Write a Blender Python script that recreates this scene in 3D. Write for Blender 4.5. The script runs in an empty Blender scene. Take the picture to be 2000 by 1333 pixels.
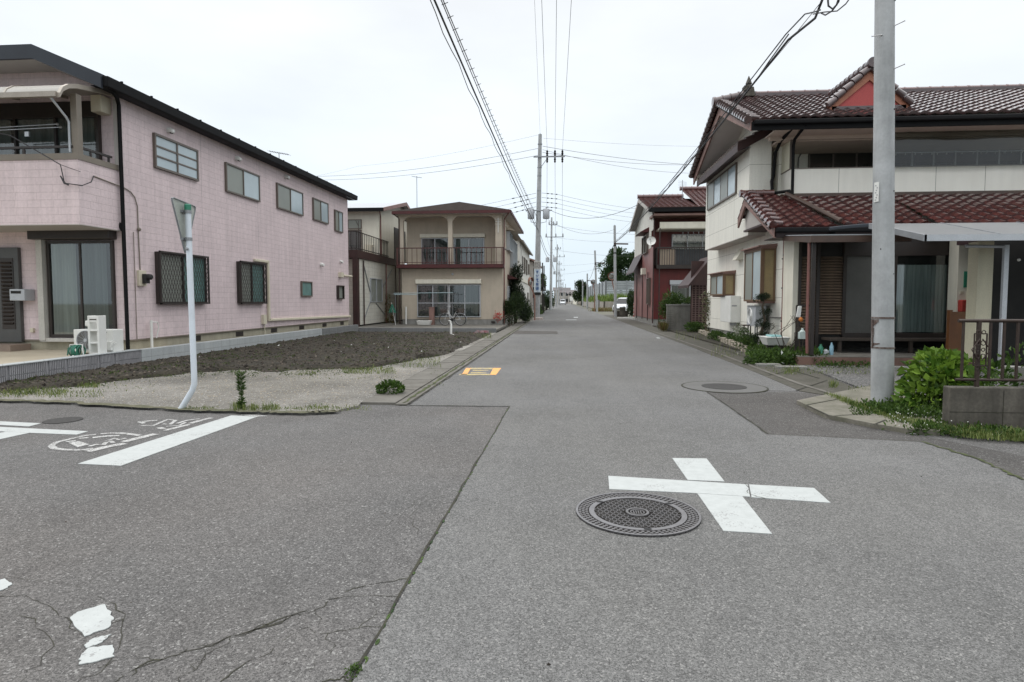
import bpy, math, random
from mathutils import Vector, Matrix, noise as mnoise
random.seed(7)
S = bpy.context.scene
COL = S.collection
V = Vector
R = math.radians

# ------------------------------------------------------------------ camera
FOC = 1180.0; EYE = 1.45; PITCH = math.atan(.055); SHIFT = 14.6
YAW = math.atan(98/1180*math.cos(PITCH))
cam = bpy.data.cameras.new('camera'); camo = bpy.data.objects.new('camera', cam); COL.objects.link(camo)
camo.location = (0, 0, EYE); camo.rotation_euler = (math.pi/2 - PITCH, 0, YAW)
cam.sensor_width = 36; cam.lens = 36*FOC/2000; cam.shift_y = -SHIFT/2000
cam.clip_start = .05; cam.clip_end = 3000
S.camera = camo

# ------------------------------------------------------------------ world, sun, exposure
S.view_settings.view_transform = 'Standard'; S.view_settings.look = 'None'
S.view_settings.exposure = 0.2; S.view_settings.gamma = 1; S.view_settings.use_curve_mapping = False
SUN_EL, SUN_AZ = R(52), R(285)        # high, veiled by cloud
W = bpy.data.worlds.new('World'); S.world = W; W.use_nodes = True
wn = W.node_tree; wn.nodes.clear()
def wN(t): return wn.nodes.new(t)
wo = wN('ShaderNodeOutputWorld'); wb = wN('ShaderNodeBackground'); wb.inputs[1].default_value = .1
sky = wN('ShaderNodeTexSky'); sky.sky_type = 'NISHITA'; sky.sun_disc = False
sky.sun_elevation = SUN_EL; sky.sun_rotation = SUN_AZ
tc = wN('ShaderNodeTexCoord'); sep = wN('ShaderNodeSeparateXYZ'); wn.links.new(tc.outputs['Generated'], sep.inputs[0])
rmp = wN('ShaderNodeValToRGB'); wn.links.new(sep.outputs[2], rmp.inputs[0])
els = rmp.color_ramp.elements
els[0].position = 0; els[0].color = (.75, .87, .96, 1)
els[1].position = 1; els[1].color = (1, 1, 1, 1)
for p, c in ((.10, (.79, .89, .965, 1)), (.26, (.865, .925, .98, 1)), (.45, (.93, .96, .99, 1))):
    e = els.new(p); e.color = c
mp = wN('ShaderNodeMapping'); mp.inputs['Scale'].default_value = (1.6, 1.6, 4.5); wn.links.new(tc.outputs['Generated'], mp.inputs[0])
nz = wN('ShaderNodeTexNoise'); nz.inputs['Scale'].default_value = 1.1; nz.inputs['Detail'].default_value = 5; wn.links.new(mp.outputs[0], nz.inputs[0])
mr = wN('ShaderNodeMapRange'); mr.inputs[1].default_value = .35; mr.inputs[2].default_value = .68; mr.inputs[3].default_value = .91; mr.inputs[4].default_value = 1.08
wn.links.new(nz.outputs[0], mr.inputs[0])
zen = wN('ShaderNodeMapRange'); zen.inputs[1].default_value = .44; zen.inputs[2].default_value = .75; zen.inputs[3].default_value = 9.45; zen.inputs[4].default_value = 20
wn.links.new(sep.outputs[2], zen.inputs[0])
mm = wN('ShaderNodeMath'); mm.operation = 'MULTIPLY'; wn.links.new(mr.outputs[0], mm.inputs[0]); wn.links.new(zen.outputs[0], mm.inputs[1])
vm = wN('ShaderNodeVectorMath'); vm.operation = 'SCALE'; wn.links.new(rmp.outputs[0], vm.inputs[0]); wn.links.new(mm.outputs[0], vm.inputs['Scale'])
mx = wN('ShaderNodeMix'); mx.data_type = 'RGBA'; mx.inputs[0].default_value = .95
wn.links.new(sky.outputs[0], mx.inputs[6]); wn.links.new(vm.outputs[0], mx.inputs[7])
wn.links.new(mx.outputs[2], wb.inputs[0]); wn.links.new(wb.outputs[0], wo.inputs[0])
sl = bpy.data.lights.new('sun', 'SUN'); sl.energy = .7; sl.angle = R(20); sl.color = (1, .97, .93)
so = bpy.data.objects.new('sun', sl); COL.objects.link(so)
sd = V((math.sin(SUN_AZ)*math.cos(SUN_EL), math.cos(SUN_AZ)*math.cos(SUN_EL), math.sin(SUN_EL)))
so.rotation_euler = sd.to_track_quat('Z', 'Y').to_euler(); so.location = (0, 0, 40)

# ------------------------------------------------------------------ measuring helpers: where a line of sight of the photo meets a plane of the place
_cp, _sp, _cy, _sy = math.cos(PITCH), math.sin(PITCH), math.cos(YAW), math.sin(YAW)
_f = V((-_sy*_cp, _cy*_cp, -_sp)); _r = V((_cy, _sy, 0)); _u = _r.cross(_f); _C = V((0, 0, EYE))
def ray(px, py): return _f + _r*((px-1000)/FOC) - _u*((py-(666.5-SHIFT))/FOC)
def G(px, py, z=0.0):
    d = ray(px, py); return _C + d*((z-EYE)/d.z)
def PX(px, py, x):
    d = ray(px, py); return _C + d*(x/d.x)
def PY(px, py, y):
    d = ray(px, py); return _C + d*(y/d.y)

# ------------------------------------------------------------------ objects
ORG = {}
def thing(name, label, cat, loc, group=None):
    o = bpy.data.objects.new(name, None); COL.objects.link(o); o.location = loc; o.empty_display_size = .2
    o['label'] = label; o['category'] = cat
    if group: o['group'] = group
    ORG[o.name] = V(loc); return o
class MB:
    def __init__(s): s.v = []; s.f = []; s.m = []; s.mi = 0
    def face(s, pts):
        n = len(s.v); s.v += [V(p) for p in pts]; s.f.append(tuple(range(n, n+len(pts)))); s.m.append(s.mi)
    quad = face
    def hexa(s, p):
        n = len(s.v); s.v += [V(q) for q in p]
        for q in ((0, 3, 2, 1), (4, 5, 6, 7), (0, 1, 5, 4), (1, 2, 6, 5), (2, 3, 7, 6), (3, 0, 4, 7)):
            s.f.append(tuple(n+i for i in q)); s.m.append(s.mi)
        return s
    def box(s, x0, x1, y0, y1, z0, z1):
        return s.hexa([(x0, y0, z0), (x1, y0, z0), (x1, y1, z0), (x0, y1, z0), (x0, y0, z1), (x1, y0, z1), (x1, y1, z1), (x0, y1, z1)])
    def fb(s, F, a0, a1, b0, b1, c0, c1):
        return s.hexa([F(a0, b0, c0), F(a1, b0, c0), F(a1, b1, c0), F(a0, b1, c0), F(a0, b0, c1), F(a1, b0, c1), F(a1, b1, c1), F(a0, b1, c1)])
    def prism(s, pts, ext):
        pts = [V(p) for p in pts]; ext = V(ext); n = len(s.v); k = len(pts)
        s.v += pts + [p+ext for p in pts]
        s.f.append(tuple(range(n, n+k))[::-1]); s.f.append(tuple(range(n+k, n+2*k))); s.m += [s.mi]*2
        for i in range(k):
            j = (i+1) % k; s.f.append((n+i, n+j, n+k+j, n+k+i)); s.m.append(s.mi)
        return s
    def bar(s, a, b, w, h=None, up=(0, 0, 1)):
        a = V(a); b = V(b); h = h or w; d = (b-a).normalized(); x = d.cross(V(up))
        if x.length < 1e-4: x = d.cross(V((0, 1, 0)))
        x.normalize(); y = x.cross(d); x *= w/2; y *= h/2
        return s.hexa([a-x-y, a+x-y, a+x+y, a-x+y, b-x-y, b+x-y, b+x+y, b-x+y])
    def tube(s, pts, r, n=8, caps=True):
        pts = [V(p) for p in pts]; k = len(pts); rr = r if isinstance(r, (list, tuple)) else [r]*k
        b0 = len(s.v); ts = [(q-p).normalized() for p, q in zip(pts, pts[1:]) if (q-p).length > 1e-6]
        up = min((V((0, 0, 1)), V((1, 0, 0)), V((0, 1, 0))), key=lambda u_: max(abs(t.dot(u_)) for t in ts))
        for i, p in enumerate(pts):
            t = (pts[min(i+1, k-1)]-pts[max(i-1, 0)]).normalized()
            x = t.cross(up)
            if x.length < 1e-3: x = t.cross(V((0, 1, 0)))
            x.normalize(); y = x.cross(t)
            for j in range(n):
                a = 2*math.pi*j/n; s.v.append(p + (x*math.cos(a)+y*math.sin(a))*rr[i])
        for i in range(k-1):
            for j in range(n):
                a = b0+i*n+j; b = b0+i*n+(j+1) % n; s.f.append((a, b, b+n, a+n)); s.m.append(s.mi)
        if caps:
            s.f.append(tuple(b0+j for j in range(n))[::-1]); s.f.append(tuple(b0+(k-1)*n+j for j in range(n))); s.m += [s.mi]*2
        return s
    def lathe(s, c, prof, n=16, ax='z'):
        c = V(c); b0 = len(s.v)
        for r, h in prof:
            for j in range(n):
                a = 2*math.pi*j/n; x, y = r*math.cos(a), r*math.sin(a)
                s.v.append(c + (V((x, y, h)) if ax == 'z' else V((x, h, y)) if ax == 'y' else V((h, x, y))))
        for i in range(len(prof)-1):
            for j in range(n):
                a = b0+i*n+j; b = b0+i*n+(j+1) % n; s.f.append((a, b, b+n, a+n)); s.m.append(s.mi)
        s.f.append(tuple(b0+j for j in range(n))[::-1]); s.f.append(tuple(b0+(len(prof)-1)*n+j for j in range(n))); s.m += [s.mi]*2
        return s
    def ring(s, c, R0, R1, z0, z1, n=48):
        c = V(c); b0 = len(s.v)
        for r, z in ((R0, z0), (R0, z1), (R1, z1), (R1, z0)):
            for j in range(n):
                a = 2*math.pi*j/n; s.v.append(c+V((r*math.cos(a), r*math.sin(a), z)))
        for i in range(3):
            for j in range(n):
                a = b0+i*n+j; b = b0+i*n+(j+1) % n; s.f.append((a, b, b+n, a+n)); s.m.append(s.mi)
        return s
    def torus(s, c, R_, r, ax=V((1, 0, 0)), n=28, k=6):
        ax = V(ax).normalized(); u = ax.cross(V((0, 0, 1)))
        if u.length < .1: u = V((1, 0, 0))
        u.normalize(); w = ax.cross(u); b0 = len(s.v); c = V(c)
        for i in range(n):
            a = 2*math.pi*i/n; d = u*math.cos(a)+w*math.sin(a)
            for j in range(k):
                b = 2*math.pi*j/k; s.v.append(c+d*(R_+r*math.cos(b))+ax*(r*math.sin(b)))
        for i in range(n):
            for j in range(k):
                s.f.append((b0+i*k+j, b0+((i+1) % n)*k+j, b0+((i+1) % n)*k+(j+1) % k, b0+i*k+(j+1) % k)); s.m.append(s.mi)
        return s
    def blob(s, c, r, n=8, m=6, jit=.0):
        c = V(c); r = V((r, r, r)) if not hasattr(r, '__len__') else V(r); b0 = len(s.v)
        for i in range(m+1):
            t = math.pi*i/m
            for j in range(n):
                a = 2*math.pi*j/n; q = 1+random.uniform(-jit, jit)
                s.v.append(c+V((r.x*math.sin(t)*math.cos(a)*q, r.y*math.sin(t)*math.sin(a)*q, r.z*math.cos(t)*q)))
        for i in range(m):
            for j in range(n):
                a = b0+i*n+j; b = b0+i*n+(j+1) % n; s.f.append((a+n, b+n, b, a)); s.m.append(s.mi)
        return s
    def build(s, name, mat, parent=None, label=None, smooth=False, bevel=0, kind=None, org=None):
        mats = mat if isinstance(mat, (list, tuple)) else [mat]
        o_ = ORG[parent.name] if parent else (V(org) if org is not None else V((0, 0, 0)))
        me = bpy.data.meshes.new(name); me.from_pydata([tuple(p-o_) for p in s.v], [], s.f)
        for m in mats: me.materials.append(m)
        if len(mats) > 1: me.polygons.foreach_set('material_index', s.m)
        if smooth: me.polygons.foreach_set('use_smooth', [True]*len(me.polygons))
        me.update(); o = bpy.data.objects.new(name, me); COL.objects.link(o)
        if parent: o.parent = parent; ORG[o.name] = o_
        else: o.location = o_; ORG[o.name] = o_
        if smooth and not bevel:
            md = o.modifiers.new('e', 'EDGE_SPLIT'); md.split_angle = R(50)
        if bevel:
            md = o.modifiers.new('b', 'BEVEL'); md.width = bevel; md.segments = 2; md.limit_method = 'ANGLE'; md.angle_limit = R(40)
        if label: o['label'] = label
        if kind: o['kind'] = kind
        return o
def solo(name, mb, mat, label, cat, group=None, **k):
    xs = [p.x for p in mb.v]; ys = [p.y for p in mb.v]; zs = [p.z for p in mb.v]
    o = mb.build(name, mat, org=((min(xs)+max(xs))/2, (min(ys)+max(ys))/2, min(zs)), **k)
    o['label'] = label; o['category'] = cat
    if group: o['group'] = group
    return o
def structure(name, mb, mat, **k): return mb.build(name, mat, kind='structure', **k)
class Fr:
    def __init__(s, o, u, n): s.o, s.u, s.n = V(o), V(u), V(n)
    def __call__(s, a, b, c): return s.o+s.u*a+s.n*b+V((0, 0, 1))*c
def Fx(x): return Fr((x, 0, 0), (0, 1, 0), (1, 0, 0))          # wall facing +x, a = y
def Fxm(x): return Fr((x, 0, 0), (0, 1, 0), (-1, 0, 0))        # wall facing -x
def Fy(y): return Fr((0, y, 0), (1, 0, 0), (0, -1, 0))         # wall facing the camera, a = x

# ------------------------------------------------------------------ materials
def newmat(name):
    m = bpy.data.materials.new(name); m.use_nodes = True; nt = m.node_tree; nt.nodes.clear()
    out = nt.nodes.new('ShaderNodeOutputMaterial'); b = nt.nodes.new('ShaderNodeBsdfPrincipled'); nt.links.new(b.outputs[0], out.inputs[0])
    g = nt.nodes.new('ShaderNodeNewGeometry')
    return m, nt, b, g.outputs['Position'], out
def N(nt, t, **k):
    n = nt.nodes.new(t)
    for a, b in k.items(): setattr(n, a, b)
    return n
def setc(sock, c): sock.default_value = (c[0], c[1], c[2], 1)
def mapped(nt, pos, sc):
    n = N(nt, 'ShaderNodeMapping'); n.inputs['Scale'].default_value = sc; nt.links.new(pos, n.inputs[0]); return n.outputs[0]
def noise(nt, vec, scale, detail=5, rough=.6):
    n = N(nt, 'ShaderNodeTexNoise'); n.inputs['Scale'].default_value = scale; n.inputs['Detail'].default_value = detail; n.inputs['Roughness'].default_value = rough
    nt.links.new(vec, n.inputs[0]); return n.outputs[0]
def mrange(nt, v, a, b, c, d):
    n = N(nt, 'ShaderNodeMapRange'); nt.links.new(v, n.inputs[0])
    for i, x in enumerate((a, b, c, d)): n.inputs[i+1].default_value = x
    return n.outputs[0]
def mixc(nt, f, a, b, mode='MIX'):
    n = N(nt, 'ShaderNodeMix'); n.data_type = 'RGBA'; n.blend_type = mode
    if isinstance(f, (int, float)): n.inputs[0].default_value = f
    else: nt.links.new(f, n.inputs[0])
    for s_, x in ((n.inputs[6], a), (n.inputs[7], b)):
        if isinstance(x, (tuple, list)): setc(s_, x)
        else: nt.links.new(x, s_)
    return n.outputs[2]
def scalec(nt, c, f):
    n = N(nt, 'ShaderNodeVectorMath', operation='SCALE')
    if isinstance(c, (tuple, list)): n.inputs[0].default_value = c[:3]
    else: nt.links.new(c, n.inputs[0])
    if isinstance(f, (int, float)): n.inputs['Scale'].default_value = f
    else: nt.links.new(f, n.inputs['Scale'])
    return n.outputs[0]
def math_(nt, op, a, b=0.0):
    n = N(nt, 'ShaderNodeMath', operation=op)
    for i, x in enumerate((a, b)):
        if isinstance(x, (int, float)): n.inputs[i].default_value = x
        else: nt.links.new(x, n.inputs[i])
    return n.outputs[0]
def bump(nt, b, h, strength, dist=.01):
    n = N(nt, 'ShaderNodeBump'); n.inputs['Strength'].default_value = strength; n.inputs['Distance'].default_value = dist
    nt.links.new(h, n.inputs['Height']); nt.links.new(n.outputs[0], b.inputs['Normal'])
def M(name, c, c2=None, sc=3, rough=.7, bmp=.15, fine=60, metal=0, streak=0, amp=.12, spec=None):
    """plain surface: two tones mottled by noise, fine grain, optional vertical weather streaks"""
    m, nt, b, pos, out = newmat(name); c2 = c2 or tuple(x*.8 for x in c)
    a = noise(nt, pos, sc); f = mrange(nt, a, .35, .68, 0, 1)
    col = mixc(nt, f, c, c2)
    if streak:
        s_ = noise(nt, mapped(nt, pos, (5, 5, .6)), 1.2, 6); col = scalec(nt, col, mrange(nt, s_, .35, .7, 1+streak*.4, 1-streak))
    g = noise(nt, pos, fine, 2); col = scalec(nt, col, mrange(nt, g, .3, .7, 1-amp, 1+amp))
    nt.links.new(col, b.inputs['Base Color']); b.inputs['Roughness'].default_value = rough; b.inputs['Metallic'].default_value = metal
    if spec is not None: b.inputs['Specular IOR Level'].default_value = spec
    if bmp: bump(nt, b, g, bmp, .004)
    return m
def asphalt(name, base, var=.35, bright=.42, patch=.12, tint2=None, agg=95):
    m, nt, b, pos, out = newmat(name)
    v1 = N(nt, 'ShaderNodeTexVoronoi'); v1.inputs['Scale'].default_value = agg; nt.links.new(pos, v1.inputs[0])
    v2 = N(nt, 'ShaderNodeTexVoronoi'); v2.inputs['Scale'].default_value = agg*2.3; nt.links.new(pos, v2.inputs[0])
    s1 = N(nt, 'ShaderNodeSeparateXYZ'); nt.links.new(v1.outputs['Color'], s1.inputs[0])
    s2 = N(nt, 'ShaderNodeSeparateXYZ'); nt.links.new(v2.outputs['Color'], s2.inputs[0])
    k = math_(nt, 'MULTIPLY', mrange(nt, s1.outputs[0], 0, 1, 1-var, 1+var), mrange(nt, s2.outputs[0], 0, 1, 1-var*.8, 1+var*.8))
    big = noise(nt, pos, .55, 6); k = math_(nt, 'MULTIPLY', k, mrange(nt, big, .3, .7, 1-patch, 1+patch))
    ln_ = noise(nt, mapped(nt, pos, (.9, .06, 1)), 1.3, 4); k = math_(nt, 'MULTIPLY', k, mrange(nt, ln_, .3, .7, .94, 1.06))
    oil = noise(nt, pos, .9, 5, .7); k = math_(nt, 'MULTIPLY', k, mrange(nt, oil, .56, .72, 1, .86))
    md = noise(nt, pos, 9, 4); k = math_(nt, 'MULTIPLY', k, mrange(nt, md, .3, .7, .93, 1.07))
    c = mixc(nt, mrange(nt, noise(nt, pos, .25, 3), .4, .6, 0, 1), base, tint2 or tuple(x*y for x, y in zip(base, (1.03, .99, .96))))
    col = scalec(nt, c, k)
    st = math_(nt, 'GREATER_THAN', s1.outputs[1], .965); col = mixc(nt, st, col, (bright, bright*.98, bright*.94))
    dk = math_(nt, 'GREATER_THAN', s2.outputs[1], .93); col = mixc(nt, dk, col, tuple(x*.38 for x in base))
    nt.links.new(col, b.inputs['Base Color']); b.inputs['Roughness'].default_value = .93; b.inputs['Specular IOR Level'].default_value = .25
    bump(nt, b, math_(nt, 'ADD', v1.outputs['Distance'], s2.outputs[2]), .35, .004)
    return m
def brick(name, c, c2, mortar, w, h, ms, rough=.75, off=.5, swap=False, bmp=.4, sq=1.0, var=.1, two=None, streak=0):
    """courses laid on any upright wall: runs along x+y, rises with z"""
    m, nt, b, pos, out = newmat(name)
    sp = N(nt, 'ShaderNodeSeparateXYZ'); nt.links.new(pos, sp.inputs[0])
    u = math_(nt, 'ADD', sp.outputs[0], sp.outputs[1]); cb = N(nt, 'ShaderNodeCombineXYZ'); nt.links.new(u, cb.inputs[0]); nt.links.new(sp.outputs[2], cb.inputs[1])
    def bt(w, h, ms, off, c, c2, mo, sq=1.0, sf=2):
        t = N(nt, 'ShaderNodeTexBrick'); t.offset = off; t.squash = sq; t.squash_frequency = sf; t.offset_frequency = 2
        t.inputs['Scale'].default_value = 1; t.inputs['Brick Width'].default_value = w; t.inputs['Row Height'].default_value = h
        t.inputs['Mortar Size'].default_value = ms; t.inputs['Mortar Smooth'].default_value = .3
        setc(t.inputs['Color1'], c); setc(t.inputs['Color2'], c2); setc(t.inputs['Mortar'], mo); nt.links.new(cb.outputs[0], t.inputs[0]); return t
    t = bt(w, h, ms, off, c, c2, mortar, sq); col = t.outputs['Color']; fac = t.outputs['Fac']
    if two:
        t2 = bt(two[0], two[1], two[2], 0.0, (1, 1, 1), (1, 1, 1), (two[3],)*3); col = mixc(nt, 1.0, col, t2.outputs['Color'], 'MULTIPLY')
    f1 = noise(nt, pos, 1.2, 4); col = scalec(nt, col, mrange(nt, f1, .3, .7, 1-var*.6, 1+var*.6))
    f2 = noise(nt, pos, 22, 4); col = scalec(nt, col, mrange(nt, f2, .3, .7, 1-var, 1+var))
    if streak:
        s_ = noise(nt, mapped(nt, pos, (7, 7, .4)), 1.1, 4); col = scalec(nt, col, mrange(nt, s_, .38, .7, 1.03, 1-streak))
    nt.links.new(col, b.inputs['Base Color']); b.inputs['Roughness'].default_value = rough
    hh = math_(nt, 'SUBTRACT', math_(nt, 'MULTIPLY', f2, .6), fac); bump(nt, b, hh, bmp, .008)
    return m
def glassmat(name, tint=(.8, .88, .86), refl=.12, rough=.03):
    m = bpy.data.materials.new(name); m.use_nodes = True; nt = m.node_tree; nt.nodes.clear()
    out = nt.nodes.new('ShaderNodeOutputMaterial'); t = nt.nodes.new('ShaderNodeBsdfTransparent'); setc(t.inputs[0], tint)
    g = nt.nodes.new('ShaderNodeBsdfGlossy'); g.inputs['Roughness'].default_value = rough
    fr = nt.nodes.new('ShaderNodeFresnel'); fr.inputs[0].default_value = 1.5
    a = nt.nodes.new('ShaderNodeMath'); a.operation = 'ADD'; nt.links.new(fr.outputs[0], a.inputs[0]); a.inputs[1].default_value = refl; a.use_clamp = True
    ms = nt.nodes.new('ShaderNodeMixShader'); nt.links.new(a.outputs[0], ms.inputs[0]); nt.links.new(t.outputs[0], ms.inputs[1]); nt.links.new(g.outputs[0], ms.inputs[2])
    nt.links.new(ms.outputs[0], out.inputs[0]); return m
def leafmat(name, cols, rough=.5, trans=.25):
    m, nt, b, pos, out = newmat(name); g = [n for n in nt.nodes if n.type == 'NEW_GEOMETRY'][0]
    r = N(nt, 'ShaderNodeValToRGB'); nt.links.new(g.outputs['Random Per Island'], r.inputs[0]); e = r.color_ramp.elements
    for i, c in enumerate(cols):
        p = i/(len(cols)-1)
        q = e[0] if i == 0 else (e[1] if i == len(cols)-1 else e.new(p)); q.position = p; q.color = (*c, 1)
    col = scalec(nt, r.outputs[0], mrange(nt, noise(nt, pos, 3, 3), .3, .7, .75, 1.25))
    nt.links.new(col, b.inputs['Base Color']); b.inputs['Roughness'].default_value = rough; b.inputs['Specular IOR Level'].default_value = .3
    t = N(nt, 'ShaderNodeBsdfTranslucent'); nt.links.new(col, t.inputs[0]); ms = N(nt, 'ShaderNodeMixShader'); ms.inputs[0].default_value = trans
    nt.links.new(b.outputs[0], ms.inputs[1]); nt.links.new(t.outputs[0], ms.inputs[2]); nt.links.new(ms.outputs[0], out.inputs[0]); return m
def paint(name, c, wear, c2, th=.62):
    """road paint worn through to the stones below where a noise says so"""
    m, nt, b, pos, out = newmat(name)
    v = N(nt, 'ShaderNodeTexVoronoi'); v.inputs['Scale'].default_value = 110; nt.links.new(pos, v.inputs[0])
    sv = N(nt, 'ShaderNodeSeparateXYZ'); nt.links.new(v.outputs['Color'], sv.inputs[0])
    a = noise(nt, pos, 3.2, 6, .7); f = math_(nt, 'ADD', math_(nt, 'MULTIPLY', a, wear), math_(nt, 'MULTIPLY', sv.outputs[0], .35))
    f = mrange(nt, f, th, th+.05, 0, 1)
    cc = scalec(nt, c, mrange(nt, noise(nt, pos, 14, 4), .3, .7, .93, 1.05))
    col = mixc(nt, f, cc, c2); nt.links.new(col, b.inputs['Base Color']); b.inputs['Roughness'].default_value = .75
    bump(nt, b, v.outputs['Distance'], .2, .003); return m
def cloth(name, c, c2, sc=7):
    m, nt, b, pos, out = newmat(name); f = mrange(nt, noise(nt, mapped(nt, pos, (sc, sc, .3)), 1, 2), .35, .65, 0, 1)
    nt.links.new(mixc(nt, f, c, c2), b.inputs['Base Color']); b.inputs['Roughness'].default_value = .9; return m

ROAD = asphalt('asphalt_pale', (.147, .146, .143), var=.34, tint2=(.142, .140, .134), bright=.25, agg=125)
ROAD_OLD = asphalt('asphalt_old', (.122, .119, .116), var=.36, bright=.25, agg=112, patch=.16)
ROAD_DARK = asphalt('asphalt_patch', (.088, .084, .080), var=.3, bright=.2, patch=.2)
GUT = M('gutter_concrete', (.155, .146, .128), (.095, .088, .073), 2.2, .9, .5, 40, streak=0)
GUT2 = M('mossy_concrete', (.085, .078, .064), (.052, .050, .036), 3, .95, .5, 30, amp=.2)
CONC2 = M('stained_concrete', (.20, .195, .175), (.115, .11, .095), 1.6, .9, .4, 30, streak=.25)
KERB = M('kerb_concrete', (.19, .175, .145), (.115, .112, .08), 4, .9, .4, 40)
CONC = M('concrete', (.27, .265, .25), (.20, .195, .175), 1.6, .85, .3, 35, streak=.18)
CONC_D = M('dark_concrete', (.105, .095, .078), (.050, .044, .034), 2.6, .9, .5, 30, streak=.35, amp=.16)
POLE = M('pole_concrete', (.40, .412, .415), (.315, .325, .325), 3.5, .75, .1, 30, streak=.2, amp=.05)
LOTG = asphalt('lot_gravel', (.215, .204, .184), var=.22, bright=.42, patch=.4, agg=70, tint2=(.165, .155, .135))
YARDG = asphalt('yard_gravel', (.115, .116, .115), var=.5, bright=.26, patch=.3, agg=42)
SOIL = M('soil', (.020, .016, .011), (.040, .034, .021), 2.5, .95, .9, 25, amp=.5)
GROUND = M('ground_earth', (.16, .15, .12), (.11, .115, .08), .5, .95, .3, 12)
WHITEP = paint('road_paint_white', (.425, .445, .435), .62, (.25, .25, .245), .655)
WORNP = paint('road_paint_worn', (.47, .47, .455), .8, (.18, .175, .168), .60)
ORANGEP = paint('road_paint_orange', (.83, .40, .10), .8, (.30, .25, .2), .66)
YELP = paint('road_paint_yellow', (.62, .48, .12), 1.0, (.25, .22, .2), .62)
CRACK = M('crack_dark', (.028, .026, .022), (.05, .05, .03), 6, 1, 0)
MOSS = M('moss', (.07, .085, .025), (.03, .035, .015), 8, 1, .5, 50, amp=.4)
PINK = brick('pink_siding', (.67, .555, .56), (.635, .525, .53), (.51, .415, .42), .46, .152, .0038, .7, .5, sq=.62, bmp=.55, var=.07, two=(3.03, 60, .014, .74), streak=.10)
CREAM = brick('cream_panels', (.76, .745, .67), (.74, .725, .65), (.33, .31, .26), 3.1, .76, .007, .65, 0, bmp=.12, var=.05, streak=.07)
CREAM2 = M('cream_plain', (.70, .67, .57), (.63, .60, .50), 1.5, .7, .1, streak=.08, amp=.04)
BEIGE = M('beige_stucco', (.50, .435, .35), (.43, .375, .30), 1.2, .85, .3, 70, streak=.06, amp=.08)
BEIGE_W = brick('white_block_siding', (.60, .585, .52), (.57, .55, .48), (.40, .38, .32), .45, .2, .006, .8, .5, bmp=.25, var=.09, streak=.12)
OFFW = M('white_render', (.66, .65, .60), (.60, .585, .53), 1.2, .8, .1, streak=.1, amp=.04)
BLOCKS = brick('grey_block', (.40, .42, .42), (.36, .38, .385), (.25, .26, .255), .4, .2, .006, .85, 0, bmp=.3, var=.08, streak=.08)
BLOCKD = brick('grey_block_dark', (.19, .195, .195), (.17, .175, .175), (.12, .12, .12), .4, .2, .006, .85, 0, bmp=.3, var=.15, streak=.15)  # darker tone of the grey block
RIBC = M('ribbed_block', (.34, .335, .345), (.28, .275, .285), 2.5, .85, .4, 45, streak=.15)
BRONZE = M('bronze_frame', (.13, .105, .085), (.11, .09, .075), 3, .45, 0, amp=.04)
DBRONZE = M('dark_brown_frame', (.030, .022, .018), (.022, .017, .015), 3, .45, 0)
TAUPE = M('taupe_trim', (.20, .17, .135), (.17, .145, .115), 3, .5, 0, amp=.04)
BLACK = M('black_gutter', (.008, .008, .009), (.011, .011, .011), 4, .6, 0, spec=.12)
ROOFD = M('slate_roof', (.028, .03, .033), (.04, .04, .043), 2, .75, .3, 20, spec=.2)
ROOFB = M('brown_shingle', (.040, .032, .028), (.028, .023, .020), 3, .95, .5, 18, spec=.05)
FASCIA = M('grey_blue_fascia', (.033, .039, .048), (.027, .031, .039), 2, .5, 0, spec=.3)
SOFF = M('soffit', (.46, .43, .40), (.40, .375, .35), 1.3, .8, 0, amp=.03)
FOUND = M('foundation', (.40, .37, .28), (.33, .30, .23), 2, .85, .2, streak=.15)
MAROON = M('maroon_paint', (.085, .014, .014), (.055, .012, .012), 3, .55, .1, streak=.2)
DMAROON = M('dark_brown_paint', (.045, .018, .016), (.03, .014, .013), 3, .5, .1)
BARGE = M('brown_barge', (.27, .16, .135), (.20, .115, .095), 3, .6, .1, streak=.1)
REDW = M('red_sheet', (.115, .011, .009), (.08, .009, .008), 1.5, .55, .1, streak=.2)
REDP = M('faded_red_sheet', (.19, .065, .06), (.30, .15, .14), .9, .5, .1, streak=.3)
RED = M('bright_red', (.42, .045, .035), (.35, .04, .03), 3, .6, 0)
WHITE = M('white_plastic', (.72, .72, .69), (.66, .66, .62), 4, .45, 0, amp=.03)
IVORY = M('ivory_plastic', (.62, .57, .45), (.55, .5, .38), 3, .55, 0, amp=.04)
PWHITE = M('white_pole_paint', (.66, .71, .76), (.60, .64, .68), 3, .35, 0, amp=.03)
GREY = M('grey_metal', (.30, .31, .32), (.24, .25, .26), 4, .45, 0, metal=.4)
SIGNB = M('sign_back', (.42, .44, .40), (.37, .39, .35), 4, .5, 0, metal=.2)
LGREY = M('pale_grey_metal', (.45, .47, .49), (.40, .42, .44), 4, .4, 0, metal=.2)
STEEL = M('steel', (.5, .5, .5), (.42, .42, .42), 5, .3, 0, metal=.9)
RUST = M('rust', (.085, .052, .042), (.19, .165, .15), 18, .9, .3, 40, amp=.3)
BROWNM = M('brown_metal', (.075, .045, .032), (.05, .032, .025), 5, .5, .1)
REDBR = M('red_brown_pipe', (.20, .085, .07), (.14, .06, .05), 3, .5, 0)
GREEN = M('green_cap', (.03, .22, .13), (.03, .16, .10), 3, .5, 0)
GREEND = M('green_hose', (.02, .16, .10), (.015, .10, .07), 6, .5, 0)
CAST = M('cast_iron', (.155, .15, .152), (.115, .11, .11), 14, .5, .3, 80, metal=.3)
CASTL = M('cast_iron_worn', (.19, .185, .19), (.15, .145, .148), 14, .4, .2, 80, metal=.3)
LID = M('worn_lid', (.062, .060, .058), (.045, .044, .042), 20, .8, .4, 60, spec=.2)
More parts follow.
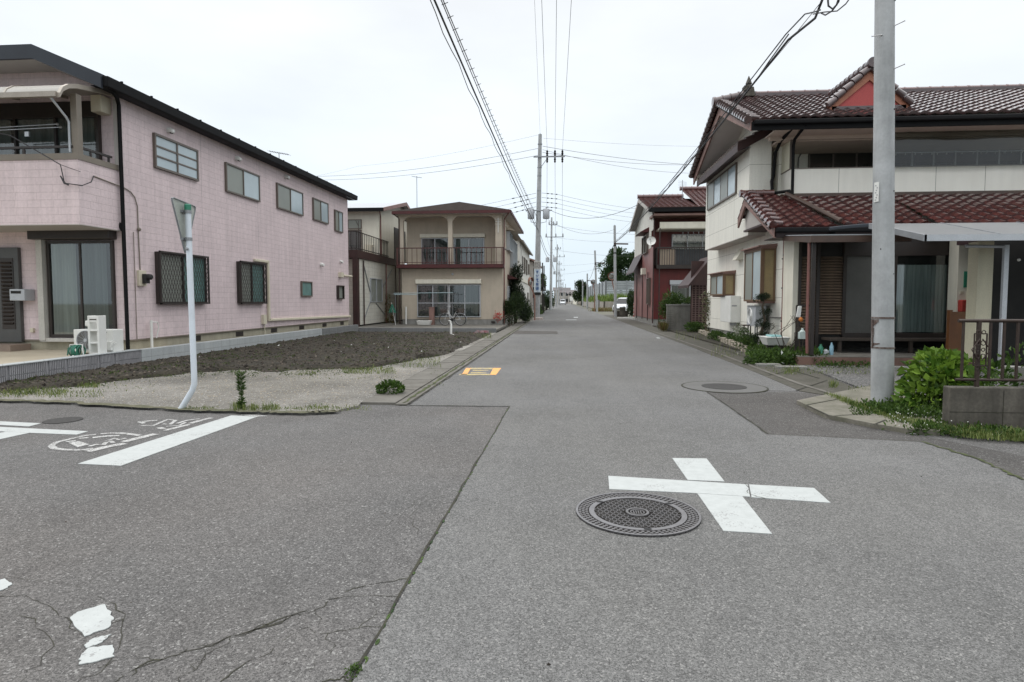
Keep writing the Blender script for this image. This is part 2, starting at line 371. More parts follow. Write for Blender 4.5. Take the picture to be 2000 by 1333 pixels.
CAST_D = M('cast_iron_pit', (.016, .016, .016), (.032, .029, .026), 14, 1, .3, 80, spec=0)
RUBBER = M('rubber', (.015, .015, .015), (.02, .02, .02), 5, .7, 0)
CABLE = M('cable', (.03, .03, .033), (.04, .04, .042), 5, .6, 0)
WIREM = M('wire', (.10, .105, .11), (.12, .12, .12), 5, .5, 0)
ORANGE = M('orange_paint', (.27, .12, .08), (.19, .09, .06), 5, .6, 0)
LBLUE = M('pale_blue_pole', (.35, .45, .48), (.3, .4, .42), 5, .4, 0)
BLUE = M('blue_sign', (.04, .14, .42), (.035, .11, .35), 5, .5, 0)
WOODO = M('orange_wood', (.22, .09, .03), (.15, .06, .022), 2, .5, .1)
BARK = M('bark', (.09, .07, .05), (.05, .04, .03), 8, .95, .8, 25)
STONE = M('edging_stone', (.40, .35, .28), (.27, .24, .19), 6, .9, .5, 30)
TIER = M('grey_panel', (.33, .35, .36), (.28, .30, .31), .8, .6, 0, streak=.06)
FARW = M('far_wall', (.45, .42, .38), (.38, .35, .32), .4, .8, 0)
FARR = M('far_roof', (.16, .14, .14), (.12, .11, .11), .4, .8, 0)
FARB = M('far_blue_wall', (.42, .52, .58), (.40, .50, .56), .4, .8, 0)
CURT = cloth('curtain', (.30, .29, .25), (.19, .185, .165), 9)
CURTG = cloth('curtain_grey', (.22, .235, .23), (.13, .142, .14), 9)
CURTW = cloth('curtain_white', (.45, .45, .42), (.30, .30, .28), 9)
CURTD = cloth('curtain_dark', (.13, .135, .13), (.06, .064, .062), 9)
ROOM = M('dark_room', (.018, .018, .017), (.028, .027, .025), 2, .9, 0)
GLASS = glassmat('window_glass', refl=.10)
GLASSC = glassmat('clear_vinyl', (.62, .66, .64), .02, .10)
POLYC = M('polycarbonate', (.42, .40, .37), (.36, .34, .30), 1.5, .25, 0, amp=.02)
FROST = M('frosted_glass', (.37, .43, .41), (.33, .38, .365), 1.1, .18, 0, amp=.02, spec=.7)
FROSTG = M('frosted_glass_screened', (.25, .265, .235), (.22, .235, .21), 1.1, .35, 0, amp=.02)
FROSTB = M('frosted_glass_bluish', (.42, .50, .53), (.36, .43, .46), 1.1, .15, 0, amp=.02, spec=.7)
TEALG = M('teal_frosted', (.14, .26, .24), (.11, .20, .19), 4, .25, 0)
MIRROR = M('convex_mirror', (.35, .36, .36), (.3, .3, .28), 3, .12, 0, metal=.9)
CARW = M('white_car_paint', (.58, .60, .62), (.56, .58, .60), 2, .18, 0, amp=.01)
CARG = M('car_glass', (.02, .024, .026), (.03, .03, .03), 2, .06, 0)
LEAF_S = leafmat('soil_weed', [(.03, .05, .012), (.06, .09, .02), (.09, .13, .03)])
LEAF_HY = leafmat('hydrangea_leaf', [(.035, .09, .010), (.07, .16, .016), (.15, .27, .03), (.10, .19, .02), (.19, .30, .04)])
LEAF_W = leafmat('weed_leaf', [(.025, .055, .01), (.055, .11, .018), (.095, .165, .028), (.08, .14, .025)])
LEAF_D = leafmat('dark_leaf', [(.010, .024, .009), (.022, .045, .014), (.045, .075, .02)], trans=.12)
LEAF_M = leafmat('mid_leaf', [(.02, .05, .012), (.045, .095, .02), (.085, .14, .03)])
LEAF_C = leafmat('conifer_leaf', [(.008, .018, .010), (.018, .035, .015), (.035, .055, .022)], trans=.08)
LEAF_T = leafmat('tree_leaf', [(.028, .058, .018), (.06, .11, .032), (.11, .17, .055), (.05, .09, .03)], trans=.2)
GRASSB = leafmat('bank_grass', [(.12, .19, .04), (.20, .28, .06), (.28, .34, .09), (.16, .22, .05)])
GRASS = leafmat('grass_blade', [(.05, .10, .015), (.10, .19, .025), (.17, .26, .05), (.22, .24, .08)])
CLOD = leafmat('clod', [(.012, .009, .007), (.021, .016, .011), (.032, .024, .016), (.022, .027, .011), (.046, .036, .025), (.12, .10, .08)], .95, 0)
DRYW = leafmat('dry_weed', [(.16, .09, .04), (.26, .18, .08), (.12, .14, .04)])
def tilemat(name, c, c2, rough=.22):
    m, nt, b, pos, out = newmat(name)
    v = N(nt, 'ShaderNodeTexVoronoi'); v.inputs['Scale'].default_value = 3.6; nt.links.new(pos, v.inputs[0])
    s_ = N(nt, 'ShaderNodeSeparateXYZ'); nt.links.new(v.outputs['Color'], s_.inputs[0])
    col = mixc(nt, s_.outputs[0], c, c2); col = scalec(nt, col, mrange(nt, noise(nt, pos, 20, 4), .3, .7, .75, 1.25))
    nt.links.new(col, b.inputs['Base Color']); b.inputs['Roughness'].default_value = rough; b.inputs['Specular IOR Level'].default_value = .8; b.inputs['Coat Weight'].default_value = .6; b.inputs['Coat Roughness'].default_value = .12; b.inputs['Coat IOR'].default_value = 1.55
    return m
TILE = tilemat('glazed_tile', (.052, .015, .013), (.082, .022, .019), .24)
TILED = tilemat('glazed_tile_dark', (.040, .018, .017), (.060, .025, .023), .30)
TILER = tilemat('glazed_tile_red', (.11, .034, .028), (.075, .026, .023), .35)

# ------------------------------------------------------------------ reusable pieces
def curtain(F, a0, a1, b, c0, c1, mat, parent, n=None, name='curtain', amp=.012):
    mb = MB(); n = n or max(6, int(abs(a1-a0)*28)); ph = random.random()*9
    pts = []
    for i in range(n+1):
        a = a0+(a1-a0)*i/n; pts.append((a, b+amp*math.sin(i*1.9+ph)+amp*.5*math.sin(i*.7)))
    for i in range(n):
        p, q = pts[i], pts[i+1]; mb.quad([F(p[0], p[1], c0), F(q[0], q[1], c0), F(q[0], q[1], c1), F(p[0], p[1], c1)])
    return mb.build(name, mat, parent)
def window(root, F, a0, a1, c0, c1, cols=2, rows=1, frame=None, pane=None, pane2=None, back=None, fw=.045, depth=.07, rail=None, sill=False, name='window', grille=False, backmat=None, curt2=None):
    frame = frame or BRONZE; pane = pane or GLASS
    mb = MB()
    mb.fb(F, a0, a1, -.01, depth, c0, c0+fw); mb.fb(F, a0, a1, -.01, depth, c1-fw, c1)
    mb.fb(F, a0, a0+fw, -.01, depth-.003, c0+fw, c1-fw); mb.fb(F, a1-fw, a1, -.01, depth-.003, c0+fw, c1-fw)
    w = (a1-a0-2*fw)/cols
    for i in range(1, cols):
        a = a0+fw+w*i; mb.fb(F, a-.022, a+.022, .01, depth-.012, c0+fw, c1-fw)
    for j in range(1, rows):
        c = c0+fw+(c1-c0-2*fw)*j/rows; mb.fb(F, a0+fw, a1-fw, .01, depth-.016, c-.02, c+.02)
    if rail: mb.fb(F, a0+fw, a1-fw, .01, depth-.014, rail-.02, rail+.02)
    if sill: mb.fb(F, a0-.04, a1+.04, -.01, depth+.05, c0-.045, c0)
    f = mb.build(name, frame, root)
    p = MB()
    for i in range(cols):
        a = a0+fw+w*i; p.mi = i % 2 if pane2 else 0; b = .042 if i % 2 else .034
        p.quad([F(a, b, c0+fw), F(a+w, b, c0+fw), F(a+w, b, c1-fw), F(a, b, c1-fw)])
    p.build('pane', [pane, pane2] if pane2 else pane, f)
    if pane is GLASS:
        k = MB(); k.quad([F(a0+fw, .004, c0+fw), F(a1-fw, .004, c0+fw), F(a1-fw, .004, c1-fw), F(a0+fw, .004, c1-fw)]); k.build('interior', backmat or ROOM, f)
        if back: 
            for i in range(cols):
                a = a0+fw+w*i
                m_ = (curt2 if (curt2 and i % 2) else back)
                curtain(F, a+.01, a+w*random.uniform(.8, .97), .016, c0+fw, c1-fw, m_, f, amp=.007)
    if grille:
        g = MB(); b = depth+.05; st = .105; wd = a1-a0; ht = c1-c0
        for s_ in (1, -1):
            k = -ht/2.2
            while k < wd:
                t0 = max(0, -k/(ht/2.2)); t1 = min(1, (wd-k)/(ht/2.2))
                if t1 > t0:
                    z0 = t0*ht; z1 = t1*ht; x0 = k+t0*ht/2.2; x1 = k+t1*ht/2.2
                    if s_ < 0: x0, x1 = wd-x0, wd-x1
                    g.bar(F(a0+x0, b+.003*s_, c0+z0), F(a0+x1, b+.003*s_, c0+z1), .011, .006, up=F.n)
                k += st
        for (x0, x1, z0, z1) in ((a0-.02, a0+.02, c0-.02, c1+.02), (a1-.02, a1+.02, c0-.02, c1+.02), (a0-.02, a1+.02, c0-.02, c0+.02), (a0-.02, a1+.02, c1-.02, c1+.02)):
            g.fb(F, x0, x1, b-.02, b+.015, z0, z1)
        g.build('window_guard', BRONZE if frame is not DBRONZE else DBRONZE, f)
    return f
def shutter_box(root, F, a0, a1, c0, c1, d, mat, name='shutter_box'):
    return MB().fb(F, a0, a1, -.01, d, c0, c1).build(name, mat, root, bevel=.012)
def tile_roof(name, root, RL, RR, EL, ER, mat, cw=.27, rh=.24, amp=.035, lip=.03, over=.0):
    """pantiles on the patch ridge-left, ridge-right, eave-left, eave-right"""
    RL, RR, EL, ER = map(V, (RL, RR, EL, ER)); mb = MB()
    n = (ER-EL).cross(RL-EL).normalized()
    if n.z < 0: n = -n
    nc = max(1, round((ER-EL).length/cw)); nr = max(1, round((EL-RL).length/rh)); K = 7
    prof = [0, .55, .92, 1, .72, .28, .06]
    lines = []
    for r in range(nr):
        v0, v1 = r/nr, (r+1)/nr; lines.append((v0, 0.0)); lines.append((v1, lip))
    lines.append((1.0, -.035))
    cols = nc*K+1
    jit = [[random.uniform(-.004, .004) for _ in range(nc+1)] for _ in range(nr+1)]
    for li, (v, h) in enumerate(lines):
        A = RL.lerp(EL, v); B = RR.lerp(ER, v)
        for i in range(cols):
            p = A.lerp(B, i/(cols-1)); hh = h + (amp*prof[i % K] if li < len(lines)-1 else amp*prof[i % K]*.9) + jit[min(li//2, nr)][i//K]
            mb.v.append(p+n*hh)
    for l in range(len(lines)-1):
        for i in range(cols-1):
            a = l*cols+i; mb.f.append((a, a+cols, a+cols+1, a+1)); mb.m.append(0)
    o = mb.build(name, mat, root, smooth=True)
    o.modifiers[0].split_angle = R(38)
    return o
def ridge(name, root, a, b, r, mat, step=.3, end=0, flat=1.0):
    a = V(a); b = V(b); L = (b-a).length; n = max(1, int(L/step)); pts = []; rr = []
    for i in range(n):
        for t, q in ((0, 1.14), (.12, 1.14), (.13, 1.0), (.98, .96)):
            pts.append(a.lerp(b, min(1, (i+t)/n))); rr.append(r*q)
    mb = MB(); mb.tube(pts, rr, 10)
    return mb.build(name, mat, root, smooth=True)
def leaf(mb, p, d, L, Wd, fold=.3):
    d = d.normalized(); s_ = d.cross(V((random.uniform(-1, 1), random.uniform(-1, 1), random.uniform(-.4, 1))))
    if s_.length < 1e-3: s_ = V((1, 0, 0))
    s_.normalize(); nn = s_.cross(d)
    a = p; t = p+d*L-nn*L*.15; m = p+d*L*.5
    l = m+s_*Wd/2+nn*Wd*fold; r = m-s_*Wd/2+nn*Wd*fold
    n = len(mb.v); mb.v += [a, l, t, r]; mb.f += [(n, n+1, n+2), (n, n+2, n+3)]; mb.m += [mb.mi]*2
def clump(mb, c, rad, n, L, Wd, inner=.45, up=.3, drop=0):
    c = V(c); rad = V(rad) if hasattr(rad, '__len__') else V((rad,)*3)
    for _ in range(n):
        while True:
            d = V((random.gauss(0, 1), random.gauss(0, 1), random.gauss(0, 1)))
            if d.length > .01: break
        d.normalize(); r = inner+(1-inner)*random.random()**.6
        p = c+V((d.x*rad.x, d.y*rad.y, d.z*rad.z))*r
        dd = (d+V((random.uniform(-.7, .7), random.uniform(-.7, .7), random.uniform(-.5, .7)+up-drop)))
        k = random.uniform(.65, 1.25); leaf(mb, p, dd, L*k, Wd*k)
def bushy(mb, c, rad, n, L, Wd, lobes=7, up=.3):
    c = V(c); rad = V(rad)
    for i in range(lobes):
        d = V((random.uniform(-1, 1), random.uniform(-1, 1), random.uniform(-.6, 1)))*.55
        clump(mb, c+V((d.x*rad.x, d.y*rad.y, d.z*rad.z)), rad*random.uniform(.45, .65), n//lobes, L, Wd, .35, up)
def blades(mb, x, y, z, h, n=1, spread=.02, w=.006):
    for _ in range(n):
        px, py = x+random.gauss(0, spread), y+random.gauss(0, spread); a = random.uniform(0, 6.28); l = random.uniform(.15, .6)*h
        hh = h*random.uniform(.5, 1.2); ww = w*random.uniform(.7, 1.4)
        b = V((px, py, z)); s_ = V((math.cos(a+1.57), math.sin(a+1.57), 0))*ww; t = V((math.cos(a)*l, math.sin(a)*l, hh)); mid = b+V((math.cos(a)*l*.35, math.sin(a)*l*.35, hh*.6))
        k = len(mb.v); mb.v += [b-s_, b+s_, mid+s_*.7, mid-s_*.7, b+t]; mb.f += [(k, k+1, k+2, k+3), (k+3, k+2, k+4)]; mb.m += [mb.mi]*2
def ribbon(mb, pts, w, z, jit=0.0):
    pts = [V((p[0], p[1], z)) for p in pts]; L = []
    for i, p in enumerate(pts):
        t = (pts[min(i+1, len(pts)-1)]-pts[max(i-1, 0)]); t.z = 0; t.normalize(); s_ = V((-t.y, t.x, 0))
        ww = w/2*(1+random.uniform(-jit, jit)); L.append((p-s_*ww, p+s_*ww))
    for a, b in zip(L, L[1:]): mb.face([a[0], b[0], b[1], a[1]])
def jag(pts, amp, n=6):
    out = []
    for a, b in zip(pts, pts[1:]):
        a = V(a); b = V(b); d = (b-a); s_ = V((-d.y, d.x, 0)).normalized() if d.length else V((0, 0, 0))
        k = max(2, int(d.length/.09)) if n is None else n
        for i in range(k): out.append(a.lerp(b, i/k)+s_*random.gauss(0, amp)*(0 if i == 0 else 1))
    out.append(V(pts[-1])); return out
def sheet(pts, z, thick=.02):
    mb = MB(); p = [V((q[0], q[1], z-thick)) for q in pts]
    ar = sum(p[i].x*p[(i+1) % len(p)].y-p[(i+1) % len(p)].x*p[i].y for i in range(len(p)))
    if ar < 0: p = p[::-1]
    mb.prism(p, (0, 0, thick)); return mb
def wire(a, b, sag, r=.008, n=18, mb=None, k=5):
    a = V(a); b = V(b); m = mb or MB()
    m.tube([a.lerp(b, i/n)-V((0, 0, sag*4*(i/n)*(1-i/n))) for i in range(n+1)], r, k); return m

# ================================================================== GROUND, ROADS
g_ = MB(); g_.quad([(-1500, -200, -.06), (1500, -200, -.06), (1500, 2500, -.06), (-1500, 2500, -.06)]); structure('ground', g_, GROUND)
# crossing street: older, browner asphalt
structure('road', sheet([(-45, -8), (45, -8), (45, 8.4), (5.5, 8.4), (5.5, 62), (4.0, 62), (-2.9, 62), (-2.9, 8.6), (-12, 9.2), (-45, 10)], 0.0, .05), ROAD_OLD)
seamA, seamB = G(690, 1333), G(995, 795); sd_ = (seamB-seamA); seam0 = seamA-sd_*.9
struct_pts = [seam0, seamB, G(800, 792.5), V((-2.12, 30, 0)), V((-2.3, 60, 0)), V((-2.3, 420, 0)), V((3.6, 420, 0)), V((4.0, 60, 0)), V((4.0, 20, 0)), G(1480, 730), G(1562, 765), G(1400, 762), G(1380, 766), G(1425, 796), G(1500, 850), G(1650, 857), G(1800, 865), G(1905, 897), G(2000, 940), G(2300, 1060), V((6.0, -4, 0)), V((seam0.x, -4, 0))]
main_road = structure('main_road', sheet(struct_pts, .006, .05), ROAD)
dp = MB(); dp.prism([(p.x, p.y, -.04) for p in [G(1380, 766), G(1560, 767), G(1648, 776), G(1556, 790), G(1612, 819), G(1775, 849), G(1830, 858), G(2040, 900), G(2400, 940), G(2400, 1090), G(2000, 940), G(1905, 897), G(1800, 865), G(1650, 857), G(1500, 850), G(1425, 796)]][::-1], (0, 0, .043))
structure('road_patch', dp, ROAD_DARK)
structure('road_patch', sheet([G(1008, 647), G(1088, 647.5), G(1090, 653), G(1003, 653)], .010, .004), ROAD_DARK)
# gutters
gl = MB(); y = 8.15
while y < 62:
    x0 = -2.78-(y-8)*.002; gl.box(x0, -2.30, y, y+.588, -.05, .035+random.uniform(-.004, .004)); y += .6
gl.box(-2.285, -2.13, 8.1, 62, -.05, .022); structure('gutter', gl, [GUT])
ge = MB()
rr_ = random.Random(5)
gr = MB(); yb = 9.3; rpts = [G(1562, 765), G(1480, 730), V((4.0, 20, 0)), V((4.0, 60, 0)), V((5.2, 60, 0)), V((5.1, 24, 0)), V((5.0, 17, 0)), G(1520, 707), G(1600, 730), G(1690, 768), G(1700, 772), G(1660, 778), G(1640, 777)]
structure('gutter', sheet(rpts, .012, .05), GUT2)
gk = MB(); ribbon(gk, [G(1640, 776), G(1562, 752), G(1490, 725), (4.22, 17), (4.18, 30)], .07, .02, .4); structure('gutter_edge', gk, GUT)
for (pts, w_) in (([G(1600, 741), G(1530, 720), G(1460, 700), (4.75, 20)], .03), ([G(1555, 765), G(1615, 745)], .03), ([G(1500, 735), G(1560, 722)], .025)):
    m_ = MB(); ribbon(m_, pts, w_, .019); structure('gutter_joint', m_, CRACK)
# corner apron of old concrete slabs
ap = [G(1556, 790), G(1612, 818), G(1700, 836), G(1772, 848), G(1835, 852), G(1850, 800), G(1760, 775), G(1700, 760), G(1640, 772)]
structure('pavement', sheet([V((p.x, p.y, 0)) for p in ap], .055, .08), KERB)
m_ = MB()
ribbon(m_, [G(1575, 791, .06), G(1622, 813, .06), G(1772, 841, .06)], .02, .060); ribbon(m_, [G(1575, 791, .06), G(1650, 777, .06)], .02, .060); ribbon(m_, [G(1622, 813, .06), G(1690, 808, .06)], .015, .060); ribbon(m_, [G(1700, 832, .06), G(1730, 820, .06)], .02, .060)
structure('pavement_joint', m_, CRACK)
# vacant lot
lb = [G(-330, 786), G(0, 786), G(120, 789), G(350, 804), G(500, 808), G(600, 811), G(655, 807), G(700, 797), V((-2.79, 8.15, 0)), V((-2.85, 26.4, 0)), V((-9.2, 26.4, 0)), V((-9.4, 9, 0)), V((-14, 9.0, 0))]
structure('gravel_lot', sheet([V((p.x, p.y, 0)) for p in lb], .03, .08), LOTG)
m_ = MB(); e_ = [G(-330, 786), G(0, 786), G(120, 789), G(350, 804), G(500, 808), G(600, 811), G(655, 807)]
ribbon(m_, jag(e_, .02, 14), .13, .034, .4); structure('lot_edge', m_, M('mossy_edge', (.12, .11, .07), (.07, .075, .04), 6, .95, .5, 40, amp=.3))
ya = [(-14, 8.45), (-9.4, 8.45), (-8.6, 8.55), (-8.0, 8.9), (-7.75, 10.0), (-7.2, 11.0), (-6.3, 11.45), (-5.2, 11.7), (-4.1, 11.8), (-3.6, 13.5), (-3.1, 15.2), (-2.8, 16)]
def yb_(x):
    for (a, b), (c, d) in zip(ya, ya[1:]):
        if a <= x <= c: return b+(d-b)*(x-a)/(c-a)
    return 99
sm = MB(); NX, NY = 96, 190
def sh(x, y):
    d = y-yb_(x)+mnoise.noise(V((x*1.3, y*1.3, 0)))*.45+mnoise.noise(V((x*4, y*4, 3)))*.15
    k = max(0, min(1, (d+.1)/.55)); k = k*k*(3-2*k)
    e = max(0, min(1, (-2.85-x)/.35))*max(.15, min(1, (26.6-y)/1.6))
    r = mnoise.noise(V((x*2.2, y*2.2, 1)))*.05+mnoise.noise(V((x*7, y*7, 5)))*.03+mnoise.noise(V((x*17, y*17, 9)))*.018
    return -.03+k*e*(.135+r)
for j in range(NY+1):
    for i in range(NX+1):
        x = -9.35+6.5*i/NX; yy = 8.5+17.9*j/NY; sm.v.append(V((x, yy, sh(x, yy))))
for j in range(NY):
    for i in range(NX):
        a = j*(NX+1)+i; sm.f.append((a, a+1, a+NX+2, a+NX+1)); sm.m.append(0)
structure('soil', sm, SOIL, smooth=False)
cl = MB()
for _ in range(15000):
    x = random.uniform(-9.2, -2.95); yy = 8.6+(26.2-8.6)*random.random()**1.35; z = sh(x, yy)
    if z < .028: continue
    z = max(z, .03); r = random.choice((.010, .014, .018, .022, .028, .038))*random.uniform(.7, 1.2)
    P = [V((x, yy, z))+V(q)*r*random.uniform(.6, 1.3) for q in ((1, 0, 0), (0, 1, 0), (-1, 0, 0), (0, -1, 0), (0, 0, .8), (0, 0, -.6))]
    n = len(cl.v); cl.v += P
    for q in ((0, 1, 4), (1, 2, 4), (2, 3, 4), (3, 0, 4), (1, 0, 5), (2, 1, 5), (3, 2, 5), (0, 3, 5)): cl.f.append(tuple(n+i for i in q)); cl.m.append(0)
cl.build('soil_clods', CLOD, kind='stuff')
st = MB()
for _ in range(1500):
    x = random.uniform(-9, -2.9); yy = random.uniform(7.6, 12.2)
    if yy > yb_(x)+.9 or (x > -5 and yy < 7.9): continue
    if x < -5 and yy < 8.2-.16*(x+8.5): continue
    r = random.uniform(.006, .018); P = [V((x, yy, .034))+V(q)*r*random.uniform(.6, 1.3) for q in ((1, 0, 0), (0, 1, 0), (-1, 0, 0), (0, -1, 0), (0, 0, .8), (0, 0, -.3))]
    n = len(st.v); st.v += P
    for q in ((0, 1, 4), (1, 2, 4), (2, 3, 4), (3, 0, 4)): st.f.append(tuple(n+i for i in q)); st.m.append(0)
st.build('gravel_stones', STONE, kind='stuff')
# yard on the right
structure('gravel_yard', sheet([G(1690, 765), G(1600, 729), G(1522, 706), V((4.95, 17.5, 0)), V((6, 17.5, 0)), V((22, 17.5, 0)), V((22, 6.9, 0)), V((4.4, 6.95, 0)), G(1800, 830), G(1740, 790)], .028, .06), YARDG)
structure('garden_soil', sheet([V((4.98, 17.4, 0)), V((5.9, 16.4, 0)), V((14, 18, 0)), V((14, 34, 0)), V((5.0, 34, 0))], .06, .09), SOIL)
structure('concrete_porch', MB().box(-20, -9.34, 5.6, 14.2, 0, .33), M('porch_concrete', (.42, .37, .28), (.36, .31, .23), 1.5, .85, .2))
structure('concrete_yard', MB().box(-16, -9.15, 26.6, 42, 0, .13), GUT)
structure('concrete_yard', MB().box(-9.15, -3.0, 26.72, 33.2, 0, .11), GUT)

# seams and cracks
def crack(pts, w, amp=.015, z=None, mat=CRACK, n=None, name='crack'):
    if z is None: z = .0085 if max(p.x-(seam0.x+(p.y-seam0.y)*(seamB.x-seam0.x)/(seamB.y-seam0.y)) for p in pts) > .15 else .0025
    w = w*.58 if name == 'crack' else w; mb = MB(); q = jag(pts, amp, n if name != 'crack' else max(3, int(sum((V(p)-V(r)).length for p, r in zip(pts, pts[1:]))/len(pts)/.06)))
    if name == 'crack':
        q = jag(q, w*.45, 3); ww = [w*(.35+.9*abs(mnoise.noise(V((p.x*5, p.y*5, w*100))))*2) for p in q]
        for i in range(len(q)-1):
            if ww[i] < w*.5 and random.random() < .45: continue
            d_ = q[i+1]-q[i]; d_.z = 0
            if d_.length < 1e-6: continue
            s_ = V((-d_.y, d_.x, 0)).normalized(); e1, e2 = s_*ww[i]/2, s_*ww[i+1]/2
            mb.face([V((p.x, p.y, z)) for p in (q[i]-e1, q[i+1]-e2, q[i+1]+e2, q[i]+e1)])
        return structure(name, mb, mat)
    ribbon(mb, q, w, z, .5); return structure(name, mb, mat)
crack([seam0, G(800, 1130), seamB], .014, .004, .0085, CRACK, 26, 'seam')
mo = MB()
for _ in range(90):
    t = random.random()**.8; p = seam0.lerp(seamB, t); mo.blob((p.x+random.gauss(0, .004), p.y, .008), (.006*random.uniform(.5, 1.5), .02*random.uniform(.4, 1.6), .004), 6, 3, .3)
pm = G(686, 1318); 
for _ in range(8): clump(mo, (pm.x+random.gauss(0, .012), pm.y+random.gauss(0, .02), .012), (.015, .02, .010), 12, .014, .008, .2, .4)
structure('moss', mo, LEAF_M)
crack([G(780, 793), seamB], .014, .006, .012, n=12, name='seam'); crack([seamB, G(1200, 796), G(1500, 797)], .006, .012, .012, n=14)
crack([G(800, 1132), G(745, 1138), G(690, 1150), G(640, 1175), G(560, 1205), G(470, 1240), G(380, 1270), G(300, 1290), G(225, 1333), G(150, 1380)], .013, .014)
crack([G(640, 1175), G(600, 1200), G(520, 1225), G(450, 1245), G(400, 1280), G(380, 1310)], .009, .014)
crack([G(745, 1225), G(700, 1228), G(640, 1238), G(600, 1225), G(540, 1262), G(480, 1295), G(430, 1333)], .010, .015)
crack([G(778, 1166), G(700, 1165), G(640, 1172)], .006, .010)
crack([G(700, 1333), G(670, 1322), G(640, 1330), G(600, 1345)], .014, .010)
crack([G(615, 1190), G(622, 1222)], .005, .01); crack([G(720, 1170), G(735, 1200), G(700, 1228)], .004, .01)
crack([G(0, 1165), G(60, 1170), G(110, 1195), G(140, 1215), G(160, 1240), G(240, 1210), G(235, 1260), G(200, 1310), G(150, 1333)], .007, .012)
crack([G(0, 1130), G(90, 1135), G(160, 1150)], .005, .01); crack([G(190, 1165), G(225, 1180), G(240, 1215)], .006, .01)
crack([G(880, 950), G(820, 975), G(790, 1000), G(750, 1040)], .004, .02); crack([G(900, 960), G(840, 975), G(800, 1010), G(815, 1045)], .004, .02)
crack([G(1470, 853), G(1420, 860), G(1370, 856)], .006, .012); crack([G(1455, 946), G(1462, 956), G(1460, 965), G(1478, 973), G(1494, 976)], .012, .006, .0112); crack([G(1420, 885), G(1380, 892), G(1330, 895), G(1530, 888)], .004, .01)
crack([G(1240, 797), G(1320, 806), G(1400, 812), G(1445, 808)], .006, .012); crack([G(1320, 812), G(1450, 815)], .005, .01)
crack([G(1380, 767), G(1425, 797), G(1500, 850)], .018, .004, .013, n=10, name='seam'); crack([G(1500, 850), G(1650, 857), G(1800, 865)], .010, .004, .013, n=10, name='seam')
crack([G(1800, 865), G(1905, 897), G(2000, 940)], .03, .012, .013, MOSS, 14, 'moss_line')
crack([V((-2.2, 8.2, 0)), V((-2.22, 14, 0)), V((-2.24, 30, 0)), V((-2.3, 55, 0))], .05, .012, .026, MOSS, 40, 'moss_line')
crack([V((-2.11, 8.2, 0)), V((-2.1, 14, 0)), V((-2.16, 30, 0))], .018, .006, .024, CRACK, 30, 'seam')

crack([G(470, 1240), G(400, 1262), G(330, 1284), G(240, 1320), G(205, 1340)], .009, .016); crack([G(560, 1205), G(530, 1222), G(480, 1238), G(420, 1262), G(372, 1300), G(350, 1335)], .006, .014)
crack([G(0, 1195), G(70, 1210), G(100, 1250), G(80, 1300), G(40, 1333)], .005, .014); crack([G(640, 1238), G(655, 1262), G(632, 1290), G(600, 1310)], .005, .012); crack([G(300, 1290), G(240, 1285), G(190, 1305)], .005, .012)
crack([G(860, 985), G(800, 990), G(760, 1015)], .003, .014); crack([G(250, 1100), G(200, 1120), G(160, 1150), G(120, 1160)], .003, .014)
# road markings
def mark(polys, mat, z=None, name='road_marking', jit=0):
    mb = MB()
    if z is None: z = .0055 if polys[0][0].x < -1.2 and polys[0][0].y < 8 else .0105
    for p in polys:
        q = [V((a.x, a.y, z)) for a in p]
        if jit: q = [V((a.x, a.y, z)) for a in jag(q+[q[0]], jit, 5)[:-1]]
        ar = sum(q[i].x*q[(i+1) % len(q)].y-q[(i+1) % len(q)].x*q[i].y for i in range(len(q)))
        if ar < 0: q = q[::-1]
        mb.prism([a-V((0, 0, .004)) for a in q], (0, 0, .004))
    return structure(name, mb, mat)
mark([[G(1313, 897), G(1380, 898), G(1415, 943), G(1343, 940)], [G(1188, 932), G(1460, 949), G(1465, 973), G(1362, 966), G(1190, 958)],
      [G(1362, 966.5), G(1450, 972.5), G(1508, 1046), G(1413, 1040)], [G(1463, 949), G(1590, 956), G(1622, 985), G(1468, 974)]], WHITEP)
mark([[G(152, 907), G(236, 911), G(502, 815), G(452, 812.5)]], WHITEP)
mark([[G(502, 815), G(522, 813.5), G(505, 812), G(470, 811.5)]], WORNP)
mark([[G(-300, 809), G(0, 824), G(80, 828), G(56, 834), G(0, 831), G(-300, 815)], [G(-120, 829), G(0, 835), G(172, 843.5), G(150, 850), G(57, 846.5), G(12, 844), G(-120, 840)], [G(12, 844.3), G(57, 846.6), G(0, 859), G(-90, 876), G(-120, 868)]], WHITEP)
mark([[G(137, 1210), G(150, 1198), G(205, 1182), G(222, 1208), G(212, 1228), G(165, 1245)], [G(165, 1262), G(185, 1248), G(218, 1241), G(200, 1256), G(170, 1268)], [G(158, 1283), G(172, 1268), G(220, 1262), G(224, 1284), G(180, 1296), G(154, 1300)], [G(-40, 1140), G(10, 1132), G(24, 1143), G(5, 1154), G(-30, 1158)]], WHITEP, jit=.004)
wm = MB()
def rb(pts, w): ribbon(wm, [G(*p) for p in pts], w, .0045)
rb([(182, 877), (160, 880), (143, 880), (120, 879), (106, 877)], .06); rb([(106, 877), (100, 872), (110, 865), (143, 857), (165, 852), (188, 849.5)], .06); rb([(196, 848.5), (215, 847), (236, 847), (255, 849), (273, 852)], .06)
rb([(170, 883), (208, 874), (245, 867)], .10); rb([(242, 864), (275, 855.5), (305, 848.5)], .10)
rb([(181, 856), (205, 853), (233, 852)], .07); rb([(155, 857), (173, 856)], .06); rb([(128, 864), (148, 862)], .06)
rb([(174, 873), (188, 869), (202, 870), (208, 864)], .05); rb([(206, 863), (224, 857), (232, 860), (247, 857)], .045); rb([(212, 861), (222, 866)], .04)
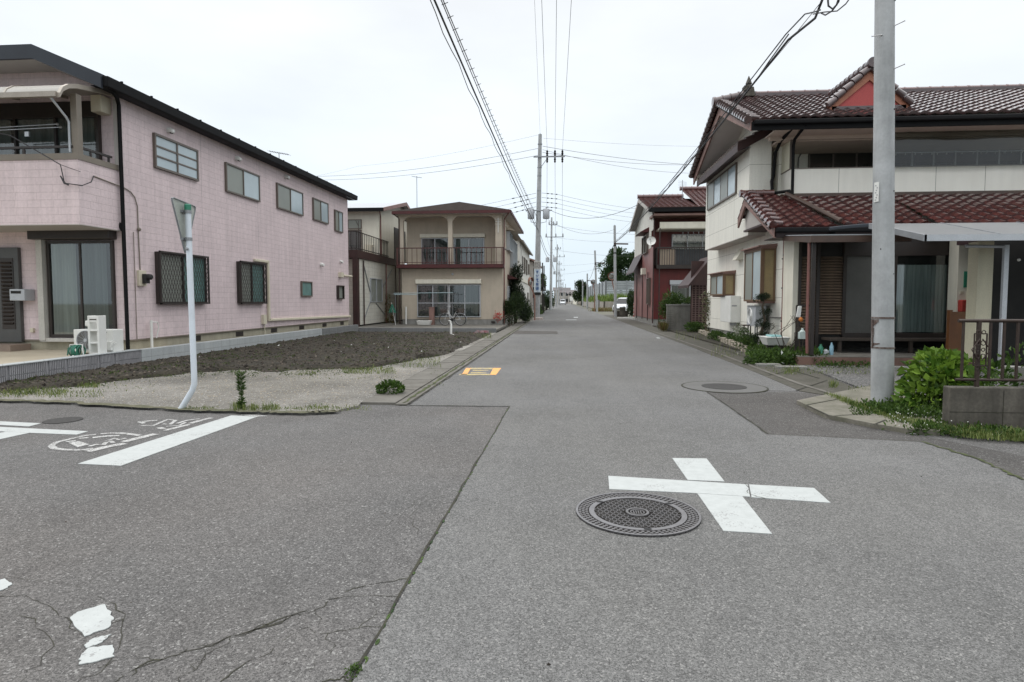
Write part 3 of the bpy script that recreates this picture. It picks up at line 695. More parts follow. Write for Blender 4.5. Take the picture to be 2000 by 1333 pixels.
rb([(269, 825), (307, 822)], .06); rb([(276, 832), (300, 832), (314, 826), (328, 820), (343, 822), (332, 830), (318, 829)], .045); rb([(311, 836), (320, 839)], .06)
rb([(321, 842), (345, 836), (370, 830)], .07); rb([(372, 828), (392, 822), (413, 817)], .07); rb([(346, 828), (365, 822), (390, 819)], .04); rb([(325, 834), (350, 832), (362, 826)], .04); rb([(282, 828), (272, 825)], .05)
structure('road_marking', wm, WORNP)
mark([[G(134, 866), G(155, 863), G(175, 869), G(152, 874.5)]], WORNP)
mark([[G(900, 733), G(904, 730), G(910, 720), G(920, 720), G(912, 733)], [G(963, 720), G(979, 720), G(969, 733.3), G(957, 733.3)]], ORANGEP)
mark([[G(920, 719.7), G(963, 719.7), G(961, 722.4), G(919, 722.4)], [G(895, 734), G(957, 733.8), G(957, 731.6), G(898, 731.8)], [G(924, 724.2), G(954, 724.2), G(953, 725.6), G(922, 725.6)], [G(920, 728.6), G(950, 728.6), G(949, 730.2), G(919, 730.2)]], YELP)
mark([[G(1121, 619.7), G(1129, 619.7), G(1129, 621.2), G(1120, 621.2)], [G(1105, 625), G(1126, 625), G(1126, 625.8), G(1105, 625.8)]], WHITEP)
mark([[G(1282, 660), G(1288, 660.5), G(1290, 662), G(1283, 661.5)], [G(1770, 846), G(1790, 847), G(1789, 850), G(1778, 849)]], WHITEP)

# manhole covers
def manhole(c, r, label):
    t = thing('manhole_cover', label, 'manhole cover', (c.x, c.y, 0))
    fr = MB(); fr.lathe((c.x, c.y, .004), [(r, 0), (r, .007), (r-.01, .009)], 56); fr.build('pit_plate', CAST_D, t)
    rg = MB(); rg.ring((c.x, c.y, 0), r*.975, r, .008, .019, 64)
    for q in range(3):
        rad = r*(.935-.055*q); n = int(2*math.pi*rad/.034)
        for i in range(n):
            a = 2*math.pi*(i+.5*(q % 2))/n; rg.lathe((c.x+rad*math.cos(a), c.y+rad*math.sin(a), 0), [(.0135, .010), (.0115, .0155)], 6)
    rg.build('rim', CAST, t)
    lr_ = MB(); lr_.ring((c.x, c.y, 0), r*.70, r*.785, .009, .0168, 64); lr_.ring((c.x, c.y, 0), r*.965, r, .008, .0195, 64); lr_.build('worn_ring', CASTL, t); ld = MB(); ld.ring((c.x, c.y, 0), r*.15, r*.19, .009, .020, 32); ld.ring((c.x, c.y, 0), r*.10, r*.118, .009, .018, 24)
    for i in range(10): ld.bar((c.x-.07+.0155*i, c.y-.028, .012), (c.x-.07+.0155*i, c.y+.028, .012), .007, .010) if abs(-.07+.0155*i) < .036 else None
    s_ = .0415; k = int(r/s_)+2
    for j in range(-k, k+1):
        for i in range(-k, k+1):
            x = (i+.5*(j % 2))*s_; y = j*s_*.866; d = math.hypot(x, y)
            if d < r*.69 and d > r*.205: ld.ring((c.x+x, c.y+y, 0), .0160, .0207, .009, .0142, 6)
    ld.build('lid', CAST, t)
    for a in (38, 142, 275): MB().blob((c.x+r*.74*math.cos(R(a)), c.y+r*.74*math.sin(R(a)), .0195), (.026, .014, .002), 10, 4).build('lift_hole', RUBBER, t)
    return t
c_ = G(1244, 1005); manhole(V((.515, c_.y, 0)), .415, 'large cast iron manhole cover with raised pattern beside the white cross')
c_ = G(1414, 757)
mh = MB().lathe((c_.x, c_.y, 0), [(.66, .007), (.66, .013)], 56); t = thing('manhole_cover', 'dark worn manhole lid in a round concrete collar by the asphalt patch', 'manhole cover', (c_.x, c_.y, 0))
mh.build('collar', M('collar_concrete', (.125, .123, .118), (.105, .103, .097), 3, .9, .3), t)
MB().ring((c_.x, c_.y, 0), .66, .69, 0, .0135, 56).build('collar_joint', CRACK, t); MB().lathe((c_.x, c_.y, 0), [(.36, .013), (.36, .018)], 40).build('lid', LID, t)
c_ = G(123, 822); mh = MB().lathe((c_.x, c_.y, 0), [(.2, 0), (.2, .008)], 30); solo('manhole_cover', mh, LID, 'small dark round valve lid in the left side street', 'manhole cover')
c_ = G(938, 728); mh = MB(); mh.quad([G(917, 731.4, .0085), G(954, 731.4, .0085), G(959, 722.6, .0085), G(924, 722.6, .0085)]); solo('valve_cover', mh, CAST, 'small rectangular metal lid framed with orange paint', 'valve cover')

# ================================================================== LOW WALLS
bw = MB(); y0 = -2.0; y1 = G(285, 683, .38).y
bw_t = thing('block_wall', 'low dark grey ribbed block wall at far left beside the porch', 'wall', (-9.2, 8, 0))
bw.box(-9.34, -9.16, 5.6, y1, -.02, .37); bw.build('wall', RIBC, bw_t)
rb_ = MB(); y = 5.62
while y < y1-.02:
    if abs((y-5.6) % .4) > .02: 
        rb_.box(-9.16, -9.135, y, y+.021, .205, .365); rb_.box(-9.16, -9.135, y, y+.021, -.02, .19)
    y += .0375
rb_.build('rib', RIBC, bw_t, kind='stuff')
MB().box(-9.35, -9.12, 5.6, y1, .37, .385).build('coping', BLOCKS, bw_t)
y2 = PX(640, 652, -9.1).y; xx = G(640, 645, .25)
solo('block_wall', MB().box(-9.32, -9.14, y1, 22.4, -.02, .375), BLOCKS, 'low pale grey block wall along the pink house and bare soil', 'wall', bevel=.006)
solo('block_wall', MB().box(-9.32, -9.12, 22.42, 26.45, -.02, .36), BLOCKD, 'short darker grey end of the low block wall before the corner', 'wall', bevel=.006)
a = PY(705, 640, 26.5); b = PY(969, 641, 26.5)
solo('block_wall', MB().box(-9.12, b.x, 26.46, 26.62, -.02, .22), BLOCKD, 'low dark grey wall across the back of the vacant lot', 'wall', bevel=.008)

# ================================================================== PINK HOUSE
PXW = -9.75
ph = thing('pink_house', 'pink block sided two storey house with dark roof on the left', 'house', (PXW, 12.8, .33))
F1 = Fx(PXW); F2 = Fy(12.8)
yb1 = 27.05
wl = MB(); wl.box(-17.4, PXW, 12.8, yb1, .55, 6.12)
wl.prism([(-17.4, 12.8, 6.12), (PXW, 12.8, 6.12), (-11.0, 12.8, 6.58), (-16.0, 12.8, 6.58)][::-1], (0, .3, 0))
wl.box(-17.4, -9.77, 11.62, 11.74, 3.0, 4.30); wl.box(-9.87, -9.77, 11.74, 12.8, 3.0, 4.30)
wl.build('wall', PINK, ph)
MB().box(-17.4, -9.77, 11.62, 12.8, 2.985, 3.0).build('balcony_soffit', SOFF, ph)
MB().box(-17.3, PXW-.03, 12.83, yb1-.03, .2, .55).build('foundation', FOUND, ph)
MB().box(-17.4, PXW+.02, 12.78, yb1, .53, .56).build('drip_edge', TAUPE, ph)
m_ = MB()
for y in (15.2, 17.4, 19.6, 21.8, 24.0, 26.0): MB().box(PXW-.04, PXW-.022, y, y+.42, .36, .5).build('foundation_vent', DBRONZE, ph)
# roof: eave on the street side, clipped gable to the camera
ex = -9.48; er = 12.0; ez = 6.0; rz = 7.75; rx = -13.4; yc = 11.95
P0 = V((ex, yc, 6.02)); P1 = V((-10.98, yc, 6.66)); P1b = V((-15.9, yc, 6.66)); P0b = V((-17.6, yc, 6.02)); RF = V((rx, yc+2.9, 7.25))
E1 = V((ex, 27.3, 6.18)); RB = V((rx, 27.35, 7.45)); E0b = V((-17.6, 27.35, 6.1))
rf = MB()
T = V((0, 0, .09))
for f in ([P0, E1, RB, RF], [P0, RF, P1], [P1, RF, P1b], [P1b, RF, P0b], [P0b, RF, RB, E0b]):
    rf.face([p+T for p in f])
rf.build('roof', ROOFD, ph)
fa = MB()
def fband(a, b, h, t=.06):
    a, b = V(a), V(b); fa.hexa([a+V((0, 0, -h)), b+V((0, 0, -h)), b+V((0, t, -h)), a+V((0, t, -h)), a+V((0, 0, .09)), b+V((0, 0, .09)), b+V((0, t, .09)), a+V((0, t, .09))])
fband(P1, P0, .20); fband(P1b, P1, .20); fband(P0b, P1b, .20)
fa.build('bargeboard', FASCIA, ph)
sf = MB(); sf.quad([P0+V((0, .06, -.14)), V((ex, 12.8, 5.88)), V((-11.12, 12.8, 6.50)), P1+V((0, .06, -.14))]); sf.quad([P1+V((0, .06, -.14)), V((-11.12, 12.8, 6.50)), V((-15.7, 12.8, 6.50)), P1b+V((0, .06, -.14))])
sf.mi = 1; sf.quad([V((ex, 12.0, 5.90)), V((ex, 27.3, 6.02)), V((PXW-.02, 27.3, 6.02)), V((PXW-.02, 12.0, 5.90))]); sf.build('soffit', [SOFF, ROOFD], ph)
gt = MB(); gt.hexa([V((ex-.03, 12.0, 5.86)), V((ex+.10, 12.0, 5.86)), V((ex+.10, 27.35, 6.03)), V((ex-.03, 27.35, 6.03)), V((ex-.03, 12.0, 6.08)), V((ex+.12, 12.0, 6.08)), V((ex+.12, 27.35, 6.23)), V((ex-.03, 27.35, 6.23))]); gt.build('gutter', BLACK, ph, bevel=.02)
m_ = MB()
for i in range(16): y = 12.4+i*.94; MB().box(ex+.08, ex+.13, y, y+.03, 6.06+.0078*i, 6.105+.0078*i).build('gutter_bracket', BLACK, ph)
m_ = MB(); m_.tube([(ex+.02, 12.15, 5.9), (-9.56, 12.5, 5.8), (PXW+.06, 12.72, 5.72), (PXW+.06, 12.74, .3)], .042, 10); m_.build('drainpipe', BLACK, ph, smooth=True)
m_ = MB(); m_.tube([(PXW-.16, 12.72, 3.16), (PXW-.05, 12.74, 3.15), (PXW+.04, 12.74, 3.0)], .045, 10); m_.build('drainpipe', BLACK, ph, smooth=True)
# side windows
def sidewin(l, t_, r, b_, **k):
    a0 = PX(l, t_, PXW+.04).y; a1 = PX(r, b_, PXW+.04).y; return window(ph, F1, a0, a1, **k)
a0 = PX(301, 262, PXW+.05).y; a1 = PX(388, 357, PXW+.05).y
w_ = window(ph, F1, a0, a1, 4.62, 5.44, cols=2, rows=3, pane=FROSTB, frame=BRONZE, fw=.05)
for (l, r, z0, z1) in ((443, 508, 4.60, 5.44), (542, 592, 4.60, 5.46), (612, 641, 4.60, 5.46), (654, 669, 4.42, 5.33)):
    window(ph, F1, PX(l, 400, PXW+.05).y, PX(r, 400, PXW+.05).y, z0, z1, cols=2, pane=FROSTG, pane2=FROSTB, frame=BRONZE)
for (l, r, z0, z1) in ((308, 405, 1.37, 2.62), (466, 518, 1.36, 2.62)):
    window(ph, F1, PX(l, 500, PXW+.08).y, PX(r, 500, PXW+.12).y, z0, z1, cols=2, pane=FROSTG, pane2=TEALG, frame=DBRONZE, grille=True, depth=.09)
window(ph, F1, PX(589, 550, PXW+.05).y, PX(609.5, 550, PXW+.05).y, 1.59, 2.17, cols=1, pane=TEALG, frame=BRONZE)
window(ph, F1, PX(659, 556, PXW+.05).y, PX(670, 556, PXW+.05).y, 1.5, 2.1, cols=1, pane=FROSTG, frame=DBRONZE, depth=.12)
def vent(px, py, r=.075):
    p = PX(px, py, PXW); m = MB(); m.tube([(PXW, p.y, p.z), (PXW+.06, p.y, p.z), (PXW+.12, p.y, p.z-.03), (PXW+.13, p.y, p.z-.07)], [r, r, r*.9, r*.55], 12); o = m.build('ventilation_hood', WHITE, ph, smooth=True)
    MB().blob((PXW+.09, p.y, p.z-.065), (.045, .05, .02), 10, 4).build('vent_mouth', ROOM, o)
for q in ((328, 255), (461, 310), (557, 346), (626, 517), (664, 511)): vent(*q, r=.07 if q[0] != 664 else .055)
p = PX(664, 538, PXW); m_ = MB(); m_.box(PXW, PXW+.14, p.y-.2, p.y+.1, p.z-.09, p.z+.12); m_.tube([(PXW+.07, p.y+.1, p.z), (PXW+.07, p.y+1.3, p.z)], .04, 8); m_.build('pipe_box', IVORY, ph)
# cooling pipe trunking
m_ = MB(); pz = PX(497, 513, PXW+.05); q = PX(523, 514, PXW+.05)
m_.bar((PXW+.05, pz.y, 2.72), (PXW+.05, q.y+.0, 2.72), .09, .09); m_.bar((PXW+.05, q.y, 2.765), (PXW+.05, q.y, .78), .09, .09); m_.bar((PXW+.05, q.y-.045, .80), (PXW+.05, 27.0, .72), .09, .09)
m_.build('pipe_trunking', IVORY, ph, bevel=.02)
m_ = MB(); m_.box(PXW, PXW+.09, q.y-.42, q.y-.22, .68, .98); m_.tube([(PXW+.05, q.y-.3, .68), (PXW+.05, q.y-.3, .3)], .015, 6); m_.build('outlet_box', IVORY, ph)
p = PX(294, 642, PXW+.1); m_ = MB(); m_.tube([(PXW+.12, p.y, .3), (PXW+.12, p.y, .98)], .032, 10); m_.tube([(PXW+.12, p.y, .94), (PXW+.12, p.y+.22, .93), (PXW+.12, p.y+.26, .8), (PXW+.1, p.y+.2, .55)], .013, 6); m_.build('water_pipe', WHITE, ph, smooth=True)
# meter, conduit, service cable
p = PX(268, 541, PXW); m_ = MB(); m_.box(PXW, PXW+.07, p.y-.02, p.y+.22, 1.78, 2.14); m_.build('meter_board', IVORY, ph, bevel=.01)
m_ = MB(); m_.box(PXW+.07, PXW+.17, p.y+.06, p.y+.2, 1.84, 2.06); m_.lathe((PXW+.17, p.y+.13, 1.99), [(.065, 0), (.065, .08), (.04, .10)], 14, 'x'); m_.build('electric_meter', RUBBER, ph, bevel=.01)
m_ = MB(); m_.tube([(PXW+.02, p.y+.08, 2.12), (PXW+.02, p.y+.06, 3.05)], .012, 6); m_.blob((PXW+.04, p.y+.06, 3.08), .045, 8, 6)
m_.tube([(PXW+.02, p.y+.06, 3.1), (PXW+.02, p.y+.06, 3.6), (PXW+.02, p.y-.02, 3.8), (PXW+.02, p.y-.15, 3.9), (PXW+.02, 12.85, 3.95), (-9.75, 12.6, 3.98), (-9.755, 12.0, 4.04)], .012, 6)
m_.tube([(PXW+.02, p.y-.1, .5), (PXW+.02, p.y-.1, 3.0)], .008, 6); m_.build('cable_conduit', TAUPE, ph)
m_ = MB(); A0 = PY(-60, 250, 11.0); A1 = PY(118, 322, 11.5); A2 = PY(126, 358, 11.55); A3 = PY(160, 363, 11.6); A4 = PY(178, 356, 11.75)
m_.tube([A0, PY(20, 265, 11.3), A1, A2, A3, A4, (-9.75, 12.0, 4.04)], .011, 6); m_.tube([PY(118, 344, 11.55), PY(126, 358, 11.55), PY(134, 362, 11.57)], [.012, .022, .014], 8); m_.tube([A1, PY(157, 336, 11.6)], .006, 5)
m_.build('service_cable', CABLE, ph)
# balcony
m_ = MB(); m_.box(-17.4, -9.75, 11.60, 11.76, 4.30, 4.42); m_.box(-9.89, -9.75, 11.76, 12.78, 4.30, 4.42); m_.build('balcony_coping', TAUPE, ph)
m_ = MB(); m_.box(-17.4, -9.9, 11.64, 11.69, 4.54, 4.585); m_.box(-9.84, -9.79, 11.8, 12.6, 4.54, 4.585)
for x in (-16.6, -15.2, -13.8, -12.4, -11.0): m_.box(x, x+.05, 11.65, 11.68, 4.42, 4.54)
for y in (12.0, 12.5): m_.box(-9.83, -9.80, y, y+.04, 4.42, 4.54)
m_.build('balcony_rail', DBRONZE, ph)
m_ = MB(); m_.box(-9.93, -9.79, 11.66, 11.80, 4.42, 5.62); m_.build('canopy_post', TAUPE, ph, bevel=.01)
cs = [(12.78, 5.97), (12.3, 5.90), (11.9, 5.82), (11.62, 5.77), (11.42, 5.70), (11.28, 5.60), (11.2, 5.46)]
m_ = MB()
for (ya_, za), (yb2, zb) in zip(cs, cs[1:]): m_.hexa([(-17.4, ya_, za-.012), (-9.80, ya_, za-.012), (-9.80, yb2, zb-.012), (-17.4, yb2, zb-.012), (-17.4, ya_, za), (-9.80, ya_, za), (-9.80, yb2, zb), (-17.4, yb2, zb)])
cn = m_.build('canopy', POLYC, ph, smooth=True)
m_ = MB()
for x in (-9.80, -10.95, -12.1, -13.25, -14.4):
    w = .07 if x == -9.80 else .035
    for (ya_, za), (yb2, zb) in zip(cs, cs[1:]): m_.hexa([(x, ya_, za-.07), (x+w, ya_, za-.07), (x+w, yb2, zb-.07), (x, yb2, zb-.07), (x, ya_, za+.02), (x+w, ya_, za+.02), (x+w, yb2, zb+.02), (x, yb2, zb+.02)])
m_.box(-17.4, -9.8, 11.16, 11.24, 5.40, 5.50); m_.build('canopy_frame', M('aluminium_warm', (.36, .32, .27), (.30, .26, .22), 3, .4, 0, metal=.2), cn)
m_ = MB(); m_.tube([(-9.98, 11.24, 5.42), (-9.96, 11.6, 5.12), (-9.95, 11.64, 5.05), (-9.95, 11.64, 4.45)], .022, 8); m_.build('canopy_downpipe', LGREY, ph, smooth=True)
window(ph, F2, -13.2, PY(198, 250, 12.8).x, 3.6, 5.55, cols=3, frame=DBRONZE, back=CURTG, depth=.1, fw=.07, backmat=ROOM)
m_ = MB(); m_.fb(F2, -13.3, PY(196, 250, 12.8).x, 0, .03, 5.56, 5.84); m_.build('wall_trim', DBRONZE, ph)
p0 = PY(191, 230, 12.5); m_ = MB(); m_.box(-10.17, -9.93, 12.5, 12.8, 5.52, 5.88); m_.build('equipment_box', IVORY, ph, bevel=.012)
MB().bar((PXW-.055, 12.775, 4.42), (PXW-.055, 12.775, 5.85), .10, .05, up=(0, 1, 0)).build('corner_trim', SOFF, ph)
# ground floor front
window(ph, F2, -11.55, -9.97, .62, 2.78, cols=2, frame=DBRONZE, back=CURTW, curt2=CURTG, depth=.07, fw=.06, rail=None)
m_ = MB(); m_.fb(F2, -11.82, -9.90, 0, .26, 2.80, 3.02); m_.build('shutter_box', DBRONZE, ph, bevel=.015)
m_ = MB(); m_.fb(F2, -11.72, -11.58, 0, .16, .55, 2.80); m_.fb(F2, -11.72, -9.95, 0, .14, .52, .60); m_.build('window_trim', M('trim_grey', (.50, .48, .44), (.44, .42, .38), 3, .5, 0), ph)
dr = MB().fb(F2, -13.1, -12.22, 0, .09, .50, 2.64).build('door', M('door_grey', (.075, .075, .072), (.06, .06, .058), 3, .4, 0), ph, bevel=.01)
m_ = MB(); m_.fb(F2, -12.66, -12.34, .085, .10, .80, 2.4)
for i in range(17): m_.hexa([F2(-12.62, .10, .9+i*.085), F2(-12.38, .10, .9+i*.085), F2(-12.38, .13, .93+i*.085), F2(-12.62, .13, .93+i*.085), F2(-12.62, .10, .955+i*.085), F2(-12.38, .10, .955+i*.085), F2(-12.38, .105, .955+i*.085), F2(-12.62, .105, .955+i*.085)])
m_.build('louvre', DBRONZE, dr)
mb_ = MB().fb(F2, -12.28, -11.92, .0, .28, 1.44, 1.70).build('mailbox', LGREY, ph, bevel=.015, label='silver mailbox by the front door')
MB().fb(F2, -12.24, -12.0, .275, .286, 1.60, 1.66).build('letter_slot', ROOM, mb_)
m_ = MB(); m_.fb(F2, -12.04, -11.96, 0, .06, .72, .82); m_.build('outlet_box', IVORY, ph, bevel=.01)
solo('entrance_step', MB().box(-13.6, -12.0, 12.2, 12.72, .33, .47), M('step_tile', (.25, .19, .15), (.2, .15, .12), 3, .7, .1), 'low brownish tiled step below the louvred front door', 'step')
# antenna
p = PY(545, 300, 24.0); an = MB(); an.tube([(p.x, 24, 6.4), (p.x, 24, p.z+.02)], .015, 6); an.bar((p.x-.42, 24, p.z+.10), (p.x+.4, 24, p.z-.06), .02)
for i in range(9): an.bar((p.x-.4+i*.1, 23.8, p.z+.09-i*.018), (p.x-.4+i*.1, 24.2, p.z+.09-i*.018), .008)
an.build('antenna', GREY, ph)

# laundry rods in the balcony
for (l, r, py0, py1, n_) in ((-40, 112, 252, 243, 'upper metal laundry rod behind the pink house balcony rail'), (-40, 118, 257, 249, 'lower metal laundry rod with a clip behind the pink house balcony rail')):
    m_ = MB(); a = PY(l, py0, 12.1); b = PY(r, py1, 12.1); m_.tube([a, b], .012, 6)
    m_.blob(b, .03, 6, 4)
    if py0 == 257: c_ = PY(52, 258, 12.1); m_.box(c_.x-.03, c_.x+.06, 12.08, 12.12, c_.z-.1, c_.z)
    solo('laundry_rod', m_, STEEL, n_, 'laundry rod', 'laundry rods on the pink house balcony')

# air conditioner outdoor unit, rack, hose reel
ac = thing('air_conditioner', 'white outdoor air conditioner unit before the curtained sliding door', 'air conditioner', (-10.5, 12.2, .33))
def acunit(t, x0, x1, y0, y1, z0, z1, F):
    MB().box(x0, x1, y0, y1, z0, z1).build('casing', WHITE, t, bevel=.012)
ya0 = 11.75; p = PY(143, 644, ya0); q = PY(222, 690, ya0)
acunit(ac, p.x, q.x, ya0, ya0+.3, .38, p.z, None)
cx, cz, rr = p.x+.27, (p.z+.38)/2+.01, (p.z-.38)/2-.035
g = MB(); g.torus((cx, ya0-.008, cz), rr, .01, V((0, 1, 0)), 36, 6)
for k in range(1, 8): g.torus((cx, ya0-.012, cz), rr*k/8, .0035, V((0, 1, 0)), 30, 4)
for k in range(12): a = k*math.pi/6; g.bar((cx, ya0-.012, cz), (cx+rr*math.cos(a), ya0-.012, cz+rr*math.sin(a)), .004)
g.lathe((cx, ya0-.02, cz), [(.035, 0), (.035, .012)], 14, 'y'); g.build('grille', LGREY, ac)
f_ = MB(); f_.lathe((cx, ya0-.004, cz), [(rr, 0), (rr, .003)], 32, 'y'); f_.build('fan_opening', CONC_D, ac)
m_ = MB(); m_.box(q.x-.19, q.x-.01, ya0-.06, ya0, .42, .60); m_.tube([(q.x-.04, ya0-.05, .5), (q.x+.08, ya0-.02, .62)], .01, 6); m_.tube([(q.x-.04, ya0-.05, .47), (q.x+.09, ya0-.02, .58)], .01, 6); m_.build('valve_cover', WHITE, ac, bevel=.008)
m_ = MB(); m_.box(q.x-.2, q.x-.13, ya0-.003, ya0, p.z-.07, p.z-.05); m_.build('badge', GREY, ac)
rk = thing('plastic_rack', 'tall white slotted plastic stand in front of the air conditioner', 'stand', (-10.3, 11.4, .33))
yr = 11.35; p = PY(170, 617, yr); q = PY(195, 690, yr); m_ = MB(); x0, x1 = p.x, q.x; zt = p.z
m_.box(x0, x0+.045, yr, yr+.2, .33, zt); m_.box(x1-.045, x1, yr, yr+.2, .33, zt); m_.box(x0+.045, x1-.045, yr, yr+.03, zt-.13, zt-.005)
for z in (.36, .58, .83): m_.box(x0+.045, x1-.045, yr+.002, yr+.19, z, z+.035)
m_.build('frame', WHITE, rk, bevel=.008); MB().box(x0-.10, x0, yr+.05, yr+.18, zt-.22, zt-.1).build('side_tray', WHITE, rk, bevel=.02); MB().tube([(x0-.05, yr+.12, zt-.22), (x0-.03, yr+.12, zt-.4)], .03, 8).build('side_support', LGREY, rk)
MB().box(x0+.05, x1-.05, yr-.002, yr+.001, zt-.09, zt-.065).build('handle_slot', CONC_D, rk)
hr = thing('hose_reel', 'green garden hose on a white reel behind the ribbed wall', 'hose reel', (-10.6, 11.1, .33))
p = G(150, 686, .45); m_ = MB()
for i in range(7): m_.torus((p.x-.08+i*.028, p.y, .45), .10+.008*(i % 3), .013, V((1, .25*math.sin(i), 0)), 18, 6)
m_.tube([(p.x-.2, p.y, .36), (p.x-.22, p.y+.05, .5), (p.x-.12, p.y, .55), (p.x+.1, p.y-.1, .36)], .012, 6); m_.build('hose', GREEND, hr, smooth=True)
m_ = MB(); m_.tube([(p.x-.14, p.y, .33), (p.x-.14, p.y, .57), (p.x+.12, p.y, .58), (p.x+.14, p.y, .33)], .012, 6); m_.tube([(p.x+.02, p.y-.12, .36), (p.x+.12, p.y-.2, .34)], [.018, .026], 8); m_.build('frame', WHITE, hr, smooth=True)

# ================================================================== ROAD SIGN SEEN FROM BEHIND
sg = thing('road_sign', 'white bent pole carrying a triangular stop sign seen from behind', 'road sign', (-5.02, 7.5, 0))
m_ = MB(); b0 = PY(350, 803, 7.5); m_.tube([(b0.x, 7.5, -.02), (-4.83, 7.5, .27), (-4.80, 7.5, .36), (-4.80, 7.5, .5), PY(370, 500, 7.5), PY(367, 410, 7.5)], .037, 14); m_.build('pole', PWHITE, sg, smooth=True)
p = PY(366.5, 402, 7.5); MB().lathe(p-V((0, 0, .04)), [(.041, -.02), (.041, .05), (.03, .058)], 14).build('cap', GREEN, sg, smooth=True)
nrm = V((.97, .22, 0)).normalized(); tt = V((.22, -.97, 0)).normalized()   # tt runs towards the camera-left corner
c0 = p+V((-.07, .02, 0)); tri = [(-.40, .05), (.40, .05), (0, -.63)]
pts = []
for i in range(3):
    A, B, C_ = [V((tri[(i+k) % 3][0], tri[(i+k) % 3][1], 0)) for k in (-1, 0, 1)]
    d1 = (A-B).normalized()*.06; d2 = (C_-B).normalized()*.06
    for t_ in (0, .5, 1): pts.append(B+d1*(1-t_)*(1-t_)+d2*t_*t_+V((0, 0, 0)))
P3 = [c0+tt*q.x+V((0, 0, 1))*q.y for q in pts]
MB().prism(P3, nrm*.004).build('sign_panel', SIGNB, sg); m_ = MB()
for i in range(len(P3)): m_.bar(P3[i]+nrm*.008, P3[(i+1) % len(P3)]+nrm*.008, .009, .02, up=nrm)
m_.build('sign_edge', GREY, sg)
for dz in (-.08, -.43):
    m_ = MB(); m_.lathe(p+V((0, 0, dz)), [(.046, -.02), (.046, .02)], 14); m_.bar(p+V((-.06, .01, dz))-tt*.11, p+V((-.06, .01, dz))+tt*.11, .03, .03); m_.build('bracket', GREY, sg)
for q_ in (.06, -.06): MB().blob(p+V((0, 0, -.56))+tt*q_, .022, 6, 5).build('bolt', GREY, sg)

lt = MB()
for _ in range(260):
    x = random.uniform(-5, 6); y = random.uniform(1.8, 16)
    if x < -2 and y > 7.3: continue
    if x > 2 and y > 6.3: continue
    z = .007 if x > seam0.x+(y-seam0.y)*(seamB.x-seam0.x)/(seamB.y-seam0.y) else .001
    r = random.choice((.003, .004, .005, .007)); q = [V((x, y, z))+V(k)*r*random.uniform(.5, 1.4) for k in ((1, 0, 0), (0, 1.5, 0), (-1, 0, 0), (0, -1.5, 0), (0, 0, .7))]; n = len(lt.v); lt.v += q
    for k in ((0, 1, 4), (1, 2, 4), (2, 3, 4), (3, 0, 4)): lt.f.append(tuple(n+i for i in k)); lt.m.append(0)
lt.build('road_grit', CLOD, kind='stuff')

# ================================================================== BEIGE HOUSE WITH BALCONY (end of the lot)
bh = thing('beige_house', 'beige two storey house with arched balcony and maroon rails', 'house', (-6.2, 33.2, .11))
YB = 33.0; bxl = PY(780, 560, YB).x; bxr = PY(981, 560, YB).x; FB = Fy(YB+.15)
m_ = MB(); m_.box(bxl+.1, bxr, YB+.15, 42.6, .4, 3.25); m_.box(bxl+.1, bxr, YB+1.35, 42.6, 3.25, 6.15)
m_.box(bxl+.1, bxr, YB+.15, YB+1.35, 3.2, 3.35); m_.box(bxr-.12, bxr-.002, YB+.4, YB+1.35, 3.35, 6.15)
m_.build('wall', BEIGE, bh)
MB().box(bxl+.12, bxr-.02, YB+.17, 42.5, .0, .4).build('foundation', CONC, bh)
m_ = MB()
for px, w, side in ((784, .26, 1), (880, .24, 0), (974, .34, -1)):
    x = PY(px, 480, YB+.1).x; m_.box(x-w/2, x+w/2, YB, YB+.2, 3.4, 6.15)
    for s_ in ((1, -1) if side == 0 else (side,)):
        n = 8; arc = [(x+s_*w/2, 5.66)]
        for i in range(n+1):
            a = math.pi/2*i/n; arc.append((x+s_*(w/2+.46*(1-math.cos(a))), 5.66+.41*math.sin(a)))
        arc += [(x+s_*w/2, 6.07)]
        q = [V((ax, YB+.02, az)) for ax, az in arc[1:]]
        m_.prism(q if s_ > 0 else q[::-1], (0, .16, 0))
m_.box(bxl, bxr+.02, YB-.003, YB+.203, 6.07, 6.2)
m_.build('balcony_column', BEIGE, bh)
m_ = MB(); m_.box(bxl-.05, bxr+.12, YB-.35, YB+.15, 3.22, 3.42); m_.build('balcony_fascia', MAROON, bh)
m_ = MB(); m_.box(bxl-.05, bxr+.16, YB-.38, YB-.33, 4.27, 4.32); m_.box(bxl-.05, bxr+.12, YB-.38, YB-.33, 3.5, 3.53)
for i in range(22):
    x = bxl+(bxr-bxl)*i/21; m_.box(x-.012, x+.012, YB-.37, YB-.34, 3.42, 4.28)
for k in (bxl, (bxl+bxr)/2, bxr+.08): m_.box(k-.03, k+.03, YB-.39, YB-.32, 3.4, 4.32)
m_.box(bxr+.08, bxr+.12, YB-.33, YB+1.3, 4.27, 4.32)
m_.build('balcony_rail', M('maroon_rail', (.09, .028, .024), (.06, .02, .02), 5, .5, 0), bh)
FB2 = Fy(YB+1.35)
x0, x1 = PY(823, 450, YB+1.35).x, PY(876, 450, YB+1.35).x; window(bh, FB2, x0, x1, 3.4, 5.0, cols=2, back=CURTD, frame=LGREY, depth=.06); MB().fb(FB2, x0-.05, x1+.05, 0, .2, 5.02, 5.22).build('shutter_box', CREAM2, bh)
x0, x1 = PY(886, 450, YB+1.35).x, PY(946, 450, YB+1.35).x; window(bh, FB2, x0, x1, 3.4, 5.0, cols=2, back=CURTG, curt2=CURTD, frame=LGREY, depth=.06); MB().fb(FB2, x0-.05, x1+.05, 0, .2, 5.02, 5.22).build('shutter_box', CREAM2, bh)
x0, x1, x2 = PY(814, 590, YB).x, PY(876, 590, YB).x, PY(938, 590, YB).x
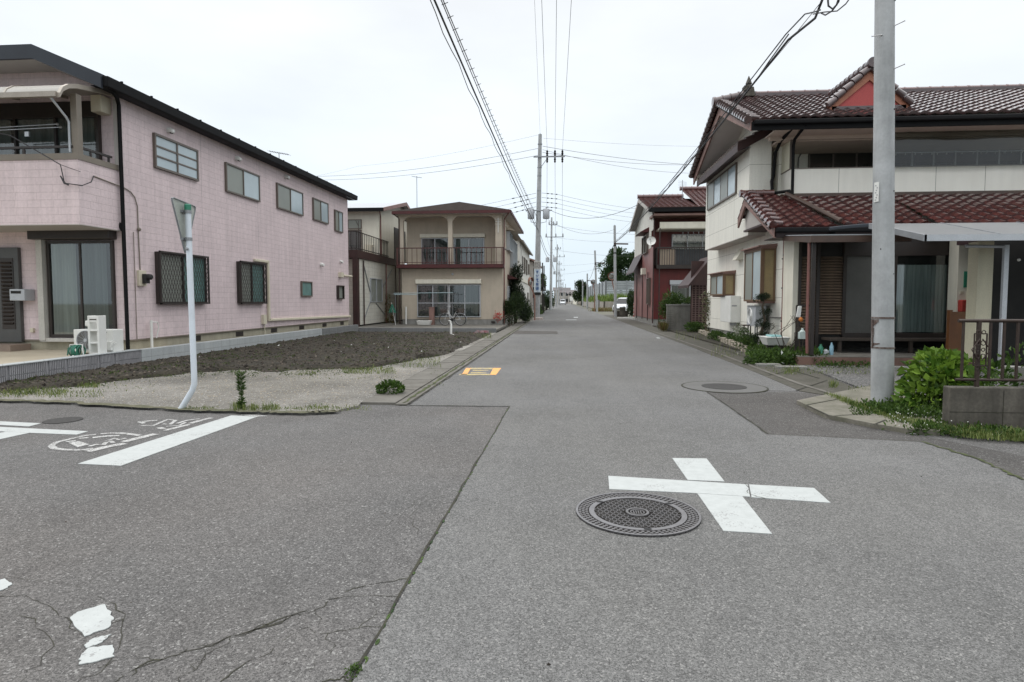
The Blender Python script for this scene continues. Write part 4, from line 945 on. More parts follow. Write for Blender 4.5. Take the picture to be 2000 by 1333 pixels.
for a, b in ((x0, x1-.02), (x1+.02, x2)):
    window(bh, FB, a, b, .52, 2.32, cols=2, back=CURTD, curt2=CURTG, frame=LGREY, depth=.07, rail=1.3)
MB().fb(FB, x0-.06, x2+.06, 0, .22, 2.36, 2.60).build('shutter_box', CREAM2, bh, bevel=.02)
# roof
EX0, EX1, EY0, EY1, EZ = bxl-.25, bxr+.5, YB-.45, 43.1, 6.2
ap1, ap2 = V(((EX0+EX1)/2-.1, YB+2.9, 7.3)), V(((EX0+EX1)/2-.1, 40.0, 7.3))
c1, c2, c3, c4 = V((EX0, EY0, EZ+.1)), V((EX1, EY0, EZ+.1)), V((EX1, EY1, EZ+.1)), V((EX0, EY1, EZ+.1))
m_ = MB(); m_.face([c1, c2, ap1]); m_.face([c2, c3, ap2, ap1]); m_.face([c3, c4, ap2]); m_.face([c4, c1, ap1, ap2]); m_.build('roof', ROOFB, bh)
m_ = MB(); m_.box(EX0, EX1, EY0-.03, EY0+.03, EZ-.06, EZ+.09); m_.box(EX1-.03, EX1+.03, EY0+.03, EY1, EZ-.06, EZ+.09); m_.box(EX0-.03, EX0+.03, EY0+.03, EY1, EZ-.06, EZ+.09); m_.build('fascia', MAROON, bh)
MB().box(EX0+.03, EX1-.03, EY0+.03, EY1, EZ-.05, EZ-.03).build('soffit', SOFF, bh)
m_ = MB(); m_.tube([(EX0+.1, EY0, 6.15), (bxl+.02, YB-.02, 5.95), (bxl+.02, YB-.02, .15)], .035, 8); m_.build('drainpipe', DMAROON, bh, smooth=True)
m_ = MB(); m_.tube([(EX1-.1, EY0+.05, 6.15), (bxr+.06, YB+.5, 5.9), (bxr+.06, YB+.5, .15)], .035, 8); m_.build('drainpipe', REDBR, bh, smooth=True)
m_ = MB(); m_.tube([(bxl+.35, YB+.05, .12), (bxl+.35, YB+.05, 1.1)], .05, 8); m_.build('white_pipe', WHITE, bh)
m_ = MB(); x = PY(738, 590, YB).x; p = PY(963, 590, YB+.1); m_.box(p.x-.1, p.x+.1, YB+.1, YB+.16, .2, .3); m_.build('foundation_vent', DBRONZE, bh)
p = PY(889, 536, YB+.1); MB().blob((p.x-.15, YB+.1, p.z), .07, 8, 6).build('wall_lamp', LGREY, bh)
FS = Fx(bxr)
y0_, y1_ = PX(989, 470, bxr).y, PX(1010, 470, bxr).y
window(bh, FS, y0_, y0_+2.4, 4.4, 5.5, cols=2, frame=LGREY, pane=FROST, depth=.2); window(bh, FS, y0_+2.6, y0_+6.2, 3.5, 5.3, cols=3, frame=LGREY, pane=FROST, depth=.2)
m_ = MB(); m_.prism([(bxr, y0_-.2, 5.75), (bxr+.55, y0_-.2, 5.5), (bxr, y0_-.2, 5.55)], (0, 6.6, 0)); m_.build('window_awning', BEIGE, bh)
m_ = MB(); m_.prism([(bxr, y0_+.6, 3.0), (bxr+.6, y0_+.6, 2.75), (bxr, y0_+.6, 2.7)], (0, 3, 0)); m_.build('door_awning', MAROON, bh)
window(bh, FS, y0_+.4, y0_+2.4, 1.2, 2.3, cols=2, frame=LGREY, pane=FROST, depth=.1)
p = PY(973, 433, YB-.02); m_ = MB(); m_.box(p.x-.02, p.x+.02, YB-.06, YB, p.z-.6, p.z+.2)
for k in (-.15, 0, .12): m_.bar((p.x-.16, YB-.05, p.z+k), (p.x+.16, YB-.05, p.z+k), .02)
m_.build('cable_bracket', WHITE, bh)

# laundry poles, bicycle, standpipe and odds and ends in front
for i, (pz, dx, lab) in enumerate(((573.5, 0, 'upper pale blue laundry pole before the beige house windows'), (576, .0, 'lower short pale blue laundry pole before the beige house'))):
    a = PY(769, pz, 32.2); b = PY(885 if i == 0 else 815, pz-1.5 if i == 0 else pz, 32.2); m_ = MB(); m_.tube([a, b], .018, 8)
    solo('laundry_pole', m_, LBLUE, lab, 'laundry pole', 'laundry poles in front of the beige house')
ls = thing('laundry_stand', 'metal laundry stand posts holding the pale blue poles', 'laundry stand', (-7.5, 32.2, .11))
for px, w in ((772, .1), (884, .12)):
    p = PY(px, 574, 32.25); m_ = MB(); m_.tube([(p.x, 32.25, .11), (p.x, 32.25, p.z+.05)], .014, 6); m_.bar((p.x-.25, 32.25, p.z-.02), (p.x+.25, 32.25, p.z-.02), .03, .02); m_.build('post', GREY, ls)
bk = thing('bicycle', 'silver step-through city bicycle with baskets outside the beige house', 'bicycle', (-6.5, 32, .11))
YK = 31.6; xa = PY(869, 612, YK).x; xb = PY(899, 612, YK).x; rw = .30; zw = .11+rw+.03
xr_, xf_ = xb, xa
for x in (xf_, xr_):
    w_ = MB().torus((x, YK, zw), rw, .024, V((0, 1, 0)), 30, 6).build('wheel', RUBBER, bk, smooth=True)
    sp = MB()
    for k in range(14): a = k*math.pi*2/14; sp.bar((x, YK, zw), (x+(rw-.02)*math.cos(a), YK, zw+(rw-.02)*math.sin(a)), .004)
    sp.torus((x, YK, zw), rw-.022, .008, V((0, 1, 0)), 26, 4); sp.lathe((x, YK-.03, zw), [(.02, 0), (.02, .06)], 8, 'y'); sp.build('rim', STEEL, w_)
m_ = MB(); hd = V((xf_+.16, YK, zw+.50)); bb = V((xr_-.43, YK, zw-.02)); st_ = V((xr_-.20-.02, YK, zw+.42))
m_.tube([hd, hd+V((.05, 0, -.18)), bb+V((-.12, 0, .08)), bb], .028, 8); m_.tube([hd+V((.01, 0, -.06)), hd+V((.1, 0, -.22)), bb+V((.02, 0, .1))], .014, 8); m_.tube([bb, st_], .018, 8); m_.tube([bb, (xr_, YK, zw)], .012, 6); m_.tube([st_-V((0, 0, .1)), (xr_, YK, zw)], .01, 6)
m_.tube([hd+V((.015, 0, .1)), hd+V((-.02, 0, -.12)), (xf_, YK, zw)], .016, 8); m_.build('bicycle_frame', M('silver', (.62, .62, .60), (.55, .55, .54), 4, .3, 0, metal=.3), bk, smooth=True)
m_ = MB(); m_.tube([hd+V((.1, -.24, .16)), hd+V((.0, -.2, .2)), hd+V((0, 0, .14)), hd+V((0, .2, .2)), hd+V((.1, .24, .16))], .012, 6); m_.build('handlebar', STEEL, bk)
m_ = MB(); m_.blob(st_+V((0, 0, .05)), (.13, .08, .035), 10, 6); m_.build('saddle', RUBBER, bk, smooth=True)
def basket(c, w, d, h):
    m_ = MB()
    for k in range(5): z = c[2]+h*k/4; q = .8+.2*k/4; pts = [(c[0]-w/2*q, c[1]-d/2*q, z), (c[0]+w/2*q, c[1]-d/2*q, z), (c[0]+w/2*q, c[1]+d/2*q, z), (c[0]-w/2*q, c[1]+d/2*q, z), (c[0]-w/2*q, c[1]-d/2*q, z)]; m_.tube(pts, .007, 4)
    for k in range(9): t_ = -1+2*k/8; m_.bar((c[0]+t_*w/2*.8, c[1]-d/2*.8, c[2]), (c[0]+t_*w/2, c[1]-d/2, c[2]+h), .006); m_.bar((c[0]+t_*w/2*.8, c[1]+d/2*.8, c[2]), (c[0]+t_*w/2, c[1]+d/2, c[2]+h), .006)
    m_.build('basket', BROWNM, bk)
basket((xf_-.06, YK, zw+.34), .34, .3, .2); basket((xr_+.03, YK, zw+.36), .36, .3, .2)
m_ = MB()
for (x, s0, s1) in ((xf_, .2, 2.9), (xr_, -.3, 2.6)):
    pts = [(x+(rw+.03)*math.cos(s0+(s1-s0)*k/10), YK, zw+(rw+.03)*math.sin(s0+(s1-s0)*k/10)) for k in range(11)]; m_.tube(pts, .012, 5)
m_.build('mudguard', STEEL, bk); m_ = MB(); m_.lathe((bb.x, YK-.04, bb.z), [(.09, 0), (.09, .015)], 16, 'y'); m_.bar(bb+V((-.12, -.08, -.1)), bb+V((.12, .08, .1)), .02); m_.build('crank', RUBBER, bk)
p = G(881, 657, .03); b = PY(877, 627, p.y); m_ = MB(); m_.tube([(p.x, p.y, 0), (p.x, p.y, b.z-.12), (p.x-.02, p.y, b.z-.10), (p.x-.02, p.y, b.z)], [.05, .045, .04, .035], 10); m_.blob((p.x+.08, p.y, .05), (.12, .1, .06), 8, 5); m_.blob((p.x-.06, p.y, b.z), (.06, .03, .025), 6, 4)
solo('standpipe', m_, WHITE, 'white wrapped standpipe rising from the soil of the vacant lot', 'water pipe', smooth=True)
p = PY(828, 627, 31.9); m_ = MB(); m_.hexa([(p.x-.32, 31.8, .13), (p.x+.32, 31.8, .13), (p.x+.32, 32.2, .13), (p.x-.32, 32.2, .13), (p.x-.38, 31.75, .36), (p.x+.38, 31.75, .36), (p.x+.38, 32.25, .36), (p.x-.38, 32.25, .36)]); solo('planter_box', m_, WHITE, 'white planter box below the left window of the beige house', 'planter', bevel=.02)
p = PY(843, 612, 32.6); m_ = MB(); m_.box(p.x-.12, p.x+.13, 32.5, 32.8, .11, 1.05); m_.box(p.x-.14, p.x+.15, 32.48, 32.82, 1.05, 1.08); solo('wooden_cabinet', m_, BARGE, 'narrow brown cabinet standing by the beige house window', 'cabinet')
um = thing('umbrella', 'green folded umbrella leaning beside the beige house corner', 'umbrella', (PY(768, 620, 31.3).x, 31.3, .13)); q = PY(768, 600, 31.3)
m_ = MB(); m_.tube([(q.x+.12, 31.3, .14), (q.x-.1, 31.3, 1.35)], .012, 6); m_.build('shaft', WHITE, um); m_ = MB()
for k in range(7): a = k*.9; m_.hexa([(q.x-.08+.18*math.cos(a), 31.3+.1*math.sin(a), .8), (q.x-.02+.18*math.cos(a), 31.3+.1*math.sin(a), .8), (q.x-.02+.18*math.cos(a), 31.36+.1*math.sin(a), .8), (q.x-.08+.18*math.cos(a), 31.36+.1*math.sin(a), .8)]+[(q.x-.06+.03*math.cos(a+s_), 31.3+.03*math.sin(a+s_), 1.25) for s_ in (0, 1.5, 3, 4.5)])
m_.build('canopy', GREEND, um)
p = G(938, 654, .05); m_ = MB()
for k in range(5): m_.box(p.x-.3+k*.07, p.x-.24+k*.09, p.y+.02*k, p.y+.12+.03*k, .06, .12+.05*(k % 3))
m_.box(p.x-.05, p.x+.3, p.y+.3, p.y+.38, .1, .2); solo('rubble', m_, M('faded_red', (.35, .12, .14), (.3, .3, .3), 9, .7, 0), 'small pile of red and white scraps by the low grey wall end', 'scraps')

# ================================================================== ANNEX HOUSE LEFT OF IT
ah = thing('terrace_house', 'white walled house with brown steel terrace between pink and beige houses', 'house', (-11.5, 31, .13))
ax_ = -10.25; y0_ = 29.5; yc_ = PX(740, 450, ax_).y; ye = 41.0
FA = Fx(ax_)
m_ = MB(); m_.box(-18, ax_, y0_+.5, ye, .2, 3.55); m_.build('lower_wall', BEIGE_W, ah)
m_ = MB(); m_.box(-18, ax_+.01, yc_, ye, 3.98, 6.45); m_.prism([(-18, yc_+.0, 6.45), (ax_+.01, yc_, 6.45), (ax_+.01, ye, 6.45), (-18, ye, 6.45)], (0, 0, .15))
m_.prism([(ax_-.2, yc_, 6.6), (ax_-.2, ye, 6.6), (ax_-.2, ye-3.2, 7.45)], (.21, 0, 0)); m_.build('upper_wall', CREAM2, ah)
m_ = MB(); m_.box(-18, ax_+.1, y0_-.1, ye-2.5, 3.56, 3.96); m_.box(ax_-.16, ax_+.08, y0_-.08, y0_+.25, .13, 3.56); m_.build('steel_beam', DMAROON, ah)
m_ = MB(); a = PX(697, 458, ax_); 
for z in (4.02, 4.85): m_.box(-14, ax_+.04, y0_-.06, y0_-.02, z, z+.04); m_.box(ax_+.03, ax_+.07, y0_-.06, y0_+5.6, z, z+.04)
i = 0
while i*.3 < 5.6: m_.box(ax_+.035, ax_+.06, y0_+i*.3, y0_+i*.3+.025, 3.96, 4.86); i += 1
for i in range(14): m_.box(-14+i*.27, -13.98+i*.27, y0_-.055, y0_-.03, 3.96, 4.86)
m_.build('railing', DBRONZE, ah)
m_ = MB(); m_.tube([(ax_+.06, y0_+1.0, 3.5), (ax_+.06, y0_+1.0, .15)], .035, 8); m_.build('drainpipe', DMAROON, ah); m_ = MB(); m_.tube([(ax_+.06, y0_+5.0, 3.9), (ax_+.06, y0_+5.0, 2.6), (ax_+.06, y0_+4.9, .15)], .035, 8); m_.build('drainpipe', REDBR, ah); m_ = MB(); m_.tube([(ax_+.06, y0_+7, 3.6), (ax_+.06, y0_+7, .15)], .03, 8); m_.build('drainpipe', DMAROON, ah)
a0 = PX(722, 560, ax_).y; a1 = PX(745, 560, ax_).y; window(ah, FA, a0, a1, 1.35, 2.65, cols=2, frame=LGREY, pane=FROSTG, depth=.08)
m_ = MB(); yy0 = y0_+1.1; yy1 = y0_+4.8
m_.bar((ax_+.03, yy0, 3.3), (ax_+.03, a0, 1.9), .04); m_.bar((ax_+.03, yy0, .5), (ax_+.03, a0+.6, 1.9), .04); m_.bar((ax_+.03, a1+.1, 2.2), (ax_+.03, yy1+1.5, 3.3), .04); m_.bar((ax_+.03, a0+1.0, 1.3), (ax_+.03, yy1, .6), .03); m_.build('wall_brace', GREY, ah)
FA2 = Fy(yc_); window(ah, FA2, PY(675, 460, yc_).x-.6, PY(707, 460, yc_).x, 3.98, 5.4, cols=2, frame=BRONZE, back=CURTG, depth=.06); window(ah, FA2, PY(675, 460, yc_).x-.6, PY(707, 460, yc_).x, 5.45, 5.98, cols=2, frame=BRONZE, pane=FROSTG, depth=.06)
m_ = MB(); m_.box(ax_-.01, ax_+.05, yc_+3.0, yc_+5.6, 3.98, 5.9); m_.build('shutter', DBRONZE, ah)
m_ = MB(); e0, e1 = yc_-.5, ye+.3; ym = ye-3.2
m_.quad([(-18, e0, 6.55), (ax_+.45, e0, 6.55), (ax_+.45, ym, 7.6), (-18, ym, 7.6)]); m_.quad([(-18, ym, 7.6), (ax_+.45, ym, 7.6), (ax_+.45, e1, 6.6), (-18, e1, 6.6)]); m_.build('roof', LGREY, ah)
m_ = MB(); m_.hexa([(ax_+.42, e0, 6.36), (ax_+.46, e0, 6.36), (ax_+.46, ym, 7.4), (ax_+.42, ym, 7.4), (ax_+.42, e0, 6.56), (ax_+.46, e0, 6.56), (ax_+.46, ym, 7.62), (ax_+.42, ym, 7.62)]); m_.hexa([(ax_+.42, ym, 7.4), (ax_+.46, ym, 7.4), (ax_+.46, e1, 6.4), (ax_+.42, e1, 6.4), (ax_+.42, ym, 7.62), (ax_+.46, ym, 7.62), (ax_+.46, e1, 6.62), (ax_+.42, e1, 6.62)]); m_.build('bargeboard', BARGE, ah)
MB().box(-18, ax_+.42, e0-.08, e0+.02, 6.35, 6.54).build('gutter', BLACK, ah); m_ = MB(); m_.tube([(ax_+.2, e0, 6.4), (ax_+.06, yc_+.15, 6.1), (ax_+.06, yc_+.15, 4)], .035, 8); m_.build('drainpipe', REDBR, ah)
m_ = MB(); m_.tube([(-11.4, yc_-.03, 4), (-11.4, yc_-.03, 5.9)], .02, 6); m_.tube([(-11.4, yc_-.03, 5.6), (-11.4, yc_-.5, 5.85)], .012, 6); m_.build('bracket_arm', BROWNM, ah)
p = PY(814, 348, ym); m_ = MB(); m_.tube([(p.x, ym, 7.2), (p.x, ym, p.z+.1)], .02, 6); m_.bar((p.x-.3, ym, p.z+.1), (p.x+.3, ym, p.z), .02)
for k in range(7): m_.bar((p.x-.3+k*.1, ym-.18, p.z+.1-k*.014), (p.x-.3+k*.1, ym+.18, p.z+.1-k*.014), .009)
m_.build('antenna', GREY, ah)
acb = thing('air_conditioner', 'beige air conditioner unit on the brown railed terrace floor', 'air conditioner', (-10.7, y0_+4, 4)); MB().box(-11.0, -10.6, y0_+3.6, y0_+4.4, 3.98, 4.55).build('casing', IVORY, acb); m_ = MB(); m_.torus((-10.595, y0_+4, 4.27), .2, .012, V((1, 0, 0)), 20, 4); m_.build('grille', LGREY, acb)
# dead vine on the drainpipe
m_ = MB(); bx, by = ax_+.12, y0_+5.0
for _ in range(300): t_ = random.random()**.7; z = 1.9*(1-t_)+.1; a = random.uniform(0, 6.28); r = .05+.30*(1-z/2.0)**2; leaf(m_, V((bx+r*math.cos(a), by+r*math.sin(a), z)), V((math.cos(a), math.sin(a), random.uniform(-2, .3))), .22, .035, .1)
solo('dead_vine', m_, DRYW, 'brown dead climbing plant on the drainpipe beside the white wall', 'plant')

# ================================================================== HOUSES FURTHER UP THE LEFT SIDE
wh = thing('cream_house', 'cream two storey house behind the dark conifers on the left', 'house', (-4.5, 50, 0))
wx = -3.35; FW = Fx(wx); y0_, y1_ = 47.5, 62.0; ymid = 54
m_ = MB(); m_.box(-10, wx, y0_, y1_, .3, 6.1); m_.prism([(-10, y0_, 6.1), (wx, y0_, 6.1), (-6.5, y0_, 7.6)], (0, y1_-y0_, 0)); m_.build('wall', OFFW, wh); MB().box(-9.95, wx-.04, y0_+.05, y1_-.05, 0, .3).build('foundation', CONC, wh)
m_ = MB(); 
for s_ in (1,): m_.hexa([(-6.5, y0_-.3, 7.62), (wx+.35, y0_-.3, 5.95), (wx+.35, y1_+.3, 5.95), (-6.5, y1_+.3, 7.62), (-6.5, y0_-.3, 7.78), (wx+.35, y0_-.3, 6.1), (wx+.35, y1_+.3, 6.1), (-6.5, y1_+.3, 7.78)]); m_.hexa([(-6.5, y0_-.3, 7.62), (-10.4, y0_-.3, 5.9), (-10.4, y1_+.3, 5.9), (-6.5, y1_+.3, 7.62), (-6.5, y0_-.3, 7.78), (-10.4, y0_-.3, 6.06), (-10.4, y1_+.3, 6.06), (-6.5, y1_+.3, 7.78)])
m_.build('roof', TAUPE, wh); MB().box(wx, wx+.08, y0_, y1_, 3.0, 3.3).build('string_course', CREAM2, wh); MB().box(-9, wx+.02, y0_-.06, y0_, 3.0, 3.3).build('string_course', CREAM2, wh)
for y, z0, z1 in ((50, 4.0, 5.1), (53, 3.8, 5.2), (56, 3.8, 5.2), (59.3, 4, 5), (51, 1.1, 2.1), (58, .9, 2.2)): window(wh, FW, y, y+1.2, z0, z1, cols=2, frame=BRONZE, pane=FROSTG, depth=.08)
m_ = MB(); m_.tube([(wx+.07, 49, 5.9), (wx+.07, 49, .3)], .04, 6); m_.build('drainpipe', WHITE, wh)
dh = thing('balcony_house', 'dark house with planted balcony and rusty roof behind the first utility pole', 'house', (-4.5, 66, 0))
dx = -3.1; FD = Fx(dx); m_ = MB(); m_.box(-10, dx, 63.6, 76, 0, 5.5); m_.build('wall', FARW, dh)
m_ = MB(); m_.hexa([(-6.5, 63.2, 6.7), (dx+.6, 63.2, 5.4), (dx+.6, 76.4, 5.4), (-6.5, 76.4, 6.7), (-6.5, 63.2, 6.85), (dx+.6, 63.2, 5.55), (dx+.6, 76.4, 5.55), (-6.5, 76.4, 6.85)]); m_.build('roof', BARGE, dh)
m_ = MB(); m_.box(dx, dx+1.1, 64, 75.5, 2.6, 2.85); 
for i in range(30): m_.box(dx+1.05, dx+1.08, 64+i*.39, 64.04+i*.39, 2.85, 3.75)
m_.box(dx+1.04, dx+1.09, 64, 75.5, 3.72, 3.78); m_.box(dx+.95, dx+1.08, 64, 64.12, 0, 5.4); m_.box(dx+.95, dx+1.08, 69.5, 69.62, 0, 5.4); m_.build('balcony', DBRONZE, dh)
for y in (65, 68.5, 72): window(dh, FD, y, y+1.7, 3.0, 4.9, cols=2, frame=BRONZE, depth=.06, back=CURTG); window(dh, FD, y, y+1.5, .4, 2.2, cols=2, frame=BRONZE, depth=.06, pane=FROSTG)
m_ = MB(); m_.fb(FD, 63.7, 64.5, 0, .5, 1.7, 2.1); m_.build('box', MAROON, dh)
m_ = MB(); bushy(m_, (dx+.8, 67, 3.6), (.5, 2.2, .9), 500, .22, .12); solo('balcony_plants', m_, LEAF_M, 'leafy potted plants crowding the balcony of the dark house', 'plants')
th = thing('long_wall_house', 'low white walled house beyond the dark balcony house', 'house', (-4.5, 82, 0)); m_ = MB(); m_.box(-10, -3.0, 77, 92, 0, 4.6); m_.build('wall', OFFW, th)
m_ = MB(); m_.prism([(-10.4, 76.6, 4.6), (-2.7, 76.6, 4.6), (-6.5, 76.6, 6.2)], (0, 15.6, 0)); m_.build('roof', TILER, th)
for y in (79, 83, 87): window(th, Fx(-3.0), y, y+1.6, 1, 2.2, cols=2, frame=BRONZE, depth=.06, pane=FROSTG); window(th, Fx(-3.0), y, y+1.6, 3.1, 4.1, cols=2, frame=BRONZE, depth=.06, pane=FROSTG)

# shrubs in front of them
def shrub(name, label, lobes, mat, n, L, Wd, cat='shrub', stem=None, group=None, up=.3):
    t = thing(name, label, cat, (lobes[0][0][0], lobes[0][0][1], 0), group); m_ = MB()
    tot = sum(r[0]*r[2] for c, r in lobes)
    for c, r in lobes: bushy(m_, c, r, int(n*r[0]*r[2]/tot), L, Wd, 7, up)
    m_.build('foliage', mat, t)
    s_ = MB()
    for c, r in lobes[:3]: s_.tube([(lobes[0][0][0]+(c[0]-lobes[0][0][0])*.4, lobes[0][0][1], -.02), (c[0], c[1], c[2])], [.05*max(r), .02*max(r)], 6)
    s_.build('trunk', BARK, t); return t
shrub('conifer', 'tall dark conifer between the beige house and the pole', [((-2.9, 37.5, 1.7), (.75, .9, 1.4)), ((-3.0, 37.6, 2.8), (.5, .6, 1.0)), ((-2.75, 37.2, .9), (.8, .9, .9))], LEAF_C, 9500, .13, .035)
shrub('conifer', 'lower dark shrub at the beige house corner with red flowers', [((-2.95, 33.6, .75), (.75, .7, .75)), ((-2.7, 34.4, 1.1), (.6, .6, .8))], LEAF_D, 3600, .10, .045)
shrub('bush', 'yellow green bush behind the dark conifers on the left', [((-2.35, 38.6, .6), (.5, .8, .65))], LEAF_M, 1500, .11, .05)
fl = MB()
for _ in range(60): fl.blob((random.gauss(-3.5, .12), 32.9+random.gauss(0, .15), random.gauss(.6, .16)), .03, 5, 3, .3)
solo('red_flowers', fl, RED, 'cluster of red blossoms at the beige house corner', 'flowers')
shrub('bush', 'dark green bush at the foot of the second utility pole', [((-2.3, 92, 1.2), (1.1, 2.2, 1.3)), ((-2.6, 98, 1.6), (1.2, 3, 1.6))], LEAF_D, 2600, .25, .12)
shrub('bush', 'small weeds and bush along the left kerb before the second pole', [((-2.45, 62, .3), (.4, 2.5, .4)), ((-2.5, 70, .4), (.4, 3, .5))], LEAF_M, 1400, .16, .07)

# ================================================================== UTILITY POLES
def pole(name, label, base, top, r0, r1, parts, cat='utility pole', group=None):
    t = thing(name, label, cat, base, group); b = V(base); e = V(top)
    MB().tube([b-V((0, 0, .1)), b.lerp(e, .5), e], [r0, (r0+r1)/2, r1], 18).build('shaft', POLE, t, smooth=True)
    for f in parts: f(t, b, e)
    return t
def insul(m, p, up=1, s=1): m.lathe(p, [(.03*s, 0), (.055*s, .03*s*up), (.03*s, .06*s*up), (.06*s, .10*s*up), (.03*s, .14*s*up), (.05*s, .18*s*up), (.02*s, .24*s*up)], 8)
P1 = G(1048, 625); P1t = PY(1055, 263, P1.y)
def at(b, e, z): return b.lerp(e, (z-b.z)/(e.z-b.z))
WIRES = []
def p1parts(t, b, e):
    m = MB(); m.tube([at(b, e, 12.2), at(b, e, 13.35)], [.13, .03], 10); m.blob(e, .07, 8, 6); m.build('top_spike', GREY, t)
    z = 11.95; c = at(b, e, z); m = MB(); m.bar(c+V((-.45, -.16, 0)), c+V((1.85, -.16, 0)), .09, .09); m.bar(c+V((.1, -.16, -.75)), c+V((.65, -.16, 0)), .04); m.build('crossarm', GREY, t)
    for k in (.55, 1.12, 1.66):
        m = MB(); p = c+V((k, -.16, .05)); insul(m, p, 1, 1.7); insul(m, p-V((0, 0, .12)), -1, 1.6); m.build('insulator', CAST_D, t)
    m = MB()
    for z in (12.9, 11.2, 10.6, 9.5, 7.2, 6.6): m.lathe(at(b, e, z), [(.17, -.03), (.17, .03)], 14)
    m.build('pole_band', GREY, t)
    for sx in (-1, 1):
        c = at(b, e, 7.95); x = c.x+sx*.56; tb = MB().lathe((x, c.y-.1, 7.45), [(.22, 0), (.25, .04), (.25, .66), (.22, .72)], 14).build('transformer', LGREY, t, smooth=True)
        m = MB(); m.lathe((x, c.y-.1, 8.17), [(.05, 0), (.03, .14)], 8); m.tube([(x, c.y-.3, 7.45), (x, c.y-.3, 7.2), (c.x+sx*.18, c.y-.1, 7.15)], .02, 6); m.build('bushing', GREY, tb)
    c = at(b, e, 8.05); MB().bar(c+V((-.95, -.18, 0)), c+V((1.0, -.18, 0)), .08, .08).build('transformer_arm', GREY, t)
    for sx in (-1, 1):
        for k in range(4):
            z = 9.35-.33*k; c = at(b, e, z); m = MB()
            q = c+V((sx*.2, 0, 0)); r = c+V((sx*1.35, sx*-.0, -.12*(1 if sx > 0 else 1.2))) if sx > 0 else c+V((-2.0+.1*k, 0, -.38))
            m.tube([q, r], .012, 5)
            for s_ in (.35, .6, .9): m.tube([q.lerp(r, s_), q.lerp(r, s_+.1)], .035, 6)
            m.build('strain_insulator', CAST_D, t)
    m = MB(); c = at(b, e, 3.2); n = 12; rr = .245
    m.lathe((c.x, c.y, 0), [(rr, 2.05), (rr, 3.75)], 18); m.build('advert_plate', M('advert_white', (.6, .68, .74), (.5, .6, .68), 4, .5, 0), t)
    m = MB(); m.lathe((c.x, c.y, 0), [(rr+.006, 3.76), (rr+.006, 4.35)], 18); m.build('stripe_panel', WHITE, t)
    m = MB()
    for j in range(5):
        for i in range(7): 
            a = math.pi*(1.05+.13*i+.07*(j % 2)); m.hexa([V((c.x+(rr+dr)*math.cos(a+da), c.y+(rr+dr)*math.sin(a+da), 3.8+.105*j+dz)) for dz in (0, .09) for dr, da in ((.007, 0), (.007, .18), (.014, .18), (.014, 0))])
    m.build('stripe', DMAROON, t)
    gl_ = [[((.1, .8), (.9, .8)), ((.5, .8), (.5, .1)), ((.2, .5), (.8, .5))], [((.1, .9), (.45, .5)), ((.9, .9), (.3, .1))], [((.2, .9), (.8, .9)), ((.1, .6), (.9, .6)), ((.5, .9), (.5, .1)), ((.5, .1), (.9, .1))], [((.1, .8), (.9, .8)), ((.1, .5), (.9, .5)), ((.1, .2), (.9, .2)), ((.3, .95), (.3, .1)), ((.7, .95), (.7, .1))], [((.1, .9), (.1, .1)), ((.1, .9), (.9, .9)), ((.9, .9), (.9, .1)), ((.1, .5), (.9, .5)), ((.5, .9), (.5, .1)), ((.1, .1), (.9, .1))]]
    m = MB()
    for i, g in enumerate(gl_):
        for a, b_ in g: m.bar((c.x-.13+.26*a[0], c.y-rr-.02, 3.42-.3*i+.24*a[1]), (c.x-.13+.26*b_[0], c.y-rr-.02, 3.42-.3*i+.24*b_[1]), .035, .01, up=(0, 1, 0))
    m.build('lettering', BLUE, t); m = MB(); m.lathe((c.x, c.y, 0), [(rr+.03, 1.85), (rr+.03, 2.03)], 18); m.build('strap', RUBBER, t)
pole('utility_pole', 'nearest tall concrete utility pole on the left with paired transformers', P1, P1t, .24, .13, [p1parts])
MB_ = MB(); MB_.lathe((P1.x+.1, P1.y-.3, 0), [(.42, 0), (.40, .16), (.32, .18)], 10); solo('pole_footing', MB_, M('pinkish_concrete', (.44, .39, .37), (.38, .34, .31), 4, .9, .2), 'pale concrete block at the foot of the nearest left utility pole', 'concrete block')
def ppparts(k):
    def f(t, b, e):
        H = e.z
        m = MB(); m.tube([at(b, e, H-.9), e], [.12, .03], 8); m.build('top_spike', GREY, t)
        for z, w in ((H-2.9, 1.3), (H-1.1, .6)):
            c = at(b, e, z); m = MB(); m.bar(c+V((-.7*w, -.15, 0)), c+V((1.4*w, -.15, 0)), .10, .10)
            for s_ in (-.6, .5, 1.3): insul(m, c+V((s_*w, -.15, .05)), 1, 2)
            m.build('crossarm', GREY, t)
        for sx in (-1, 1):
            c = at(b, e, H*.52); MB().lathe((c.x+sx*.55, c.y-.1, H*.52), [(.24, 0), (.27, .05), (.27, .65), (.2, .75)], 10).build('transformer', LGREY, t)
        m = MB()
        for z in (H*.75, H*.62, H*.4): m.lathe(at(b, e, z), [(.19, -.04), (.19, .04)], 10)
        m.build('pole_band', GREY, t)
    return f
lp = [(1075.5, 606, 1077.5, 425), (1086, 599, 1088.5, 478), (1091, 596, 1092, 510), (1094, 593.5, 1094.5, 535), (1096.5, 592, 1097, 552)]
names = ['second concrete utility pole on the left beside the dark bush', 'third utility pole on the left before the distant poles', 'fourth utility pole on the left, small and far up the road', 'fifth utility pole on the left, smaller again', 'farthest utility pole on the left near the road end']
PL = [(P1, P1t)]
for (bx, by, tx, ty), nm in zip(lp, names):
    b = G(bx, by); 
    if b.y > 330: b = V((b.x*330/b.y, 330, 0))
    e = PY(tx, ty, b.y); PL.append((b, e)); pole('utility_pole', nm, b, e, .22, .12, [ppparts(0)], group='utility poles receding up the left side')
